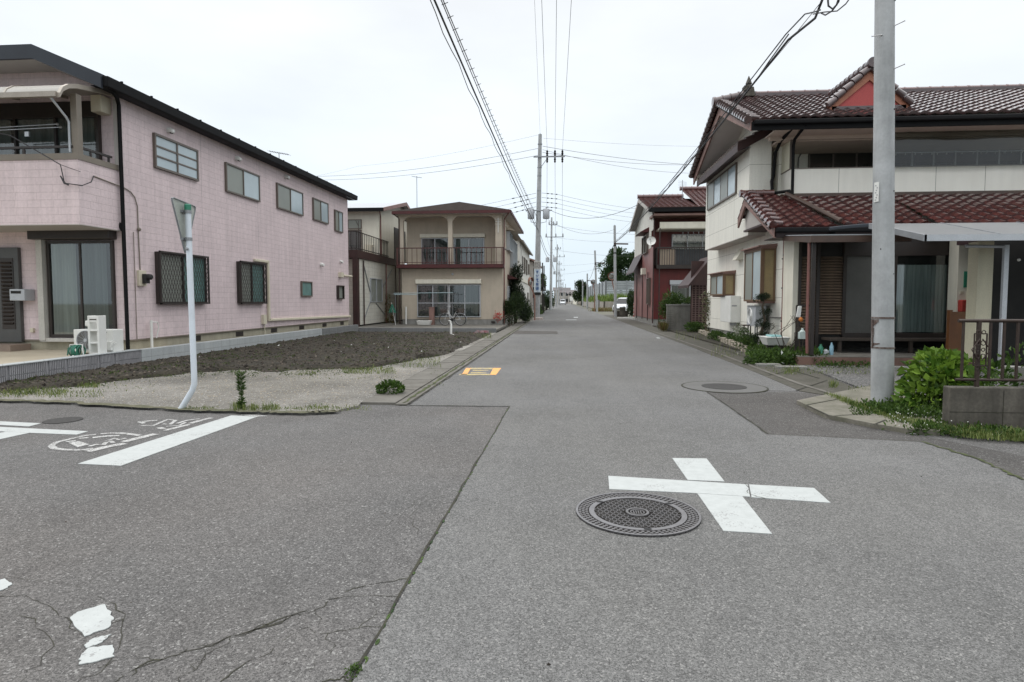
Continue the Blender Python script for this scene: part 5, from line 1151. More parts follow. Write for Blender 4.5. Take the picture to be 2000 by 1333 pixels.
# right telecom poles
def tparts(t, b, e):
    z = b.z+(e.z-b.z)*.80; c = at(b, e, z); m = MB(); m.bar(c+V((-.1, -.13, 0)), c+V((1.15, -.13, -.03)), .09, .12); m.build('crossarm', BROWNM, t)
    m = MB(); m.tube([c, e+V((0, 0, .05))], [.10, .04], 8); m.build('pole_top', GREY, t)
    m = MB(); 
    for q in (.78, .7): m.lathe(at(b, e, q*e.z), [(.13, -.05), (.13, .05)], 10)
    m.build('pole_band', CAST_D, t)
rp = [(1202, 619, 1200.5, 441, 'thin telecom pole with one short arm beside the orange road mirror', .105), (1166, 609.5, 1162, 490, 'second thin telecom pole before the grey panel fence', .11), (1147, 603, 1147, 535, 'third thin telecom pole by the far dark tree', .12), (1138, 600, 1138, 546, 'fourth thin telecom pole by the far dark tree', .12)]
RP = []
for bx, by, tx, ty, nm, r in rp:
    b = G(bx, by); e = PY(tx, ty, b.y); RP.append((b, e)); pole('telecom_pole', nm, b, e, r*1.25, r, [tparts], 'telecom pole', 'telecom poles up the right side')
for px, y, h, nm in ((1122.5, 230, 9, 'faint far pole left of the dark tree'), (1128, 240, 8, 'faint far pole against the dark tree'), (1099.5, 250, 9, 'faint far pole over the white distant car'), (1104.5, 260, 8.5, 'faint far pole over the distant roofs')):
    p = PY(px, 588, y); pole('telecom_pole', nm, (p.x, y, 0), (p.x, y, h), .14, .12, [], 'telecom pole', 'telecom poles up the right side')

# near pole on the right
P0b = G(1723.5, 791, .03); P0t_ = PY(1728, 0, P0b.y); d_ = (P0t_-P0b)/(P0t_.z-P0b.z); P0t = P0b+d_*9.2
def npparts(t, b, e):
    for z, px0 in ((PY(1720, 621, b.y).z, 0), (PY(1720, 679, b.y).z, 0)):
        c = at(b, e, z); MB().lathe(c, [(.141, -.012), (.141, .012)], 26).build('steel_band', RUST, t)
    z1, z2 = PY(1720, 624, b.y).z, PY(1720, 677, b.y).z; m = MB()
    for a0_, a1_, zt, zb in ((3.2, 3.9, z1, z1-.12), (3.2, 3.45, z1-.12, z2), (3.2, 4.0, z2+.05, z2)):
        n = 5
        for i in range(n):
            a = a0_+(a1_-a0_)*i/n; a2 = a0_+(a1_-a0_)*(i+1)/n; f = 1-i/n*.8
            c = at(b, e, zt); m.quad([c+V((.139*math.cos(a), .139*math.sin(a), (zb-zt)*f)), c+V((.139*math.cos(a2), .139*math.sin(a2), (zb-zt)*f*.8)), c+V((.139*math.cos(a2), .139*math.sin(a2), 0)), c+V((.139*math.cos(a), .139*math.sin(a), 0))])
    m.tube([at(b, e, z1)+V((-.150, -.02, 0)), at(b, e, z2)+V((-.150, -.02, .1)), at(b, e, z2)+V((-.146, -.02, 0))], .012, 6); m.build('rusty_plate', RUST, t)
    zt, zb = PY(1712, 358, b.y).z, PY(1712, 396, b.y).z; c = at(b, e, zt); m = MB(); a0_ = 3.55
    m.hexa([c+V(((.128+dr)*math.cos(a), (.128+dr)*math.sin(a), zz-zt)) for zz in (zb, zt) for dr, a in ((.0, 3.35), (.0, 3.85), (.008, 3.85), (.008, 3.35))]); pl_ = m.build('number_plate', WHITE, t)
    m = MB()
    for i in range(7):
        a = 3.48+.08*(i % 3); zz = zb+.02+i*(zt-zb-.04)/7; m.hexa([c+V(((.136+dr)*math.cos(a+da), (.136+dr)*math.sin(a+da), zz-zt+dz)) for dz in (0, .012) for dr, da in ((0, 0), (0, .11), (.002, .11), (.002, 0))])
    m.build('lettering', GREY, pl_)
    for (px, py, s_) in ((1737, 57, 1), (1737, 140, 1), (1711, 75, -1), (1711, -20, -1)):
        z = PY(px, py, b.y).z; c = at(b, e, z); m = MB(); a = c+V((s_*.075, -.095, 0)); q = a+V((s_*.09, -.06, .03)) if s_ > 0 else a+V((-.11, .03, -.0))
        m.tube([a, q, q+(q-a)*.08], [.007, .007, .011], 8); m.build('step_bolt', STEEL, t)
    for (px, py) in ((1739, 8), (1738, 218), (1736.5, 376), (1711, 488), (1735, 536)):
        z = PY(px, py, b.y).z; c = at(b, e, z); k = .08 if px > 1720 else -.08; MB().blob(c+V((k, -.098, 0)), (.011, .006, .011), 8, 5).build('bolt_hole', RUBBER, t)
pole('utility_pole', 'close thick grey concrete utility pole at the right street corner', P0b, P0t, .140, .098, [npparts])

# convex mirrors
def mirror(label, base, head, r, ang, tw=1):
    t = thing('traffic_mirror', label, 'traffic mirror', base); b, h = V(base), V(head)
    m = MB(); m.tube([b, V((b.x, b.y, h.z*.62)), V((h.x, h.y+.12, h.z-r*.7)), V((h.x, h.y+.12, h.z))], .045, 8); m.build('post', ORANGE, t, smooth=True)
    n = V((math.sin(ang), -math.cos(ang), -.06)).normalized(); x = n.cross(V((0, 0, 1))).normalized(); y = x.cross(n)
    def disc(name, mat, prof, par):
        m = MB(); b0 = 0
        for rad, hh in prof:
            for j in range(24): a = 2*math.pi*j/24; m.v.append(h+(x*math.cos(a)+y*math.sin(a))*rad+n*hh)
        for i in range(len(prof)-1):
            for j in range(24): a = i*24+j; b2 = i*24+(j+1) % 24; m.f.append((a, b2, b2+24, a+24)); m.m.append(0)
        m.f.append(tuple(range((len(prof)-1)*24, len(prof)*24))); m.m.append(0); return m.build(name, mat, par, smooth=True)
    hs = disc('housing', ORANGE, [(r*.3, -.10), (r, -.03), (r+.02, 0), (r+.02, .05), (r, .06), (r*.93, .04)], t); disc('mirror_face', MIRROR, [(r*.93, .03), (r*.7, .055), (r*.35, .07), (.01, .075)], hs)
    m = MB(); 
    for i in range(8): a0_, a1_ = math.pi*(.05+.9*i/8), math.pi*(.05+.9*(i+1)/8); m.quad([h+(x*math.cos(a)+V((0, 0, 1))*math.sin(a))*(r+.04)+n*q for a, q in ((a0_, -.02), (a1_, -.02), (a1_, .16), (a0_, .16))])
    m.build('visor', ORANGE, hs)
b = G(1044.5, 626); h = PY(1035, 551, b.y); mirror('orange convex mirror leaning left beside the first left utility pole', b, h, .30, R(70))
b = G(1207, 618.5); h = PY(1195, 540, b.y-.3); mirror('round orange convex mirror on the thin right telecom pole', (h.x+.25, h.y+.15, 0), h, .34, R(-25))
b = G(1165, 609); h = PY(1158.5, 551.5, b.y-.3); mirror('small distant orange convex mirror before the grey panel fence', (h.x+.2, h.y+.2, 0), h, .30, R(-10))

# ================================================================== WIRES
def wr(name, label, cat, segs, mat=WIREM, group=None, r=.008):
    m = MB()
    for a, b, sag, *q in segs: wire(a, b, sag, q[0] if q else r, 20, m)
    return solo(name, m, mat, label, cat, group)
zc = at(P1, P1t, 11.95)
for k, (px, lab) in enumerate(((1058, 'leftmost of the three power lines running overhead'), (1087, 'middle of the three power lines running overhead'), (1116, 'rightmost of the three power lines running overhead'))):
    a = zc+V(((.55, 1.12, 1.66)[k], -.16, .45)); q = PY(px, 0, 21.6); far = a+(q-a)*2.4; far.z = q.z+.2
    wr('power_line', lab, 'power line', [(a, q, .02), (q, far, .05)], group='three power lines overhead', r=.009)
    pr = a
    segs = []
    for (b, e) in PL[1:5]:
        n_ = at(b, e, e.z-2.6)+V(((-.7, .6, 1.6)[k], -.15, 0)); segs.append((pr, n_, .9)); pr = n_
    wr('power_line', ['leftmost', 'middle', 'rightmost'][k]+' power line between the receding left poles', 'power line', segs, group='power lines between the left poles', r=.012)
q = PY(1044, 0, 24); wr('ground_wire', 'thin wire rising overhead from the tip of the first pole', 'wire', [(P1t, q, .02), (q, q+(q-P1t)*1.2, .02)], r=.006)
# cable bundle from the first left pole over the lot
b0 = at(P1, P1t, 6.6); b1 = PY(857, 0, 10.8)
cb = thing('cable_bundle', 'thick telephone cable bundle with hangers sweeping up from the first pole', 'cable', (b0.x, 25, 0))
def bend(a, b, off, n=30, sag=.0): return [a.lerp(b, i/n)-V((0, 0, sag*4*(i/n)*(1-i/n)))+V(off)*(min(1, 6*i/n)) for i in range(n+1)]
b2 = b0+(b1-b0)*1.25
MB().tube(bend(b0, b2, (0, 0, 0), 40, .28), .019, 6).build('main_cable', CABLE, cb); MB().tube(bend(b0+V((0, 0, .08)), b2, (.06, 0, .10), 40, .26), .010, 5).build('messenger_wire', CABLE, cb)
MB().tube(bend(b0+V((0, 0, .7)), b2, (.20, 0, -.25), 40, .30), .010, 5).build('upper_cable', WIREM, cb); MB().tube([p+V((.02*math.sin(i*1.7), 0, .03*math.cos(i*1.7))) for i, p in enumerate(bend(b0, b2, (-.06, 0, -.05), 60, .30))], .009, 5).build('spiral_cable', CABLE, cb)
ln = bend(b0+V((0, 0, .7)), b2, (.20, 0, -.25), 90, .30); m_ = MB()
for i, p in enumerate(ln[4:]): m_.bar(p+V((-.05, 0, -.02)), p+V((.06, 0, .02)), .009)
m_.build('hanger', CABLE, cb, kind='stuff')
# right cable
r0 = at(*RP[0], 6.5); r1 = PY(1540, 78, 11.8); r2 = PY(1606, 0, 9.9)
rc = thing('cable_bundle', 'heavy black cable bundle dropping past the tiled roof to the telecom pole', 'cable', (5, 25, 0))
n_ = 40; pts = [r0.lerp(r1, i/n_)-V((0, 0, 4*.35*(i/n_)*(1-i/n_))) for i in range(n_+1)]
MB().tube(pts+[PY(1592, 36, 10.6), r2, r2+V((.02, -.6, .4))], [.022]*(n_+1)+[.020]*3, 7).build('main_cable', CABLE, rc)
MB().tube([p+V((-.05, 0, .10)) for p in pts]+[PY(1572, 28, 10.8), PY(1590, 24, 10.3), PY(1602, 20, 10.0)], .012, 5).build('messenger_wire', CABLE, rc); MB().tube([p+V((.03*math.sin(i*2.2), 0, .05*math.cos(i*2.2)+.05)) for i, p in enumerate(pts)], .012, 5).build('spiral_cable', CABLE, rc)
MB().tube([PY(*q) for q in ((1604, 26, 9.8), (1612, 30, 9.6), (1625, 22, 9.4), (1638, 4, 9.2), (1642, -20, 9.0))], .012, 6).build('cable_loop', CABLE, rc); MB().tube([PY(*q) for q in ((1617, 0, 9.6), (1618, 12, 9.6), (1626, 18, 9.6), (1634, 10, 9.5), (1640, -8, 9.4))], .014, 6).build('cable_loop', CABLE, rc); MB().tube([PY(*q) for q in ((1588, 28, 9.9), (1610, 24, 9.7), (1635, 22, 9.5), (1652, 8, 9.2), (1662, -6, 8.9))], .009, 6).build('cable_loop', CABLE, rc)
wr('telephone_wire', 'thin wire alongside the heavy cable above the tiled roof', 'wire', [(PY(1475, 160, 18), PY(1612, -6, 9.6), .02), (PY(1475, 160, 18), at(*RP[0], 7.2), .4)], CABLE, r=.006)
pr = r0
for (b, e), lab in zip(RP[1:4], ('cable sagging from the first to the second telecom pole', 'cable sagging from the second to the third telecom pole', 'cable sagging from the third to the fourth telecom pole')):
    n_ = at(b, e, e.z*.8); wr('telephone_wire', lab, 'wire', [(pr, n_, .6)], CABLE, 'cables between telecom poles', .022); pr = n_
# wires crossing the street
L1 = at(P1, P1t, 12.6); L2 = at(P1, P1t, 12.1)
for y, (px, py), lab in ((L1, (600, 345), 'upper wire leaving the first pole far to the left'), (L2, (600, 352), 'second wire leaving the first pole far to the left')):
    q = PY(px, py, 60); wr('power_line', lab, 'power line', [(y+V((-.1, 0, 0)), q, .5), (q, q+(q-y)*.8, .4)], group='wires leaving the first pole to the left', r=.014)
q = PY(700, 325, 62); wr('power_line', 'faint top wire from the first pole tip to the left', 'power line', [(P1t, q, .3), (q, q+(q-P1t), .3)], group='wires leaving the first pole to the left', r=.007)
for k in range(4):
    c = at(P1, P1t, 9.35-.33*k); a = c+V((-2.0+.1*k, 0, -.38)); q = PY(600, 430+13*k, 66); wr('power_line', ['topmost', 'second', 'third', 'lowest'][k]+' of four low voltage wires left of the first pole', 'power line', [(a, q, .7)], group='low voltage wires left of the first pole', r=.010)
    a = c+V((1.35, 0, -.12)); q = PY(1420, 402+9*k, 75); wr('power_line', ['topmost', 'second', 'third', 'lowest'][k]+' of four low voltage wires right of the first pole', 'power line', [(a, q, .9)], group='low voltage wires right of the first pole', r=.010)
for z, (px, py, yy), sg_, lab, r_ in ((12.75, (1420, 325, 60), .3, 'upper wire running right from the first pole', .016), (12.3, (1420, 318, 62), .5, 'second wire running right from the first pole', .014), (13.33, (1420, 286, 60), .2, 'faint top wire from the first pole tip to the right', .007), (12.5, (1420, 338, 58), .6, 'third wire running right from the first pole', .012)):
    a = at(P1, P1t, z)+V((.2, 0, 0)); q = PY(px, py, yy); wr('power_line', lab, 'power line', [(a, q, sg_)], group='wires running right from the first pole', r=r_)
a = at(P1, P1t, 8.0)+V((1.0, -.1, 0)); q = PY(1262, 392, 36); wr('service_wire', 'dark service drop from the first pole transformer to the red house', 'wire', [(a, q, .75)], CABLE, 'service drops from the first pole', .014)
a = at(P1, P1t, 7.4)+V((.7, 0, 0)); q = at(*RP[0], 7.7); wr('service_wire', 'sagging service drop from the first pole to the first telecom pole', 'wire', [(a, q, .7)], CABLE, 'service drops from the first pole', .010)
a = at(*PL[1], PL[1][1].z-1.1); wr('power_line', 'wire from the second pole running right above the tree', 'power line', [(a, PY(1300, 458, 95), .5)], r=.016); a = at(*PL[1], PL[1][1].z-2.9); wr('power_line', 'lower wire from the second pole running right', 'power line', [(a, PY(1300, 470, 100), .5)], r=.012)
for (i, z, px, py, yy, lab) in ((1, 9.0, 1300, 497, 110, 'faint wire crossing the sky right of the second pole'), (2, 9.6, 1240, 500, 150, 'faint wire crossing above the far trees'), (2, 7.5, 1210, 512, 150, 'lowest faint wire crossing above the far trees')):
    wr('power_line', lab, 'power line', [(at(*PL[i], z), PY(px, py, yy), .6)], r=.014)
a = at(P1, P1t, 6.5); c = at(*PL[1], 7.5); wr('service_wire', 'bundled cable between the first and second left poles', 'wire', [(a, c, .7), (a+V((0, 0, .4)), c+V((0, 0, .6)), .7)], CABLE, r=.02)
c2 = at(*PL[2], 7.5); wr('service_wire', 'bundled cable between the second and third left poles', 'wire', [(c, c2, .7), (c+V((0, 0, .4)), c2+V((0, 0, .6)), .7)], CABLE, r=.025)

# ================================================================== CREAM TILED HOUSE ON THE RIGHT
ch = thing('tiled_house', 'cream two storey house with glazed brown tiled roofs on the right', 'house', (6.5, 16, .1))
LX = 5.8; OX = 5.32; UX = 5.9; YE = 24.9; YO0, YO1 = 18.0, 23.25; RX1 = 15.5
m_ = MB()
m_.box(LX, RX1, 16.0, 17.95, .38, 3.55); m_.box(LX, RX1, 17.95, YE, .38, 4.3)
m_.box(OX, UX+.02, YO0, YO1, 3.33, 6.06); m_.box(UX, RX1, 19.0, 23.3, 4.3, 6.3)
m_.prism([(UX, 19.0, 6.3), (UX, 23.3, 6.3), (UX, 19.95, 7.55)][::-1], (RX1-UX, 0, 0))
m_.box(UX, UX+.12, 18.0, 19.0, 6.0, 6.75); m_.box(6.14, UX+.02+.3, 18.05, 19.0, 3.4, 6.2)
m_.build('wall', CREAM, ch)
MB().box(LX+.03, RX1, 16.03, YE-.03, .0, .38).build('foundation', CONC, ch)
m_ = MB()
for y in (17.3, 19.3, 21.2, 23.3): MB().box(LX+.015, LX+.03, y, y+.45, .12, .3).build('foundation_vent', DBRONZE, ch)
MB().box(OX-.005, UX, YO0-.005, YO1+.005, 3.31, 3.33).build('overhang_soffit', SOFF, ch)
# upper roof (gable with a lower minoko end, ridge stack beyond)
YR = 19.76; EA = 16.5; EB = 23.45
tile_roof('roof_slope', ch, (5.85, YR, 7.78), (RX1, YR, 7.78), (5.85, EA, 6.20), (RX1, EA, 6.20), TILED, cw=.265, rh=.235, amp=.045, lip=.035)
tile_roof('roof_slope', ch, (4.85, YR, 7.56), (5.85, YR, 7.78), (4.85, EA, 6.12), (5.85, EA, 6.20), TILED, cw=.265, rh=.235, amp=.045, lip=.035)
tile_roof('roof_slope', ch, (RX1, YR, 7.78), (4.85, YR, 7.60), (RX1, EB, 6.1), (4.85, EB, 6.05), TILED, cw=.27, rh=.3)
# round verge tiles down both rakes
def verge(name, a, b, r, n, mat=TILED, step_dir=1):
    a, b = V(a), V(b); m = MB()
    for i in range(n):
        p = a.lerp(b, i/n); q = a.lerp(b, (i+1.0)/n)
        m.tube([p+V((0, 0, .0)), q+V((0, 0, .035))], [r*.92, r*1.08], 10)
    return m.build(name, mat, ch, smooth=True)
verge('verge_tiles', (4.80, YR-.1, 7.58), (4.80, EA-.03, 6.12), .095, 15); verge('verge_tiles', (4.80, YR+.1, 7.58), (4.80, EB, 6.08), .095, 16)
m_ = MB()
for i in range(11):
    t_ = i/10; p = V((4.86, YR-.1, 7.55)).lerp(V((4.86, EA+.1, 6.16)), t_); m_.tube([p+V((-.10, 0, -.05)), p+V((.06, 0, .10)), p+V((.26, 0, .07))], .06, 8)
m_.build('edge_tiles', TILED, ch, smooth=True)
ridge('ridge_cap', ch, (4.72, YR, 7.66), (5.7, YR, 7.86), .13, TILED, .22); MB().lathe((4.70, YR, 7.66), [(.145, -.03), (.15, .05)], 16, 'x').build('ridge_end_disc', TILED, ch, smooth=True)
m_ = MB(); m_.box(5.95, RX1, YR-.10, YR+.10, 7.74, 7.86); m_.build('ridge_course', TILED, ch)
ridge('ridge_cap', ch, (5.95, YR, 7.87), (RX1, YR, 7.87), .075, TILER, .36)
fn = MB(); bx = 5.76; by_ = YR
fn.hexa([(bx-.17, by_-.13, 7.78), (bx+.17, by_-.13, 7.78), (bx+.17, by_+.13, 7.78), (bx-.17, by_+.13, 7.78), (bx-.12, by_-.1, 8.06), (bx+.13, by_-.1, 8.06), (bx+.13, by_+.1, 8.06), (bx-.12, by_+.1, 8.06)])
fn.lathe((bx, by_, 8.06), [(.12, 0), (.09, .05), (.07, .10), (.10, .12), (.085, .16), (.01, .36)], 12); fn.box(bx-.16, bx-.06, by_-.14, by_+.14, 7.95, 8.1)
fn.build('ridge_ornament', CONC_D, ch)
# bargeboards, soffit, fascia, gutter
m_ = MB()
def bargepair(m, x, ya_, za, yb2, zb, h, t=.05):
    m.hexa([(x, ya_, za-h), (x+t, ya_, za-h), (x+t, yb2, zb-h), (x, yb2, zb-h), (x, ya_, za), (x+t, ya_, za), (x+t, yb2, zb), (x, yb2, zb)])
bargepair(m_, 4.88, EA, 6.12, YR, 7.50, .26); bargepair(m_, 4.88, YR, 7.50, EB, 6.04, .26); m_.build('bargeboard', BARGE, ch)
m_ = MB(); m_.quad([(4.93, EA+.05, 6.0), (UX, EA+.05, 6.08), (UX, YR, 7.5), (4.93, YR, 7.36)]); m_.quad([(4.93, YR, 7.36), (UX, YR, 7.5), (UX, EB, 5.98), (4.93, EB, 5.92)]); m_.build('soffit', M('gable_soffit', (.70, .665, .63), (.64, .60, .57), 1.3, .8, 0, amp=.03), ch)
m_ = MB(); m_.box(4.9, RX1, EA-.02, EA+.04, 5.88, 6.10); m_.build('fascia', BLACK, ch); m_ = MB(); m_.box(4.95, RX1, EA-.14, EA-.02, 6.0, 6.12); m_.build('gutter', BLACK, ch, bevel=.03)
m_ = MB(); m_.box(5.6, RX1, EA+.05, 17.6, 5.93, 5.97); m_.box(5.65, RX1, 17.35, 17.5, 5.84, 5.95); m_.box(5.9, RX1, 17.5, 19, 5.82, 5.86); m_.build('eave_ceiling', M('eave_board', (.55, .46, .39), (.48, .40, .34), 2, .8, .1), ch)  # board colour lightened to bounce light onto the balcony wall
# pent roof over the overhang
tile_roof('pent_roof', ch, (UX, 18.05, 6.42), (UX, 23.1, 6.42), (4.98, 17.95, 5.92), (4.98, 23.1, 5.88), TILED, cw=.26, rh=.24, amp=.04)
m_ = MB(); m_.hexa([(4.95, 17.93, 5.68), (5.0, 17.93, 5.68), (5.0, 23.15, 5.66), (4.95, 23.15, 5.66), (4.95, 17.93, 5.88), (5.0, 17.93, 5.88), (5.0, 23.15, 5.85), (4.95, 23.15, 5.85)])
m_.hexa([(4.95, 17.9, 5.66), (UX, 17.9, 6.16), (UX, 17.95, 6.16), (4.95, 17.95, 5.66), (4.95, 17.9, 5.90), (UX, 17.9, 6.42), (UX, 17.95, 6.42), (4.95, 17.95, 5.90)]); m_.quad([(5.0, 17.95, 5.70), (5.34, 17.95, 5.8), (5.34, 23.1, 5.8), (5.0, 23.1, 5.70)]); m_.build('pent_fascia', DMAROON, ch)
p = PX(1440, 262, UX); m_ = MB(); m_.tube([(UX, p.y, p.z), (UX-.12, p.y, p.z-.01), (UX-.17, p.y, p.z-.07)], [.10, .095, .07], 12); m_.build('ventilation_hood', GREY, ch)
# dormer gable
DX, DY = 8.12, 17.15; za = 7.60; zf = 6.62; hw = 1.08
tile_roof('dormer_slope', ch, (DX, DY, za), (DX, DY+2.6, za), (DX-hw, DY-.0, zf), (DX-hw, DY+2.6, zf), TILED, cw=.26, rh=.24); tile_roof('dormer_slope', ch, (DX, DY+2.6, za), (DX, DY, za), (DX+hw, DY+2.6, zf), (DX+hw, DY, zf), TILED, cw=.26, rh=.24)
verge('dormer_verge', (DX-.03, DY-.05, za-.01), (DX-hw, DY-.05, zf), .085, 5); verge('dormer_verge', (DX+.03, DY-.05, za-.01), (DX+hw, DY-.05, zf), .085, 5)
ridge('ridge_cap', ch, (DX, DY-.12, za+.10), (DX, DY+2.6, za+.10), .11, TILED, .26); MB().lathe((DX, DY-.16, za+.11), [(.13, -.02), (.13, .05)], 16, 'y').build('ridge_end_disc', TILED, ch)
m_ = MB(); 
for s_ in (-1, 1): m_.hexa([(DX, DY-.02, za-.30), (DX+s_*hw*.86, DY-.02, zf-.10), (DX+s_*hw*.86, DY+.04, zf-.10), (DX, DY+.04, za-.30), (DX, DY-.02, za-.04), (DX+s_*hw, DY-.02, zf), (DX+s_*hw, DY+.04, zf), (DX, DY+.04, za-.04)])
m_.build('dormer_bargeboard', M('orange_barge', (.36, .14, .08), (.28, .11, .065), 3, .6, .1), ch)
m_ = MB(); m_.prism([(DX-.80, DY+.03, 6.64), (DX+.80, DY+.03, 6.64), (DX, DY+.03, 7.34)], (0, .05, 0)); m_.build('dormer_panel', M('red_panel', (.42, .075, .07), (.36, .06, .06), 2, .7, 0), ch)
MB().box(DX-.95, DX+.95, DY-.02, DY+.1, 6.54, 6.63).build('dormer_sill', TILED, ch)
# upper side window and overhang joints
FO = Fxm(OX); y0_ = PX(1384, 380, OX).y; y1_ = PX(1440, 350, OX).y
window(ch, FO, y1_, y0_, 4.72, 5.66, cols=4, frame=BRONZE, pane=FROSTB, pane2=FROSTG, depth=.06)
# upper balcony
BY = 17.3; bxl = PY(1545, 350, BY).x
m_ = MB(); m_.box(bxl, RX1, BY, BY+.10, 4.2, 5.03); m_.box(bxl, bxl+.10, BY+.10, 19.0, 4.36, 5.03); m_.build('balcony_wall', M('balcony_panel', (.76, .745, .68), (.72, .70, .63), 1.1, .7, .05, streak=.05, amp=.03), ch)
m_ = MB()
for x in [bxl+1.25*i for i in range(1, 8)]: MB().box(x, x+.012, BY-.002, BY, 4.25, 5.03).build('panel_joint', CONC, ch)
m_ = MB(); m_.box(bxl-.02, RX1, BY-.02, BY+.12, 5.03, 5.055); m_.box(bxl-.02, bxl+.12, BY+.12, 19, 5.03, 5.055); m_.build('balcony_coping', BRONZE, ch)
m_ = MB(); m_.tube([(bxl+.05, EA-.05, 6.0), (bxl+.02, BY-.15, 5.8), (bxl+.02, BY-.06, 5.65), (bxl+.02, BY-.06, 4.1)], .04, 10); m_.build('drainpipe', BLACK, ch, smooth=True)
a = PY(1503, 250, 17.6); m_ = MB(); m_.tube([(6.0, EA, 6.0), (6.02, 17.6, 5.85), (5.98, 17.85, 5.6), (5.95, 17.9, 4.95)], .045, 10); m_.tube([(5.95, 17.9, 4.95), (5.86, 17.75, 4.8), (5.86, 17.7, 4.45), (6.15, 17.2, 4.42), (6.2, 17.1, 4.2)], .045, 10); m_.build('drainpipe', BLACK, ch, smooth=True)
m_ = MB(); m_.box(bxl+.0, bxl+.06, 17.42, 18.6, 5.06, 5.85); m_.build('side_screen', M('screen_cream', (.72, .70, .56), (.66, .64, .50), 1.2, .5, 0), ch)
m_ = MB(); m_.box(bxl-.01, bxl+.07, 17.36, 17.42, 5.05, 5.92); m_.box(bxl-.01, bxl+.07, 18.6, 18.66, 5.05, 5.92); m_.box(bxl-.01, bxl+.07, 17.42, 18.6, 5.85, 5.92); m_.build('screen_frame', BRONZE, ch)
FU = Fy(19.0); x0 = PY(1578, 310, 19.0).x; window(ch, FU, x0, x0+2.1, 4.6, PY(1620, 297, 19.0).z, cols=3, frame=BRONZE, curt2=CURTG, depth=.06); window(ch, FU, x0+2.3, x0+6.6, 4.6, PY(1850, 286, 19.0).z, cols=7, frame=LGREY, depth=.06)
m_ = MB(); m_.tube([(x0-.3, 18.97, 4.6), (x0-.28, 18.97, 5.7), (x0-.15, 18.95, 5.95)], .02, 6); m_.blob((x0-.1, 18.93, 6.0), .05, 6, 5); m_.build('wall_cable', CONC, ch)
m_ = MB(); nx = 110; x0v, x1v = 8.7, RX1
def vy(i, c): return BY-.12+.004*math.sin(i*.55)+.010*(7-c)/7*math.sin(i*.17)
for i in range(nx):
    for c in range(8):
        z0, z1 = 5.0+.12*c, 5.0+.12*(c+1); xa, xb = x0v+(x1v-x0v)*i/nx, x0v+(x1v-x0v)*(i+1)/nx
        m_.quad([(xa, vy(i, c), z0), (xb, vy(i+1, c), z0), (xb, vy(i+1, c+1), z1), (xa, vy(i, c+1), z1)])
m_.build('vinyl_sheet', GLASSC, ch, smooth=True)
lrk = MB(); lrk.tube([(8.9, 18.2, 5.62), (RX1, 18.2, 5.6)], .016, 6)
solo('laundry_rod', lrk, STEEL, 'metal laundry rod inside the tiled house upper balcony', 'laundry rod')
m_ = MB()
for i in range(26): x = 9.0+i*.22+random.uniform(-.05, .05); m_.blob((x, 18.2, 5.575), (.012, .02, .035), 5, 4)
solo('clothes_pegs', m_, WHITE, 'row of pegs on the laundry rod behind the vinyl sheet', 'clothes pegs', kind='stuff')
# lower roof
RL_ = 5.1; LE = 15.2; LRY = 17.35
tile_roof('lower_roof_slope', ch, (RL_+.0, 17.62, 4.36), (6.25, 17.62, 4.36), (RL_, LE, 3.20), (6.62, LE, 3.20), TILE, cw=.315, rh=.27, amp=.055, lip=.04)
tile_roof('lower_roof_slope', ch, (6.28, LRY-.05, 4.27), (8.75, LRY-.05, 4.27), (6.70, LE, 3.24), (8.75, LE, 3.24), TILE, cw=.315, rh=.27, amp=.055, lip=.04)
tile_roof('lower_roof_slope', ch, (8.75, LRY-.05, 4.27), (RX1, LRY-.05, 4.27), (8.9, 14.35, 2.86), (RX1, 14.35, 2.86), TILE, cw=.315, rh=.27, amp=.055, lip=.04)
m_ = MB(); m_.tube([(6.05, 17.15, 4.34), (6.3, 16.3, 3.93), (6.66, LE+.05, 3.36)], .055, 8); m_.build('valley_flashing', BROWNM, ch)
tile_roof('lower_roof_slope', ch, (UX, 17.64, 4.36), (RL_, 17.64, 4.36), (UX, 18.2, 3.88), (RL_, 18.3, 3.82), TILE, cw=.27, rh=.24)
ridge('ridge_cap', ch, (4.98, 17.62, 4.45), (5.88, 17.62, 4.45), .085, TILER, .3); MB().lathe((4.97, 17.62, 4.44), [(.10, -.02), (.10, .05)], 14, 'x').build('ridge_end_disc', TILE, ch)
verge('verge_tiles', (5.06, 17.5, 4.38), (5.06, LE-.04, 3.24), .085, 10, TILE); m_ = MB()
for i in range(9): t_ = i/8; p = V((5.1, 17.4, 4.36)).lerp(V((5.1, LE+.1, 3.26)), t_); m_.tube([p+V((-.11, 0, -.06)), p+V((.04, 0, .08)), p+V((.22, 0, .06))], .065, 8)
m_.build('edge_tiles', TILE, ch, smooth=True)
m_ = MB(); bargepair(m_, 5.10, LE, 3.20, 17.62, 4.34, .24); bargepair(m_, 5.10, 17.62, 4.34, 18.3, 3.80, .24); m_.build('bargeboard', BARGE, ch)
m_ = MB(); m_.prism([(5.24, 16.3, 3.45), (5.24, 17.62, 4.06), (5.24, 17.98, 3.75), (5.24, 17.98, 3.45)], (.03, 0, 0)); m_.build('gable_panel', SOFF, ch); m_ = MB(); m_.box(5.18, 5.9, 16.3, 17.98, 3.40, 3.45); m_.build('gable_sill', DMAROON, ch)
MB().quad([(5.14, LE+.03, 3.02), (LX, LE+.03, 3.02), (LX, 16.3, 3.42), (5.14, 16.3, 3.42)]).__class__ if False else None
m_ = MB(); m_.box(5.12, 8.8, LE+.0, LE+.05, 2.98, 3.20); m_.box(5.15, RX1, LE+.05, 16.05, 2.97, 2.99); m_.box(8.8, RX1, 14.35, 14.4, 2.68, 2.86); m_.build('fascia', M('eave_fascia', (.035, .012, .012), (.025, .011, .011), 3, .5, 0), ch)
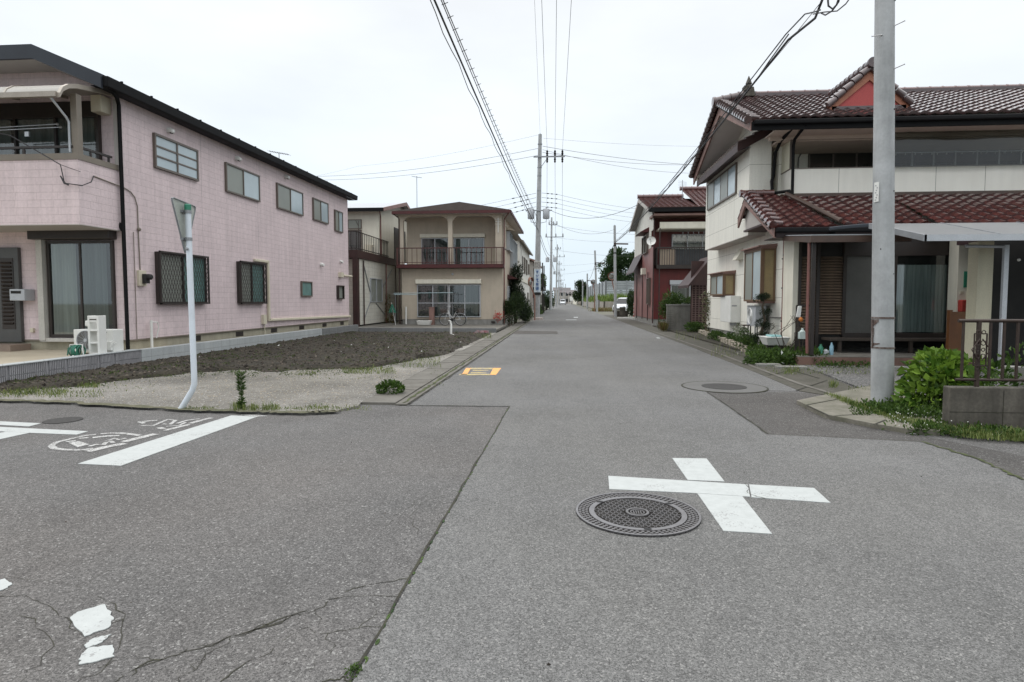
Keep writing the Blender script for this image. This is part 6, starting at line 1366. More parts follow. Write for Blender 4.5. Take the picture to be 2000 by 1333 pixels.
m_ = MB(); m_.box(5.12, 8.85, LE-.13, LE, 3.08, 3.20); m_.build('gutter', BLACK, ch, bevel=.03)
MB().box(6.3, RX1, LRY-.12, LRY, 4.27, 4.36).build('roof_flashing', BROWNM, ch)
# side bay windows, drain, boiler
def bay(x0y, x1y, z0, z1, d, name='bay_window'):
    m = MB(); m.box(LX-d, LX, x0y, x1y, z0-.05, z0).build('bay_floor', BARGE, ch) if False else None; m.box(LX-d+.06, LX, x0y+.03, x1y-.03, z0-.05, z1); m.box(LX-d-.03, LX, x0y-.03, x1y+.03, z1, z1+.05); m.hexa([(LX-d-.12, x0y-.08, z1+.05), (LX, x0y-.08, z1+.05), (LX, x1y+.08, z1+.05), (LX-d-.12, x1y+.08, z1+.05), (LX-d-.12, x0y-.08, z1+.08), (LX, x0y-.08, z1+.13), (LX, x1y+.08, z1+.13), (LX-d-.12, x1y+.08, z1+.08)])
    b = m.build(name, BARGE, ch)
    FB_ = Fxm(LX-d+.02); f = MB(); n = 3
    for (a0, a1, c0, c1) in ((x0y, x1y, z0, z0+.05), (x0y, x1y, z1-.05, z1), (x0y, x0y+.06, z0+.05, z1-.05), (x1y-.05, x1y, z0+.05, z1-.05), ((x0y+x1y)/2-.02, (x0y+x1y)/2+.02, z0+.05, z1-.05)): f.fb(FB_, a0, a1, 0, .04, c0, c1)
    f.box(LX-d, LX, x0y-.004, x0y+.04, z0, z0+.05); f.box(LX-d, LX, x0y-.004, x0y+.04, z1-.05, z1); f.box(LX-.06, LX-.004, x0y-.003, x0y+.04, z0+.05, z1-.05); f.box(LX-d-.002, LX-d+.07, x0y-.006, x0y+.05, z0, z1); f.build('bay_frame', M('wood_brown_frame', (.16, .095, .05), (.12, .07, .04), 3, .5, 0), b)
    g = MB(); mid = (x0y+x1y)/2; g.quad([FB_(x0y+.05, .02, z0+.05), FB_(mid, .02, z0+.05), FB_(mid, .02, z1-.05), FB_(x0y+.05, .02, z1-.05)]); g.mi = 1; g.quad([FB_(mid, .02, z0+.05), FB_(x1y-.05, .02, z0+.05), FB_(x1y-.05, .02, z1-.05), FB_(mid, .02, z1-.05)])
    g.mi = 2; g.quad([(LX-d+.05, x0y+.015, z0+.05), (LX-.05, x0y+.015, z0+.05), (LX-.05, x0y+.015, z1-.05), (LX-d+.05, x0y+.015, z1-.05)]); g.build('bay_pane', [FROSTB, FROSTG, M('amber_pane', (.28, .21, .10), (.22, .17, .09), 2, .35, 0)], b)
    return b
a = PX(1490, 520, LX-.35).y; c = PX(1457, 520, LX-.35).y; bay(a, c, 1.42, 2.86, .38)
a = PX(1415, 550, LX-.35).y; c = PX(1390, 550, LX-.35).y; bay(a, c, 1.62, 2.33, .38)
m_ = MB(); m_.tube([(LX-.12, 16.12, 3.0), (LX-.12, 16.12, .15)], .04, 10); m_.build('drainpipe', REDBR, ch, smooth=True); m_ = MB()
for z in (.9, 1.75, 2.5): m_.box(LX-.17, LX-.0, 16.08, 16.16, z, z+.03)
m_.build('pipe_clip', DBRONZE, ch)
m_ = MB(); m_.tube([(6.5, LE-.05, 3.05), (6.0, LE+.1, 2.9), (LX-.1, 15.9, 2.72), (LX-.12, 16.12, 2.6)], .045, 8); m_.build('drainpipe', BLACK, ch, smooth=True)
a = PX(1428, 600, LX-.3).y; c = PX(1408, 600, LX-.3).y; m_ = MB(); m_.box(LX-.32, LX, a, c, .72, 1.60); bo = m_.build('water_heater', WHITE, ch, bevel=.015); m_ = MB(); m_.box(LX-.28, LX-.12, a-.006, a, 1.25, 1.29); m_.build('badge', GREY, bo); m_ = MB(); m_.box(LX-.25, LX-.1, a+.1, a+.3, .62, .72); m_.build('pipe_stub', GREY, bo)
m_ = MB(); p = PX(1447, 505, LX); m_.prism([(LX, p.y-.25, p.z-.05), (LX-.22, p.y-.25, p.z-.05), (LX, p.y-.25, p.z+.32)], (0, .5, 0)); m_.build('ventilation_hood', CREAM2, ch)
m_ = MB(); m_.tube([(LX-.02, 16.2, 1.0), (LX-.03, 17.3, .98), (LX-.03, 18, 1.0)], .015, 6); m_.build('wall_pipe', CONC, ch)
# ground floor front: engawa with sliding shutters and glass
FYF = 15.35; FP = Fy(FYF)
m_ = MB(); m_.box(5.62, 5.74, FYF-.02, 16.0, .3, 2.97); m_.build('corner_pillar', CREAM2, ch); m_ = MB(); m_.box(5.74, 5.80, FYF-.06, FYF+.2, .3, 2.97); m_.box(6.16, 6.24, FYF-.06, FYF+.1, .3, 2.97); m_.box(6.78, 6.86, FYF-.06, FYF+.1, .6, 2.97); m_.box(7.88, 8.02, FYF-.06, FYF+.1, .6, 2.97); m_.box(9.22, 9.36, FYF-.06, FYF+.1, .6, 2.97); m_.box(6.8, 9.3, FYF-.07, FYF+.1, .56, .66); m_.box(6.8, 9.3, FYF-.07, FYF+.1, 2.52, 2.97); m_.build('front_frame', DBRONZE, ch)
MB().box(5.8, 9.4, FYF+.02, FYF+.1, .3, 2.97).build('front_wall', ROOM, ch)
SLAT = M('slat_brown', (.21, .155, .11), (.15, .108, .078), 2, .6, .1, streak=.25)
for (a, b) in ((5.80, 6.16), (6.24, 6.78)):
    m = MB(); z = .62
    while z < 2.5: m.hexa([(a, FYF-.01, z), (b, FYF-.01, z), (b, FYF+.02, z), (a, FYF+.02, z), (a, FYF-.045, z+.012), (b, FYF-.045, z+.012), (b, FYF+.02, z+.062), (a, FYF+.02, z+.062)]); z += .068
    m.build('slatted_shutter', SLAT, ch)
SCRN = M('dark_screen', (.10, .10, .092), (.075, .075, .068), 2, .5, 0)
m_ = MB(); m_.quad([(6.86, FYF-.02, .66), (7.88, FYF-.02, .66), (7.88, FYF-.02, 2.52), (6.86, FYF-.02, 2.52)]); m_.build('screen_door', SCRN, ch)
m_ = MB(); m_.quad([(8.02, FYF-.03, .66), (9.22, FYF-.03, .66), (9.22, FYF-.03, 2.52), (8.02, FYF-.03, 2.52)]); gl0 = m_.build('glass_door', GLASS, ch)
curtain(FP, 8.04, 9.2, .01, .68, 2.3, cloth('lace_curtain', (.62, .65, .64), (.36, .39, .385), 9), gl0, 44, amp=.012)
m_ = MB(); m_.box(6.3, 9.25, 14.75, FYF-.06, .50, .555); 
for x in (6.5, 7.3, 8.1, 8.9): m_.box(x, x+.07, 14.8, 14.87, .22, .50)
m_.build('veranda_bench', M('old_wood', (.06, .045, .035), (.04, .032, .026), 3, .7, .2), ch)
m_ = MB(); m_.box(5.2, 9.1, 13.75, FYF+.02, .0, .20); m_.build('front_slab', M('brown_slab', (.20, .115, .09), (.15, .09, .07), 2, .8, .2, streak=.2), ch); MB().box(5.2, 9.1, 13.75, FYF+.02, .20, .215).build('slab_top', GUT, ch)
# porch lean-to
m_ = MB(); m_.box(5.46, 5.54, 13.8, 13.88, .215, 2.76); m_.build('porch_post', DBRONZE, ch, bevel=.008); m_ = MB(); m_.tube([(5.38, 13.8, 2.76), (5.38, 13.8, .8), (5.39, 13.78, .28)], .032, 8); m_.build('drainpipe', REDBR, ch, smooth=True)
m_ = MB(); m_.box(5.34, 7.4, 13.6, 13.68, 2.70, 2.84); m_.hexa([(5.34, 13.68, 2.70), (5.40, 13.68, 2.70), (5.40, 15.3, 2.90), (5.34, 15.3, 2.90), (5.34, 13.68, 2.84), (5.40, 13.68, 2.84), (5.40, 15.3, 3.0), (5.34, 15.3, 3.0)]); m_.build('porch_beam', BROWNM, ch)
m_ = MB(); m_.hexa([(5.36, 13.6, 2.845), (7.4, 13.6, 2.845), (7.4, 15.18, 3.0), (5.36, 15.18, 3.0), (5.36, 13.6, 2.865), (7.4, 13.6, 2.865), (7.4, 15.18, 3.02), (5.36, 15.18, 3.02)]); m_.build('porch_roof', TIER, ch)
m_ = MB(); pts = [PY(1620+i*14, 447-8*math.sin(math.pi*min(1, i/8)*.5), 14.6) for i in range(9)]; m_.tube(pts, .04, 6); m_.build('porch_tube', FASCIA, ch)
# carport roof
m_ = MB(); CY = 11.6; cl_ = PY(1805, 463, CY); cb_ = PY(1740, 437, 12.9)
m_.hexa([(cl_.x, CY, cl_.z), (13.5, CY, cl_.z), (13.5, 13.5, 3.05), (cb_.x-.1, 13.5, 3.05), (cl_.x, CY, cl_.z+.02), (13.5, CY, cl_.z+.02), (13.5, 13.5, 3.07), (cb_.x-.1, 13.5, 3.07)])
cp_ = m_.build('carport_roof', M('carport_sheet', (.23, .235, .24), (.19, .195, .20), .9, .3, 0, amp=.02), ch)
m_ = MB(); m_.box(cl_.x-.02, 13.5, CY-.05, CY-.002, cl_.z-.08, cl_.z+.035); m_.build('carport_edge', LGREY, cp_); m_ = MB()
for x in (7.9, 9.4, 10.9): MB().hexa([(x, CY, cl_.z+.02), (x+.025, CY, cl_.z+.02), (x+.025, 13.5, 3.07), (x, 13.5, 3.07), (x, CY, cl_.z+.035), (x+.025, CY, cl_.z+.035), (x+.025, 13.5, 3.085), (x, 13.5, 3.085)]).build('carport_rib', GREY, cp_)
m_.hexa([(cl_.x-.04, CY-.05, cl_.z-.08), (cl_.x+.02, CY-.05, cl_.z-.08), (cb_.x-.08, 13.5, 2.97), (cb_.x-.14, 13.5, 2.97), (cl_.x-.04, CY-.05, cl_.z+.035), (cl_.x+.02, CY-.05, cl_.z+.035), (cb_.x-.08, 13.5, 3.085), (cb_.x-.14, 13.5, 3.085)]); m_.build('carport_side', GREY, cp_)
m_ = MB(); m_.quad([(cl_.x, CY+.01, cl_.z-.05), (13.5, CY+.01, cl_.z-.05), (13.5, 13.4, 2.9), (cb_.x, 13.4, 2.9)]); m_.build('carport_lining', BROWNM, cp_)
# entrance nook on the right
m_ = MB(); m_.box(9.16, 9.52, 14.9, 15.25, .3, 2.9); m_.build('entrance_wall', CREAM2, ch); EF = Fy(14.9)
m_ = MB(); m_.fb(EF, 9.29, 9.40, 0, .02, 1.75, 2.12); m_.build('green_plate', GREEN, ch); m_ = MB(); m_.fb(EF, 9.36, 9.48, 0, .05, 1.5, 1.66); m_.fb(EF, 9.22, 9.3, 0, .02, 1.6, 1.66); m_.build('intercom', IVORY, ch); m_ = MB(); m_.fb(EF, 9.385, 9.445, .05, .055, 1.56, 1.6); m_.build('intercom_button', RUBBER, ch)
m_ = MB(); m_.fb(EF, 9.18, 9.48, 0, .16, 1.18, 1.46); m_.build('post_box', RED, ch, bevel=.02)
m_ = MB(); m_.box(8.42, 8.80, 13.9, 13.96, .25, 1.20); m_.box(8.40, 8.46, 13.88, 13.98, .2, 1.24); m_.build('timber_panel', WOODO, ch)
m_ = MB(); p = PY(1906, 500, 12.9); q = PY(1934, 500, 12.9); m_.box(p.x-.02, q.x, 12.8, 13.1, .2, 2.62); m_.build('porch_column', M('cream_column', (.60, .565, .42), (.55, .51, .38), 1.5, .7, .05, streak=.08), ch)
m_ = MB(); p0 = PY(1886, 481, 12.2); p1 = PY(1965, 482, 12.2); p2 = PY(1960, 720, 12.2); m_.tube([p0, p1], .03, 8); m_.bar(V((p1.x, 12.2, p1.z+.03)), V((p1.x, 12.2, .1)), .085, .06); m_.build('drainpipe', LGREY, ch)
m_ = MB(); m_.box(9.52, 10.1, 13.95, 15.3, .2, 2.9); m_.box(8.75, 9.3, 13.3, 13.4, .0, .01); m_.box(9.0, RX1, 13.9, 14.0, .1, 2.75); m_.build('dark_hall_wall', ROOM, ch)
m_ = MB(); m_.box(9.65, 9.85, 12.6, 12.75, .1, 2.6); m_.build('carport_post', DBRONZE, ch); m_ = MB(); p = PY(1990, 508, 12.5); m_.blob(p, .03, 8, 6); m_.build('small_lamp', WHITE, ch)

# ================================================================== FENCE AND BASE WALL, RIGHT FOREGROUND
fw_ = thing('fence_wall', 'weathered dark concrete block base wall below the brown fence', 'wall', (5, 7, 0))
m_ = MB(); fx0 = PY(1856, 780, 7.0).x; fz = PY(1870, 757, 7.0).z; m_.box(fx0, 12, 7.0, 7.14, -.1, fz); m_.build('base_wall', CONC_D, fw_, bevel=.012)
m_ = MB()
for x in (fx0+.55, fx0+.95, fx0+1.8, fx0+2.6): m_.box(x, x+.006, 6.997, 7.0, -.05, fz-.03)
m_.box(fx0, 12, 6.997, 7.0, fz/2-.03, fz/2-.024); m_.build('block_joint', CRACK, fw_)
fe = thing('metal_fence', 'rusty brown metal fence with scrolled ornaments on the base wall', 'fence', (5, 7.07, fz))
YF_ = 7.07; xt0 = PY(1872, 627, YF_).x; zt = PY(1900, 627, YF_).z; zb = PY(1900, 742, YF_).z; xb0 = PY(1866, 742, YF_).x
FEN = M('fence_brown', (.050, .032, .024), (.034, .023, .018), 9, .5, .2, 30, metal=.3)
m_ = MB(); m_.tube([(xt0, YF_, zt), (12, YF_, zt)], .020, 10); m_.tube([(xb0, YF_, zb), (12, YF_, zb)], .016, 10); m_.build('rail', FEN, fe, smooth=True)
i = 0; x = xt0+.055
while x < 11.5:
    if i % 4 == 1:
        m = MB(); m.bar((x+.02, YF_, fz-.02), (x+.02, YF_, zt), .035, .035); m.build('fence_post', FEN, fe)
        o = MB(); xc = x+.02+.0; z0, z1 = zb+.16, zt-.14; w = .065; yf = YF_-.035
        for s_ in (-1, 1):
            o.bar((xc+s_*w, yf, z0), (xc+s_*w, yf, z1), .012, .012); o.tube([(xc+s_*w*.2, yf-.01, (z0+z1)/2+.12), (xc+s_*w*1.5, yf-.015, (z0+z1)/2), (xc+s_*w*.2, yf-.01, (z0+z1)/2-.12)], .007, 6)
            for (zz, rr) in ((z1+.015, .02), (z0-.02, .02), ((z0+z1)/2+.075, .026), ((z0+z1)/2-.075, .026), ((z0+z1)/2, .018)): o.torus((xc+s_*.03, yf, zz), rr, .005, V((0, 1, 0)), 14, 5)
        o.bar((xc-w, yf, z0), (xc+w, yf, z0), .012); o.bar((xc-w, yf, z1), (xc+w, yf, z1), .012); o.build('ornament', FEN, fe)
    else:
        m = MB(); m.bar((x, YF_, zb), (x, YF_, zt), .022, .022); m.build('baluster', FEN, fe)
    x += .142; i += 1

# ================================================================== RED HOUSE
rh_ = thing('red_house', 'dark red sheet clad house with brown tiled roof and railed balcony', 'house', (6.5, 36, 0))
RXL = 5.35; RY = 36.0; REY = 45.5; FR_ = Fy(RY)
m_ = MB(); m_.box(RXL, 11, RY+.05, REY, .35, 3.3); m_.box(RXL, 11, RY+1.2, REY, 3.3, 6.7); m_.build('front_wall', REDW, rh_)
m_ = MB(); m_.box(RXL-.04, RXL, RY+.05, REY, .35, 4.6); m_.build('side_wall', REDP, rh_); m_ = MB(); m_.box(RXL-.04, RXL, RY+1.2, REY, 4.6, 6.6); m_.prism([(RXL-.04, RY+.2, 6.6), (RXL-.04, RY+8.6, 6.6), (RXL-.04, RY+4, 7.8)][::-1], (.04, 0, 0)); m_.box(RXL-.04, RXL, RY+.2, RY+1.2, 5.6, 6.6); m_.build('gable_wall', OFFW, rh_)
MB().box(RXL+.0, 11, RY+.08, REY-.05, 0, .35).build('foundation', CONC, rh_)
tile_roof('roof_slope', rh_, (4.85, RY+3.9, 8.0), (7.7, RY+3.9, 8.0), (4.85, RY-.6, 6.75), (7.7, RY-.6, 6.75), TILER, cw=.3, rh=.3, amp=.05, lip=.04); tile_roof('roof_slope', rh_, (7.7, RY+4.6, 8.6), (12, RY+4.6, 8.6), (7.7, RY-.6, 6.75), (12, RY-.6, 6.75), TILER, cw=.3, rh=.3, amp=.05, lip=.04)
ridge('ridge_cap', rh_, (4.8, RY+3.9, 8.12), (7.7, RY+3.9, 8.12), .13, TILER, .35); ridge('ridge_cap', rh_, (7.6, RY+4.6, 8.72), (12, RY+4.6, 8.72), .13, TILER, .35)
m_ = MB(); m_.quad([(4.85, RY+3.9, 7.95), (12, RY+3.9, 7.95), (12, RY+9, 6.6), (4.85, RY+9, 6.6)]); m_.build('rear_roof', TILER, rh_)
m_ = MB()
def bp(x, ya_, za, yb2, zb_, h): m_.hexa([(x, ya_, za-h), (x+.05, ya_, za-h), (x+.05, yb2, zb_-h), (x, yb2, zb_-h), (x, ya_, za), (x+.05, ya_, za), (x+.05, yb2, zb_), (x, yb2, zb_)])
bp(4.85, RY-.6, 6.75, RY+3.9, 7.97, .22); bp(4.85, RY+3.9, 7.97, RY+9, 6.6, .22); m_.build('bargeboard', SOFF, rh_)
m_ = MB(); m_.quad([(4.9, RY-.5, 6.55), (RXL, RY-.5, 6.55), (RXL, RY+3.9, 7.78), (4.9, RY+3.9, 7.78)]); m_.quad([(4.9, RY+3.9, 7.78), (RXL, RY+3.9, 7.78), (RXL, RY+9, 6.45), (4.9, RY+9, 6.45)]); m_.build('soffit', M('grey_soffit', (.30, .29, .28), (.25, .245, .24), 1, .8, 0), rh_)
m_ = MB(); m_.box(4.9, 12, RY-.66, RY-.55, 6.5, 6.74); m_.build('gutter', BLACK, rh_); MB().box(5.2, 12, RY-.5, RY+1.2, 6.3, 6.42).build('eave_board', BARGE, rh_)
m_ = MB(); m_.box(5.6, 12, RY-.25, RY+1.2, 5.55, 5.65); m_.box(5.6, 12, RY-.3, RY-.22, 5.6, 5.95); m_.build('awning', CREAM2, rh_)
m_ = MB(); m_.box(5.45, 12, RY-.3, RY+1.2, 3.28, 3.5); m_.build('balcony_floor', DBRONZE, rh_); m_ = MB(); m_.box(5.45, 12, RY-.32, RY-.27, 4.45, 4.52); m_.box(5.45, 5.5, RY-.3, RY+1.2, 4.45, 4.52); x = 5.45
while x < 11: m_.box(x, x+.03, RY-.31, RY-.28, 3.5, 4.46); x += .14
y = RY-.3
while y < RY+1.2: m_.box(5.45, 5.48, y, y+.03, 3.5, 4.46); y += .14
m_.build('balcony_rail', DBRONZE, rh_); m_ = MB(); m_.box(5.6, 6.5, RY-.22, RY-.2, 3.5, 4.4); m_.build('balcony_screen', M('tan_board', (.42, .34, .26), (.36, .28, .21), 2, .7, 0), rh_); MB().box(6.5, 11, RY-.22, RY-.2, 3.5, 4.4).build('balcony_net', M('dark_net', (.05, .055, .06), (.07, .075, .08), 3, .8, 0), rh_)
FR2 = Fy(RY+1.2); x0 = PY(1312, 470, RY+1.2).x; window(rh_, FR2, x0, x0+3.6, 3.5, 5.4, cols=4, frame=LGREY, back=CURTG, depth=.06)
window(rh_, Fy(RY+.05), PY(1310, 570, RY).x, PY(1310, 570, RY).x+2.2, .9, 2.35, cols=2, frame=LGREY, back=CURTG, depth=.06); MB().fb(Fy(RY+.05), PY(1308, 570, RY).x, PY(1308, 570, RY).x+2.3, 0, .12, 2.37, 2.62).build('shutter_box', LGREY, rh_)
m_ = MB(); m_.tube([(5.6, RY-.3, 5.6), (5.6, RY-.3, .1)], .03, 6); m_.build('awning_post', DBRONZE, rh_); m_ = MB(); m_.tube([(5.15, RY-.5, 6.5), (5.3, RY-.1, 6.1), (5.28, RY-.05, .1)], .04, 8); m_.build('drainpipe', DMAROON, rh_)
FRx = Fxm(RXL-.04)
for (y, w, z0, z1) in ((38.2, 2.2, 4.4, 5.5), (37.0, .9, 1.2, 2.8)): window(rh_, FRx, y, y+w, z0, z1, cols=2, frame=BRONZE, pane=FROSTG, depth=.15)
m_ = MB(); m_.prism([(RXL-.04, 38, 5.95), (RXL-.6, 38, 5.65), (RXL-.04, 38, 5.65)], (0, 2.6, 0)); m_.build('window_awning', MAROON, rh_)
m_ = MB(); m_.hexa([(4.75, 41, 3.3), (RXL, 41, 4.55), (RXL, 46, 4.55), (4.75, 46, 3.3), (4.75, 41, 3.38), (RXL, 41, 4.65), (RXL, 46, 4.65), (4.75, 46, 3.38)]); m_.build('side_roof', DMAROON, rh_)
m_ = MB(); m_.fb(FRx, 39.2, 39.9, 0, .25, 3.1, 3.5); m_.build('fan_box', CREAM2, rh_)
for y in (38.0, 40.5, 43.5): m_ = MB(); m_.tube([(RXL-.09, y, 3.2), (RXL-.09, y, .2)], .03, 6); m_.build('drainpipe', DMAROON, rh_)
dsh = thing('satellite_dish', 'white round satellite dish on the red house corner', 'satellite dish', (5.1, 35.6, 4.9)); c = PY(1272, 471, 35.5)
m_ = MB(); n = V((-.35, -.93, .25)).normalized(); x = n.cross(V((0, 0, 1))).normalized(); y = x.cross(n); pr = [(.02, -.07), (.12, -.06), (.2, -.03), (.26, .0), (.265, .01)]
for rad, hh in pr:
    for j in range(20): a = 2*math.pi*j/20; m_.v.append(c+(x*math.cos(a)+y*math.sin(a))*rad+n*hh)
for i in range(4):
    for j in range(20): a = i*20+j; b2 = i*20+(j+1) % 20; m_.f.append((a, b2, b2+20, a+20)); m_.m.append(0)
m_.build('reflector', WHITE, dsh, smooth=True); m_ = MB(); m_.tube([c+y*-.22, c+n*.3], .012, 6); m_.blob(c+n*.3, .04, 6, 5); m_.bar(c-n*.05, (5.3, 35.95, c.z-.1), .03); m_.build('arm', GREY, dsh)
m_ = MB(); p = PY(1333, 352, 38.5); m_.tube([(p.x, 38.5, 7.5), (p.x, 38.5, p.z)], .02, 6)
for k in range(5): m_.bar((p.x-.25, 38.5, p.z-.05-k*.1), (p.x+.25, 38.5, p.z-.15-k*.05), .01)
m_.build('antenna', GREY, rh_)
hk = MB(); a = PY(1300, 445, 36.2); b = PY(1385, 443, 36.2); hk.tube([a, b], .015, 5); hk.tube([a+V((.4, 0, -.14)), b+V((0, 0, -.14))], .015, 5)
for i in range(7): hk.blob((a.x+1.0+i*.3, 36.2, a.z-.3), (.02, .02, .1), 5, 4)
solo('laundry_rod', hk, STEEL, 'laundry rods with hanging pegs above the red house balcony rail', 'laundry rod')
# wall, lattice shed, plants between red house and cream house
gw = thing('concrete_wall', 'stained grey concrete block wall before the red house', 'wall', (5.5, 28.6, 0)); a = PY(1302, 648, 28.6); b = PY(1352, 648, 28.6); zt_ = PY(1302, 597, 28.6).z
MB().box(a.x, b.x+.1, 28.6, 28.75, 0, zt_).build('wall', CONC2, gw, bevel=.01); MB().box(a.x-.02, b.x+.12, 28.57, 28.78, zt_, zt_+.05).build('coping', CONC, gw); m_ = MB()
for i in range(10): m_.box(a.x, a.x+.28, 28.595, 28.6, .05+i*.105, .056+i*.105)
m_.build('joint', CRACK, gw)
sh_ = thing('lattice_shed', 'brown lean-to with diamond lattice between red and cream houses', 'shed', (6.6, 27.5, 0)); ys = 27.4; a = PY(1352, 580, ys).x; b = PY(1386, 580, ys).x
m_ = MB(); z = .1
while z < 2.1:
    m_.box(a, b, ys-.005, ys+.015, z, z+.035); z += .10
for k in range(6): x = a+(b-a)*k/5; m_.box(x-.02, x+.02, ys-.02, ys+.005, .1, 2.15)
m_.build('lattice', M('lattice_brown', (.16, .10, .09), (.12, .075, .07), 4, .6, 0), sh_); MB().box(a, b+.4, ys+.3, ys+.35, .0, 3.2).build('back_panel', DMAROON, sh_)
m_ = MB(); m_.hexa([(a-.25, ys-.4, 2.0), (b, ys-.4, 3.25), (b, ys+2, 3.25), (a-.25, ys+2, 2.0), (a-.25, ys-.4, 2.12), (b, ys-.4, 3.4), (b, ys+2, 3.4), (a-.25, ys+2, 2.12)]); m_.prism([(a-.25, ys-.38, 2.1), (b, ys-.38, 2.1), (b, ys-.38, 3.3)], (0, .05, 0)); m_.build('shed_roof', DMAROON, sh_)

# ================================================================== FAR RIGHT SIDE
bf = thing('panel_fence', 'tall grey horizontal panel fence behind the grassy bank', 'fence', (10, 96, 0))
m_ = MB(); zf_ = PY(1200, 549, 96).z; xs = [PY(px, 560, 96).x for px in (1184, 1203.5, 1224)] + [PY(1243, 560, 96).x, PY(1262, 560, 96).x]
for a, b in zip(xs, xs[1:]):
    for k in range(8): z = 1.5+(zf_-1.5)*k/8; m_.box(a, b, 96, 96.05, z, z+(zf_-1.5)/8-.03)
for k in range(8):
    y = 96+k*6; x = xs[0]-k*.12
    for j in range(8): z = 1.5+(zf_-1.5)*j/8; m_.box(x-.12, x-.07, y, y+6, z, z+(zf_-1.5)/8-.03)
m_.build('panel', TIER, bf); m_ = MB()
for x in xs: m_.box(x-.09, x+.09, 95.9, 96.1, .8, zf_+.08)
for k in range(9): m_.box(xs[0]-k*.12-.2, xs[0]-k*.12, 96+k*6-.1, 96+k*6+.1, .8, zf_+.08)
m_.build('fence_post', GREY, bf)
MB().box(xs[0]-1.2, 14, 96.02, 150, 0, 1.5).build('fence_footing', CONC, bf)
rw_ = thing('retaining_wall', 'low pale retaining wall under the grassy bank on the right', 'wall', (6, 90, 0)); wa = [G(1202, 606), G(1180, 606), G(1162, 604), G(1148, 600), G(1137, 597), G(1126, 593)]
wa = [V((p.x, min(p.y, 300), 0)) for p in wa]
m_ = MB()
for a, b in zip(wa, wa[1:]): m_.hexa([a, b, b+V((.25, 0, 0)), a+V((.0, .25, 0)), a+V((0, 0, 1.25)), b+V((0, 0, 1.3)), b+V((.25, 0, 1.3)), a+V((0, .25, 1.25))])
m_.build('wall', M('pinkish_wall', (.36, .33, .29), (.28, .255, .22), .8, .85, 0, streak=.2), rw_); m_ = MB()
for p in wa[:5]: m_.box(p.x-.1, p.x+.1, p.y-.12, p.y-.0, 0, 1.3)
m_.build('wall_rib', CONC_D, rw_)
gb = MB(); 
for _ in range(5200):
    t_ = random.random(); i = min(4, int(t_*5)); f = t_*5-i; p = wa[i].lerp(wa[i+1], f); p = p+V((random.uniform(0, 3), random.uniform(.3, 4), 0)); blades(gb, p.x, p.y, 1.1, random.uniform(.6, 1.5), 1, .1, .07)
gb.build('grass', GRASSB, kind='stuff')
structure('bank', MB().prism([V((p.x+.1, p.y+.25, .4)) for p in wa[::-1]]+[V((13, 92, .4)), V((13, 300, .4))][::1], (0, 0, .8)), LEAF_M)
gb2 = MB()
for _ in range(900): p = G(random.uniform(1160, 1200), 606.5+random.random()*2); blades(gb2, p.x, p.y-1, 0, random.uniform(.2, .6), 1, .3, .05)
gb2.build('grass', DRYW, kind='stuff')
# trees
def tree(label, base, H, crown, n, L, Wd, mat, tr=.25):
    t = thing('tree', label, 'tree', base, 'trees on the right beyond the panel fence' if False else None); b = V(base); m = MB()
    for c, r in crown: bushy(m, b+V(c), r, int(n*r[0]*r[2]/sum(q[0]*q[2] for _, q in crown)), L, Wd, 8, .1)
    m.build('crown', mat, t); m = MB(); m.tube([b-V((0, 0, .2)), b+V((.1, 0, H*.35)), b+V((0, 0, H*.7))], [tr, tr*.7, tr*.3], 8)
    for c, r in crown: m.tube([b+V((0, 0, H*.3)), b+V(c)*.6+V((0, 0, H*.1)), b+V(c)], [tr*.5, tr*.3, tr*.1], 6)
    m.build('trunk', BARK, t); return t
p = PY(1212, 560, 108); tree('large dark green tree rising above the grey panel fence', (p.x, 108, 0), 11, [((0, 0, 8.2), (2.6, 2.6, 2.0)), ((-1.6, 0, 6.6), (2.2, 2, 1.6)), ((1.8, 0, 7.4), (2.2, 2.2, 2.0)), ((.2, 0, 5.0), (3.0, 2.4, 1.8)), ((-2.2, 0, 4.6), (1.4, 1.4, 1.2)), ((-.5, 0, 9.6), (1.5, 1.5, 1.0)), ((2.6, 0, 9.2), (1.3, 1.3, .9)), ((3.2, 0, 5.5), (1.6, 1.8, 1.8))], 13000, .42, .17, LEAF_T, .3)
p = PY(1136, 560, 175); tree('dark rounded tree beside the far telecom poles', (p.x, 175, 0), 8, [((0, 0, 4.6), (2.0, 2, 2.2)), ((-1, 0, 2.6), (1.8, 2, 1.6)), ((1.4, 0, 3.0), (1.9, 2, 1.8)), ((-.6, 0, 6.4), (1.0, 1, .9)), ((.9, 0, 5.6), (.9, 1, .9))], 5200, .5, .22, LEAF_D, .25)
p = PY(1153, 570, 165); tree('small ragged tree at the end of the grassy bank', (p.x, 165, 0), 4.5, [((0, 0, 3.4), (1.3, 1.3, 1.1)), ((1, 0, 2.3), (1.5, 1.3, 1.1)), ((-1.0, 0, 1.9), (1.1, 1.3, 1.0))], 2200, .42, .2, LEAF_M, .15)
hg = thing('hedge', 'dark clipped hedge beside the parked white van', 'hedge', (6, 54, 0)); m_ = MB(); c = PY(1233, 590, 54)
bushy(m_, (c.x+.15, 54.5, 1.25), (.42, 1.4, 1.25), 2600, .14, .07, 9, .1); bushy(m_, (c.x+.2, 54.5, .6), (.4, 1.3, .8), 1500, .14, .07, 6, .1); m_.build('foliage', LEAF_D, hg)
br = MB(); c = G(1238, 623); br.tube([(c.x, c.y, 0), (c.x, c.y, 1.25)], .035, 8); br.tube([(c.x-1.3, c.y, .04), (c.x, c.y, .04)], .04, 8); o = solo('striped_post', br, WHITE, 'red and white banded pipe post at the red house corner', 'post')
m_ = MB(); 
for k in range(4): m_.lathe((c.x, c.y, .15+k*.3), [(.038, 0), (.038, .13)], 10)
o2 = m_.build('band', RED, o)
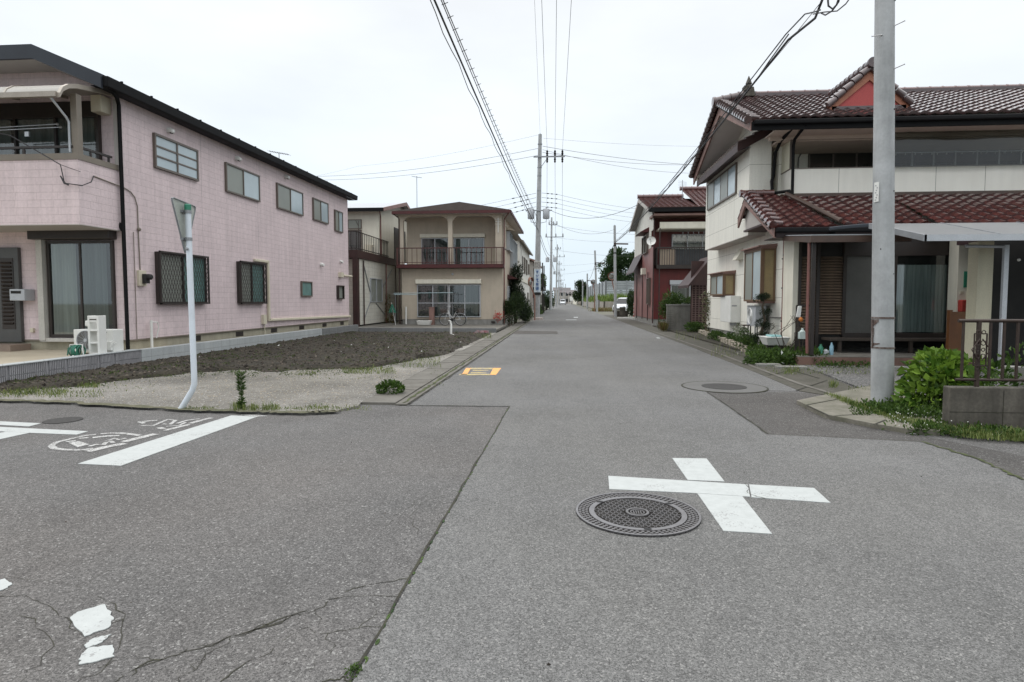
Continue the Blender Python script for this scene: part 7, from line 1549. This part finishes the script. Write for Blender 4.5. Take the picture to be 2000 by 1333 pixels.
# planters and blocks in front of the van
m_ = MB(); p = G(1207, 619); m_.box(p.x-.05, p.x+.9, p.y+.2, p.y+.9, 0, .5); m_.box(p.x+.15, p.x+.65, p.y, p.y+.2, 0, .85); solo('block_stack', m_, CONC_D, 'stack of dark blocks in front of the parked white van', 'blocks'); m_ = MB(); p = G(1225, 618); m_.box(p.x-.1, p.x+.15, p.y, p.y+.1, .2, .65); solo('notice_board', m_, WHITE, 'small white board before the van and hedge', 'board')
# cars
def car(label, base, yaw, L=4.3, Wd=1.7, H=1.75, van=True):
    t = thing('parked_car', label, 'car', base); b = V(base); rot = Matrix.Rotation(yaw, 3, 'Z')
    def T_(x, y, z): return b+rot @ V((x, y, z))
    # stations along the length y (front = -L/2)
    st = [(-L/2, .35, .45, .62, .70, .0), (-L/2+.12, .28, .62, .80, .80, .0), (-L/2+.7, .25, .92, .84, .80, .0), (-L/2+1.0, .25, .98, .85, .79, .02), (-L/2+1.75, .25, 1.0, .85, .66, H-1.12), (-L/2+2.1, .25, 1.0, .85, .64, H-1.02), (L/2-.5, .25, 1.0, .85, .64, H-1.02), (L/2-.15, .28, .98, .84, .66, H-1.1 if van else .15), (L/2, .35, .8, .80, .70, .02)]
    m = MB(); rows = []
    for (y, z0, zb_, wb, wr_, up) in st:
        k = Wd/1.7; q = [(-wb*k*.93, z0), (-wb*k, z0+.2), (-wb*k*.99, zb_), (-wr_*k, zb_+up), (-wr_*k*.6, zb_+up+.04), (wr_*k*.6, zb_+up+.04), (wr_*k, zb_+up), (wb*k*.99, zb_), (wb*k, z0+.2), (wb*k*.93, z0)]
        rows.append(len(m.v)); m.v += [T_(x, y, z) for x, z in q]
    for a, c in zip(rows, rows[1:]):
        for j in range(10): j2 = (j+1) % 10; m.f.append((a+j, a+j2, c+j2, c+j)); m.m.append(0)
    for a in (rows[0], rows[-1]): m.f.append(tuple(a+j for j in range(10))); m.m.append(0)
    m.build('body', CARW, t, smooth=True)
    k = Wd/1.7; m = MB(); y0, y1 = -L/2+1.0, -L/2+1.75; m.quad([T_(-.74*k, y0-.02, 1.06), T_(.74*k, y0-.02, 1.06), T_(.60*k, y1-.06, H-.10), T_(-.60*k, y1-.06, H-.10)]); m.build('windscreen', CARG, t)
    m = MB()
    for p in m.v: pass
    for s_ in (-1, 1): m.quad([T_(s_*.87*k, -L/2+1.5, 1.04), T_(s_*.87*k, L/2-.5, 1.04), T_(s_*.71*k, L/2-.55, H-.12), T_(s_*.71*k, -L/2+2.0, H-.12)])
    m.quad([T_(-.66*k, L/2+.03, .98), T_(.66*k, L/2+.03, .98), T_(.58*k, L/2-.08, H-.22), T_(-.58*k, L/2-.08, H-.22)]); m.build('side_window', CARG, t)
    for sx in (-1, 1):
        for y in (-L/2+.75, L/2-.75):
            c = T_(sx*.78*k, y, .31); w = MB().torus(c, .22, .09, rot @ V((1, 0, 0)), 22, 8).build('wheel', RUBBER, t, smooth=True); m = MB(); m.torus(c, .1, .08, rot @ V((1, 0, 0)), 14, 6); m.build('rim', STEEL, w)
        m = MB(); m.blob(T_(sx*.62*k, -L/2+.06, .70), (.16, .1, .09), 10, 6); m.build('headlight', LGREY, t); m = MB(); m.blob(T_(sx*.93*k, -L/2+1.25, 1.08), (.08, .06, .07), 8, 5); m.build('wing_mirror', CARW, t); m = MB(); m.box(0, 0, 0, 0, 0, 0) if False else m.blob(T_(sx*.72*k, L/2-.02, .85), (.06, .04, .16), 8, 5); m.build('tail_light', RED, t)
    m = MB(); m.hexa([T_(x, y, z) for z in (.38, .50) for x, y in ((-.5*k, -L/2-.01), (.5*k, -L/2-.01), (.5*k, -L/2+.1), (-.5*k, -L/2+.1))]); m.build('grille', RUBBER, t)
    m = MB(); m.hexa([T_(x, y, z) for z in (.55, .7) for x, y in ((-.18, L/2-.02), (.18, L/2-.02), (.18, L/2+.015), (-.18, L/2+.015))]); m.build('number_plate', WHITE, t)
p = G(1219, 611.5); car('white van parked facing the road behind the thin telecom pole', (p.x+.1, 72, 0), R(-22))
p = PY(1099, 590, 190); car('tiny white car driving away at the far end of the road', (p.x, 190, 0), 0)
# far end of the road
def far(label, px0, px1, y, h, rh, depth=10, wm=FARW, rm=FARR):
    a = PY(px0, 588, y).x; b = PY(px1, 588, y).x; t = thing('distant_house', label, 'house', ((a+b)/2, y, 0)); m = MB(); m.box(a, b, y, y+depth, 0, h); m.build('wall', wm, t); m = MB(); m.prism([(a-.6, y-.5, h), (a-.6, y+depth+.5, h), (a-.6, y+depth/2, h+rh)][::-1], (b-a+1.2, 0, 0)); m.build('roof', rm, t)
    n = max(2, int((b-a)/2.6)); F = Fy(y)
    for i in range(n):
        for z in ([.8, 3.4] if h > 4 else [.8]): x = a+(b-a)*(i+.25)/n; m = MB(); m.fb(F, x, x+(b-a)/n*.5, 0, .05, z, z+1.3); m.build('window', CARG, t)
far('low distant house with tiled roof closing the road view', 1093, 1112, 262, 4.8, 2.2); far('pinkish distant house at the right of the road end', 1110, 1123, 250, 4.2, 1.6); far('distant building left of the white car with flat roof', 1082, 1096, 280, 6, 1.5); far('pale blue distant hall behind the far mirror', 1164, 1178, 150, 5.4, .4, 12, FARB, FARB)
far('distant house glimpsed between fence and far tree', 1150, 1163, 185, 3.2, 1.6, 8, OFFW, FARR)
m_ = MB(); p = PY(1116, 585, 205); m_.box(p.x-.55, p.x+.55, 205, 205.1, 1.3, 2.7); m_.box(p.x-.4, p.x-.3, 205, 205.08, 0, 1.3); m_.box(p.x+.3, p.x+.4, 205, 205.08, 0, 1.3); solo('white_sign', m_, WHITE, 'small white board sign at the far end of the road', 'sign')
m_ = MB(); a = G(1121, 592); m_.box(4.4, 4.6, 190, 300, 0, 2.0); solo('pale_fence', m_, CREAM2, 'pale wall beside the road at the far end', 'wall')
structure('treeline', MB().box(-300, 300, 700, 720, 0, 4), M('far_trees', (.12, .15, .14), (.09, .12, .11), .05, 1, 0))

# ================================================================== NEAR RIGHT PLANTS AND CLUTTER
hy = thing('hydrangea', 'bright green broad leaved bush between the concrete pole and the fence', 'bush', (5.1, 8.0, 0))
m_ = MB()
for c, r, n in (((4.92, 8.3, .44), (.36, .42, .34), 380), ((4.75, 8.1, .32), (.34, .35, .30), 300), ((5.12, 8.2, .38), (.33, .4, .34), 260), ((4.88, 8.25, .60), (.24, .3, .18), 120), ((5.2, 8.5, .58), (.22, .3, .18), 100), ((4.6, 8.0, .2), (.25, .25, .18), 130)): clump(m_, c, r*1 if not isinstance(r, tuple) else tuple(q*random.uniform(.9, 1.12) for q in r), int(n*.5), .13, .095, .55, .0, .15); clump(m_, c, r, int(n*.35), .085, .055, .4, .2, .0)
m_.build('foliage', LEAF_HY, hy); m_ = MB()
for i in range(12): a = i*.52; m_.tube([(5.05+.08*math.cos(a), 8.25+.08*math.sin(a), 0), (5.05+.3*math.cos(a), 8.25+.3*math.sin(a), .5)], .008, 5)
m_.build('stem', LEAF_M, hy)
m_ = MB(); 
for c, r in (((5.6, 7.75, .5), (.4, .3, .42)), ((6.3, 7.9, .5), (.45, .35, .45)), ((7.1, 8.0, .45), (.5, .4, .4)), ((5.1, 7.6, .38), (.25, .2, .3))): clump(m_, c, r, 190, .10, .055, .4)
solo('shrub', m_, LEAF_W, 'leafy green shrub seen through the fence bars', 'shrub')
gg = MB(); wg = MB()
E_ = [G(1665, 800), G(1700, 812), G(1760, 835), G(1800, 840), G(1900, 862), G(2000, 868), G(2050, 872)]
for _ in range(8500):
    t_ = random.random()*(len(E_)-1); i = int(t_); p = E_[i].lerp(E_[i+1], t_-i); d = random.random()**1.2*(1.05 if i < 3 else .5); p = p+V((.10*d, d, 0))+V((random.gauss(0, .03), random.gauss(0, .03), 0))
    if p.y > 7.0 and p.x > fx0+.02 and p.y < 7.2: continue
    if (p.x-P0b.x)**2+(p.y-P0b.y)**2 < .026: continue
    blades(gg, p.x, p.y, .03, random.uniform(.02, .085), 1, .02, .004)
for _ in range(420):
    x = random.uniform(3.9, 5.0); y = random.uniform(7.15, 8.5); 
    if (x-P0b.x)**2+(y-P0b.y)**2 < .04 or (x < 4.3 and y < 7.5+.0) or x-y < -4.3: continue
    h = random.uniform(.04, .14); clump(wg, (x, y, h*.7), (.07, .07, h*.6), 14, .05, .025, .2, .5)
for _ in range(90):
    p = G(random.uniform(1670, 1745), random.uniform(798, 822)); clump(wg, (p.x, p.y+.05, .05), (.06, .05, .03), 12, .035, .018, .2, .5)
for _ in range(120):
    t_ = random.random()*3; p = G(1790+70*t_, 852+4*t_); x, y = p.x+random.gauss(0, .08), p.y+random.uniform(0, .45); clump(wg, (x, y, .05), (.06, .05, .05), 10, .045, .02, .2, .5)
gg.build('grass', GRASS, kind='stuff'); wg.build('weeds', LEAF_W, kind='stuff')
fw2 = MB()
for _ in range(120): p = G(random.uniform(1750, 1960), random.uniform(825, 850)); fw2.blob((p.x, p.y+random.uniform(0, .2), random.uniform(.05, .13)), .006, 5, 3)
fw2.build('tiny_flowers', WHITE, kind='stuff')
# ground cover before the cream house
gc = MB()
for _ in range(520):
    p = G(random.uniform(1465, 1610), random.uniform(688, 715)); 
    if p.y < 13.3: continue
    h = random.uniform(.1, .3); clump(gc, (p.x, p.y, h*.6), (.14, .14, h*.6), 16, .085, .045, .3, .5)
for _ in range(150): p = G(random.uniform(1600, 1705), random.uniform(703, 722)); clump(gc, (p.x, p.y, .05), (.12, .10, .07), 10, .06, .03, .3, .5)
for _ in range(60): p = G(random.uniform(1740, 1800), random.uniform(703, 716)); clump(gc, (p.x, p.y, .05), (.12, .10, .07), 10, .06, .03, .3, .5)
gc.build('ground_cover', LEAF_W, kind='stuff')
g3 = MB(); w3 = MB()
def gpatch(mb, l, r, t, b, n, h, w=.004):
    for _ in range(n): p = G(random.uniform(l, r), random.uniform(t, b)); blades(mb, p.x, p.y, .03, random.uniform(.4, 1.2)*h, 1, .02, w)
for _ in range(1300):
    x = random.uniform(-9, -3); y = 9+16*random.random()**1.3; 
    if sh(x, y) < .05 or mnoise.noise(V((x*.6, y*.6, 7))) < -.05: continue
    clump(w3, (x, y, sh(x, y)+.015), (.07, .07, .02), 7, .035, .018, .2, .5)
for _ in range(170):
    x = random.uniform(-8.6, -3.1); y = yb_(x)+random.gauss(-.15, .35); clump(w3, (x, y, .045), (.09, .07, .02), 8, .035, .016, .2, .5)
w3.build('weeds', LEAF_S, kind='stuff')
for q in ((0, 200, 768, 781, 500, .05), (480, 720, 798, 806, 300, .035), (560, 780, 726, 745, 300, .035), (700, 860, 695, 716, 500, .05), (300, 700, 655, 720, 500, .03), (20, 300, 740, 770, 250, .04), (0, 130, 766, 776, 500, .07), (150, 190, 755, 762, 200, .08), (670, 770, 722, 734, 700, .07), (580, 620, 730, 737, 120, .05), (780, 860, 705, 722, 300, .08), (930, 960, 654, 664, 220, .18), (600, 640, 796, 804, 60, .05), (455, 480, 798, 808, 130, .10), (488, 502, 800, 808, 70, .08), (515, 545, 798, 808, 120, .09), (360, 420, 800, 805, 120, .03), (560, 720, 800, 808, 130, .03), (1500, 1600, 716, 735, 300, .05), (1530, 1560, 722, 735, 160, .08), (1620, 1636, 752, 762, 100, .09), (1660, 1712, 760, 772, 300, .04), (1600, 1700, 715, 735, 300, .06), (1745, 1760, 752, 770, 100, .05), (1390, 1500, 670, 700, 500, .1), (735, 790, 620, 636, 400, .25)): gpatch(g3, *q)
for q in ((840, 870, 700, 760, 60, .05), (1320, 1400, 650, 668, 300, .16)): gpatch(g3, *q)
g3.build('grass', GRASS, kind='stuff')
wc = MB(); c = G(763, 772); clump(wc, (c.x, c.y, .09), (.20, .16, .12), 420, .06, .035, .35, .4); solo('weed', wc, LEAF_W, 'round green weed clump at the kerb end of the vacant lot', 'weed')
wt = thing('tall_weed', 'tall thin feathery weed growing at the lot edge beside the bent pole', 'weed', (G(472, 802).x, G(472, 802).y, .03)); c = G(472, 803); tp = PY(469, 730, c.y)
m_ = MB(); m_.tube([(c.x, c.y, 0), (c.x+.005, c.y, tp.z*.5), tp], [.008, .006, .003], 6); m_.build('stem', LEAF_M, wt); m_ = MB()
for _ in range(260): t_ = random.uniform(.25, 1); z = tp.z*t_; a = random.uniform(0, 6.28); leaf(m_, V((c.x, c.y, z)), V((math.cos(a), math.sin(a), random.uniform(.3, 1.2))), .055+.035*(t_ > .5), .008, .1)
for _ in range(40): a = random.uniform(0, 6.28); leaf(m_, V((c.x, c.y, random.uniform(.02, .15))), V((math.cos(a), math.sin(a), random.uniform(.2, .8))), .08, .022, .1)
m_.build('leaves', LEAF_W, wt)
# stone edging, planting bed
ORDN = 'first second third fourth fifth sixth seventh eighth ninth tenth eleventh twelfth thirteenth fourteenth fifteenth sixteenth seventeenth eighteenth nineteenth twentieth twenty-first twenty-second twenty-third twenty-fourth twenty-fifth twenty-sixth'.split()
pts = [p+V((-.14, 0, 0)) for p in (G(1372, 652), G(1400, 664), G(1440, 679), G(1466, 690), G(1482, 697))]; k = 0
for a, b in zip(pts, pts[1:]):
    n = max(2, int((b-a).length/.42))
    for i in range(n):
        p = a.lerp(b, (i+.5)/n); m_ = MB(); s_ = random.uniform(.85, 1.1); d = (b-a).normalized(); h = random.uniform(.18, .26)
        q = V((-d.y, d.x, 0)); e = d*(.17*s_); f = q*.07; c4 = [p-e-f, p+e-f, p+e+f, p-e+f]; m_.hexa([V((v.x, v.y, 0)) for v in c4]+[V((v.x*.97+p.x*.03, v.y*.97+p.y*.03, h)) for v in c4])
        o = m_.build('edging_stone', STONE, bevel=.02, org=(p.x, p.y, 0)); o['label'] = ORDN[k]+' rough pale edging stone of the garden bed counting from the far end'; k += 1; o['category'] = 'stone'; o['group'] = 'row of stones edging the garden bed'
tp_ = thing('topiary', 'pruned dark juniper with cloud tufts before the cream house bay window', 'tree', (5.35, 16.9, .06)); yt = 16.9
def yy(px, py): return PY(px, py, yt)
m_ = MB(); tr_ = [yy(1488, 690), yy(1487, 650), yy(1494, 625), yy(1489, 600), yy(1493, 582)]; m_.tube(tr_, [.05, .045, .035, .03, .02], 8); m_.build('trunk', BARK, tp_); m_ = MB()
for (px, py, r, n) in ((1496, 580, (.22, .2, .12), 700), (1484, 583, (.14, .15, .12), 300), (1494, 612, (.16, .16, .16), 500), (1488, 632, (.17, .18, .18), 550), (1500, 640, (.18, .16, .16), 500), (1490, 655, (.24, .2, .18), 700), (1475, 662, (.2, .2, .2), 500)): bushy(m_, yy(px, py), r, n, .045, .012, 5)
m_.build('foliage', LEAF_C, tp_)
shrub('shrub', 'low mixed green shrub at the foot of the pruned juniper', [((5.0, 16.9, .25), (.28, .3, .22)), ((5.2, 17.4, .35), (.25, .3, .28))], LEAF_M, 1300, .06, .03)
shrub('shrub', 'green bush at the end of the stone edged garden bed', [(tuple(G(1372, 645)+V((.2, .6, .35))), (.5, .8, .4)), (tuple(G(1355, 652)+V((.1, .3, .2))), (.45, .6, .28))], LEAF_M, 2400, .10, .045)
shrub('shrub', 'short leafy plants in the garden bed below the water heater', [((5.45, 19.6, .22), (.22, 1.2, .18)), ((5.42, 21.6, .22), (.22, 1.0, .18))], LEAF_M, 1300, .08, .04)
shrub('shrub', 'tall spiky yellow green bush behind the stained concrete wall', [((5.5, 30.5, 1.3), (.55, .6, .7)), ((5.3, 31, .8), (.4, .5, .7)), ((6.6, 30.5, 1.2), (.7, .6, .4))], LEAF_M, 2200, .2, .035)
vb = MB()
for _ in range(500): t_ = random.random(); p = PY(1386+random.gauss(0, 7), 570+85*t_, 24.6); leaf(vb, p+V((0, random.uniform(-.3, .3), 0)), V((random.uniform(-1, 1), random.uniform(-1, .2), random.uniform(-1, .6))), .12, .06)
solo('climbing_vine', vb, leafmat('vine', [(.03, .05, .015), (.12, .13, .05), (.22, .2, .12)]), 'thin climbing vine at the far corner of the cream house', 'plant')
dr_ = MB()
for _ in range(70): c = G(1296, 648); leaf(dr_, V((c.x+random.gauss(0, .08), c.y+random.gauss(0, .2), 0)), V((random.uniform(-.5, .5), random.uniform(-.5, .5), 1.4)), .5, .025, .1)
solo('dry_grass_tuft', dr_, DRYW, 'orange dry grass tuft beside the stained concrete wall', 'plant')
# basin, pots, air conditioner on the side wall
bs = thing('wash_basin', 'white plastic basin with a turquoise lid on the green weeds', 'basin', (5.1, 15.6, .25)); c = PY(1512, 665, 15.4); w = PY(1535, 662, 15.4).x-c.x; zt_ = PY(1512, 659, 15.4).z; zb_ = PY(1512, 674, 15.4).z
m_ = MB(); m_.hexa([(c.x-w*.75, 15.2, zb_), (c.x+w*.75, 15.2, zb_), (c.x+w*.75, 15.6, zb_), (c.x-w*.75, 15.6, zb_), (c.x-w, 15.1, zt_), (c.x+w, 15.1, zt_), (c.x+w, 15.7, zt_), (c.x-w, 15.7, zt_)]); m_.box(c.x-w*1.04, c.x+w*1.04, 15.08, 15.72, zt_, zt_+.015); m_.build('tub', WHITE, bs, bevel=.01); MB().box(c.x-w*.5, c.x+w*.4, 15.2, 15.6, zt_+.015, zt_+.06).build('lid', M('turquoise', (.30, .55, .55), (.26, .48, .48), 4, .4, 0), bs, bevel=.015)
MB().box(c.x-.2, c.x+.2, 15.3, 15.5, 0, zb_).build('support', CONC_D, bs)
a2 = thing('air_conditioner', 'outdoor air conditioner on a stand below the cream house bay window', 'air conditioner', (5.5, 18.6, .7)); zc0 = PX(1470, 632, 5.4).z; yA = PX(1484, 610, 5.5).y; 
m_ = MB(); m_.box(5.38, 5.68, yA, yA+.78, .72, 1.30); m_.build('casing', LGREY, a2, bevel=.015); m_ = MB(); m_.torus((5.375, yA+.48, 1.0), .22, .014, V((1, 0, 0)), 26, 5)
for k in range(1, 6): m_.torus((5.375, yA+.48, 1.0), .22*k/6, .005, V((1, 0, 0)), 22, 4)
m_.build('grille', WHITE, a2); MB().box(5.33, 5.75, yA-.05, yA+.85, 1.31, 1.33).build('top_cover', WHITE, a2); m_ = MB()
for (x, y) in ((5.4, yA+.05), (5.4, yA+.7), (5.66, yA+.05), (5.66, yA+.7)): m_.box(x-.015, x+.015, y-.015, y+.015, .05, .72)
m_.build('stand', GREY, a2)
pt = thing('plant_stand', 'small wooden plant stand beside the bay window wall', 'stand', (5.2, 18.3, .06)); m_ = MB(); y = 17.9; p = PY(1457, 637, y); m_.box(p.x-.15, p.x+.25, y, y+.3, p.z, p.z+.03); m_.box(p.x-.05, p.x-.02, y+.05, y+.08, .05, p.z); m_.box(p.x+.18, p.x+.21, y+.2, y+.23, .05, p.z); m_.build('stand', BROWNM, pt)
shrub('flowering_plant', 'white flowering plant under the air conditioner of the cream house', [((5.15, 17.9, .5), (.22, .25, .25))], leafmat('pale_bloom', [(.08, .13, .04), (.3, .33, .2), (.55, .55, .48)]), 420, .05, .03)
# trellis with hanging things, bottles, branches
tl = thing('trellis', 'dark wire trellis panel leaning by the shutters', 'trellis', (5.4, 14.6, .1)); yt2 = 14.5; a = PY(1556, 600, yt2).x; b = PY(1583, 600, yt2).x; z1 = PY(1565, 597, yt2).z
m_ = MB(); m_.bar((a, yt2, .1), (a, yt2, z1), .03); m_.bar((b, yt2, .1), (b, yt2, z1), .03); m_.bar((a, yt2, z1), (b, yt2, z1), .03)
for k in range(9): z = .4+k*(z1-.45)/9; m_.bar((a, yt2, z), (b, yt2, z), .012)
m_.build('frame', DBRONZE, tl)
p = PY(1560, 610, 14.4); m_ = MB(); m_.hexa([(p.x-.06, 14.38, p.z-.12), (p.x+.04, 14.38, p.z-.12), (p.x+.04, 14.42, p.z-.12), (p.x-.06, 14.42, p.z-.12), (p.x-.02, 14.38, p.z+.14), (p.x+.06, 14.38, p.z+.14), (p.x+.06, 14.42, p.z+.14), (p.x-.02, 14.42, p.z+.14)]); solo('hanging_bag', m_, WHITE, 'white cloth hanging at the top of the trellis', 'cloth', bevel=.01)
m_ = MB().blob(p+V((.04, -.03, -.17)), (.05, .05, .055), 10, 8); solo('orange_ball', m_, M('orange_net', (.55, .18, .03), (.45, .14, .03), 8, .6, 0), 'small orange ball hanging below the white cloth', 'ball', smooth=True)
p = PY(1567, 654, 14.3); m_ = MB(); m_.box(p.x-.08, p.x+.08, 14.25, 14.35, p.z-.1, p.z+.06); m_.lathe((p.x, 14.3, p.z+.06), [(.07, 0), (.03, .05), (.025, .09)], 8); solo('plastic_jug', m_, M('pale_plastic', (.5, .58, .55), (.42, .5, .48), 5, .4, 0), 'translucent plastic jug hanging on the trellis', 'jug', bevel=.01)
m_ = MB()
for i in range(9): x = a-.25+random.random()*.4; m_.tube([(x, 14.5, .1), (x+random.uniform(-.3, .35), 14.4, .7), (x+random.uniform(-.45, .5), 14.4, 1.1)], [.012, .008, .004], 5)
solo('bare_twigs', m_, BARK, 'bare twiggy stems before the trellis', 'twigs')
for px, w, h, mat, lb in ((1603, .05, .24, GREEN, 'green bottle with round label under the slatted shutter'), (1613, .07, .13, LGREY, 'small clear tub between the two bottles'), (1624, .042, .28, M('blue_bottle', (.25, .42, .52), (.2, .34, .42), 4, .4, 0), 'slim pale blue bottle beside the clear tub')):
    p = PY(px, 683, 14.2); m_ = MB(); m_.lathe((p.x, 14.2, .215), [(w, 0), (w, h*.7), (w*.5, h*.85), (w*.4, h)], 14); solo('bottle' if 'bottle' in lb else 'plastic_tub', m_, mat, lb, 'bottle' if 'bottle with' in lb or 'slim' in lb else 'tub', smooth=True)
m_ = MB(); p = PY(1975, 720, 8.6); m_.box(p.x-.08, p.x+.12, 8.5, 8.7, 0, PY(1975, 716, 8.6).z); solo('grey_block', m_, CONC, 'pale speckled stone block behind the fence ornament', 'block')
for q in ((1500, 716, .25), (1545, 721, .3), (1760, 722, .2)):
    c = G(q[0], q[1]); m_ = MB(); m_.box(c.x-q[2], c.x+q[2], c.y-.1, c.y+.12, 0, .06); solo('paving_piece', m_, CONC, {1500: 'broken pale slab piece nearest the green weeds', 1545: 'longer broken pale slab at the yard edge', 1760: 'pale slab piece right of the thick pole'}[q[0]], 'slab', bevel=.01)
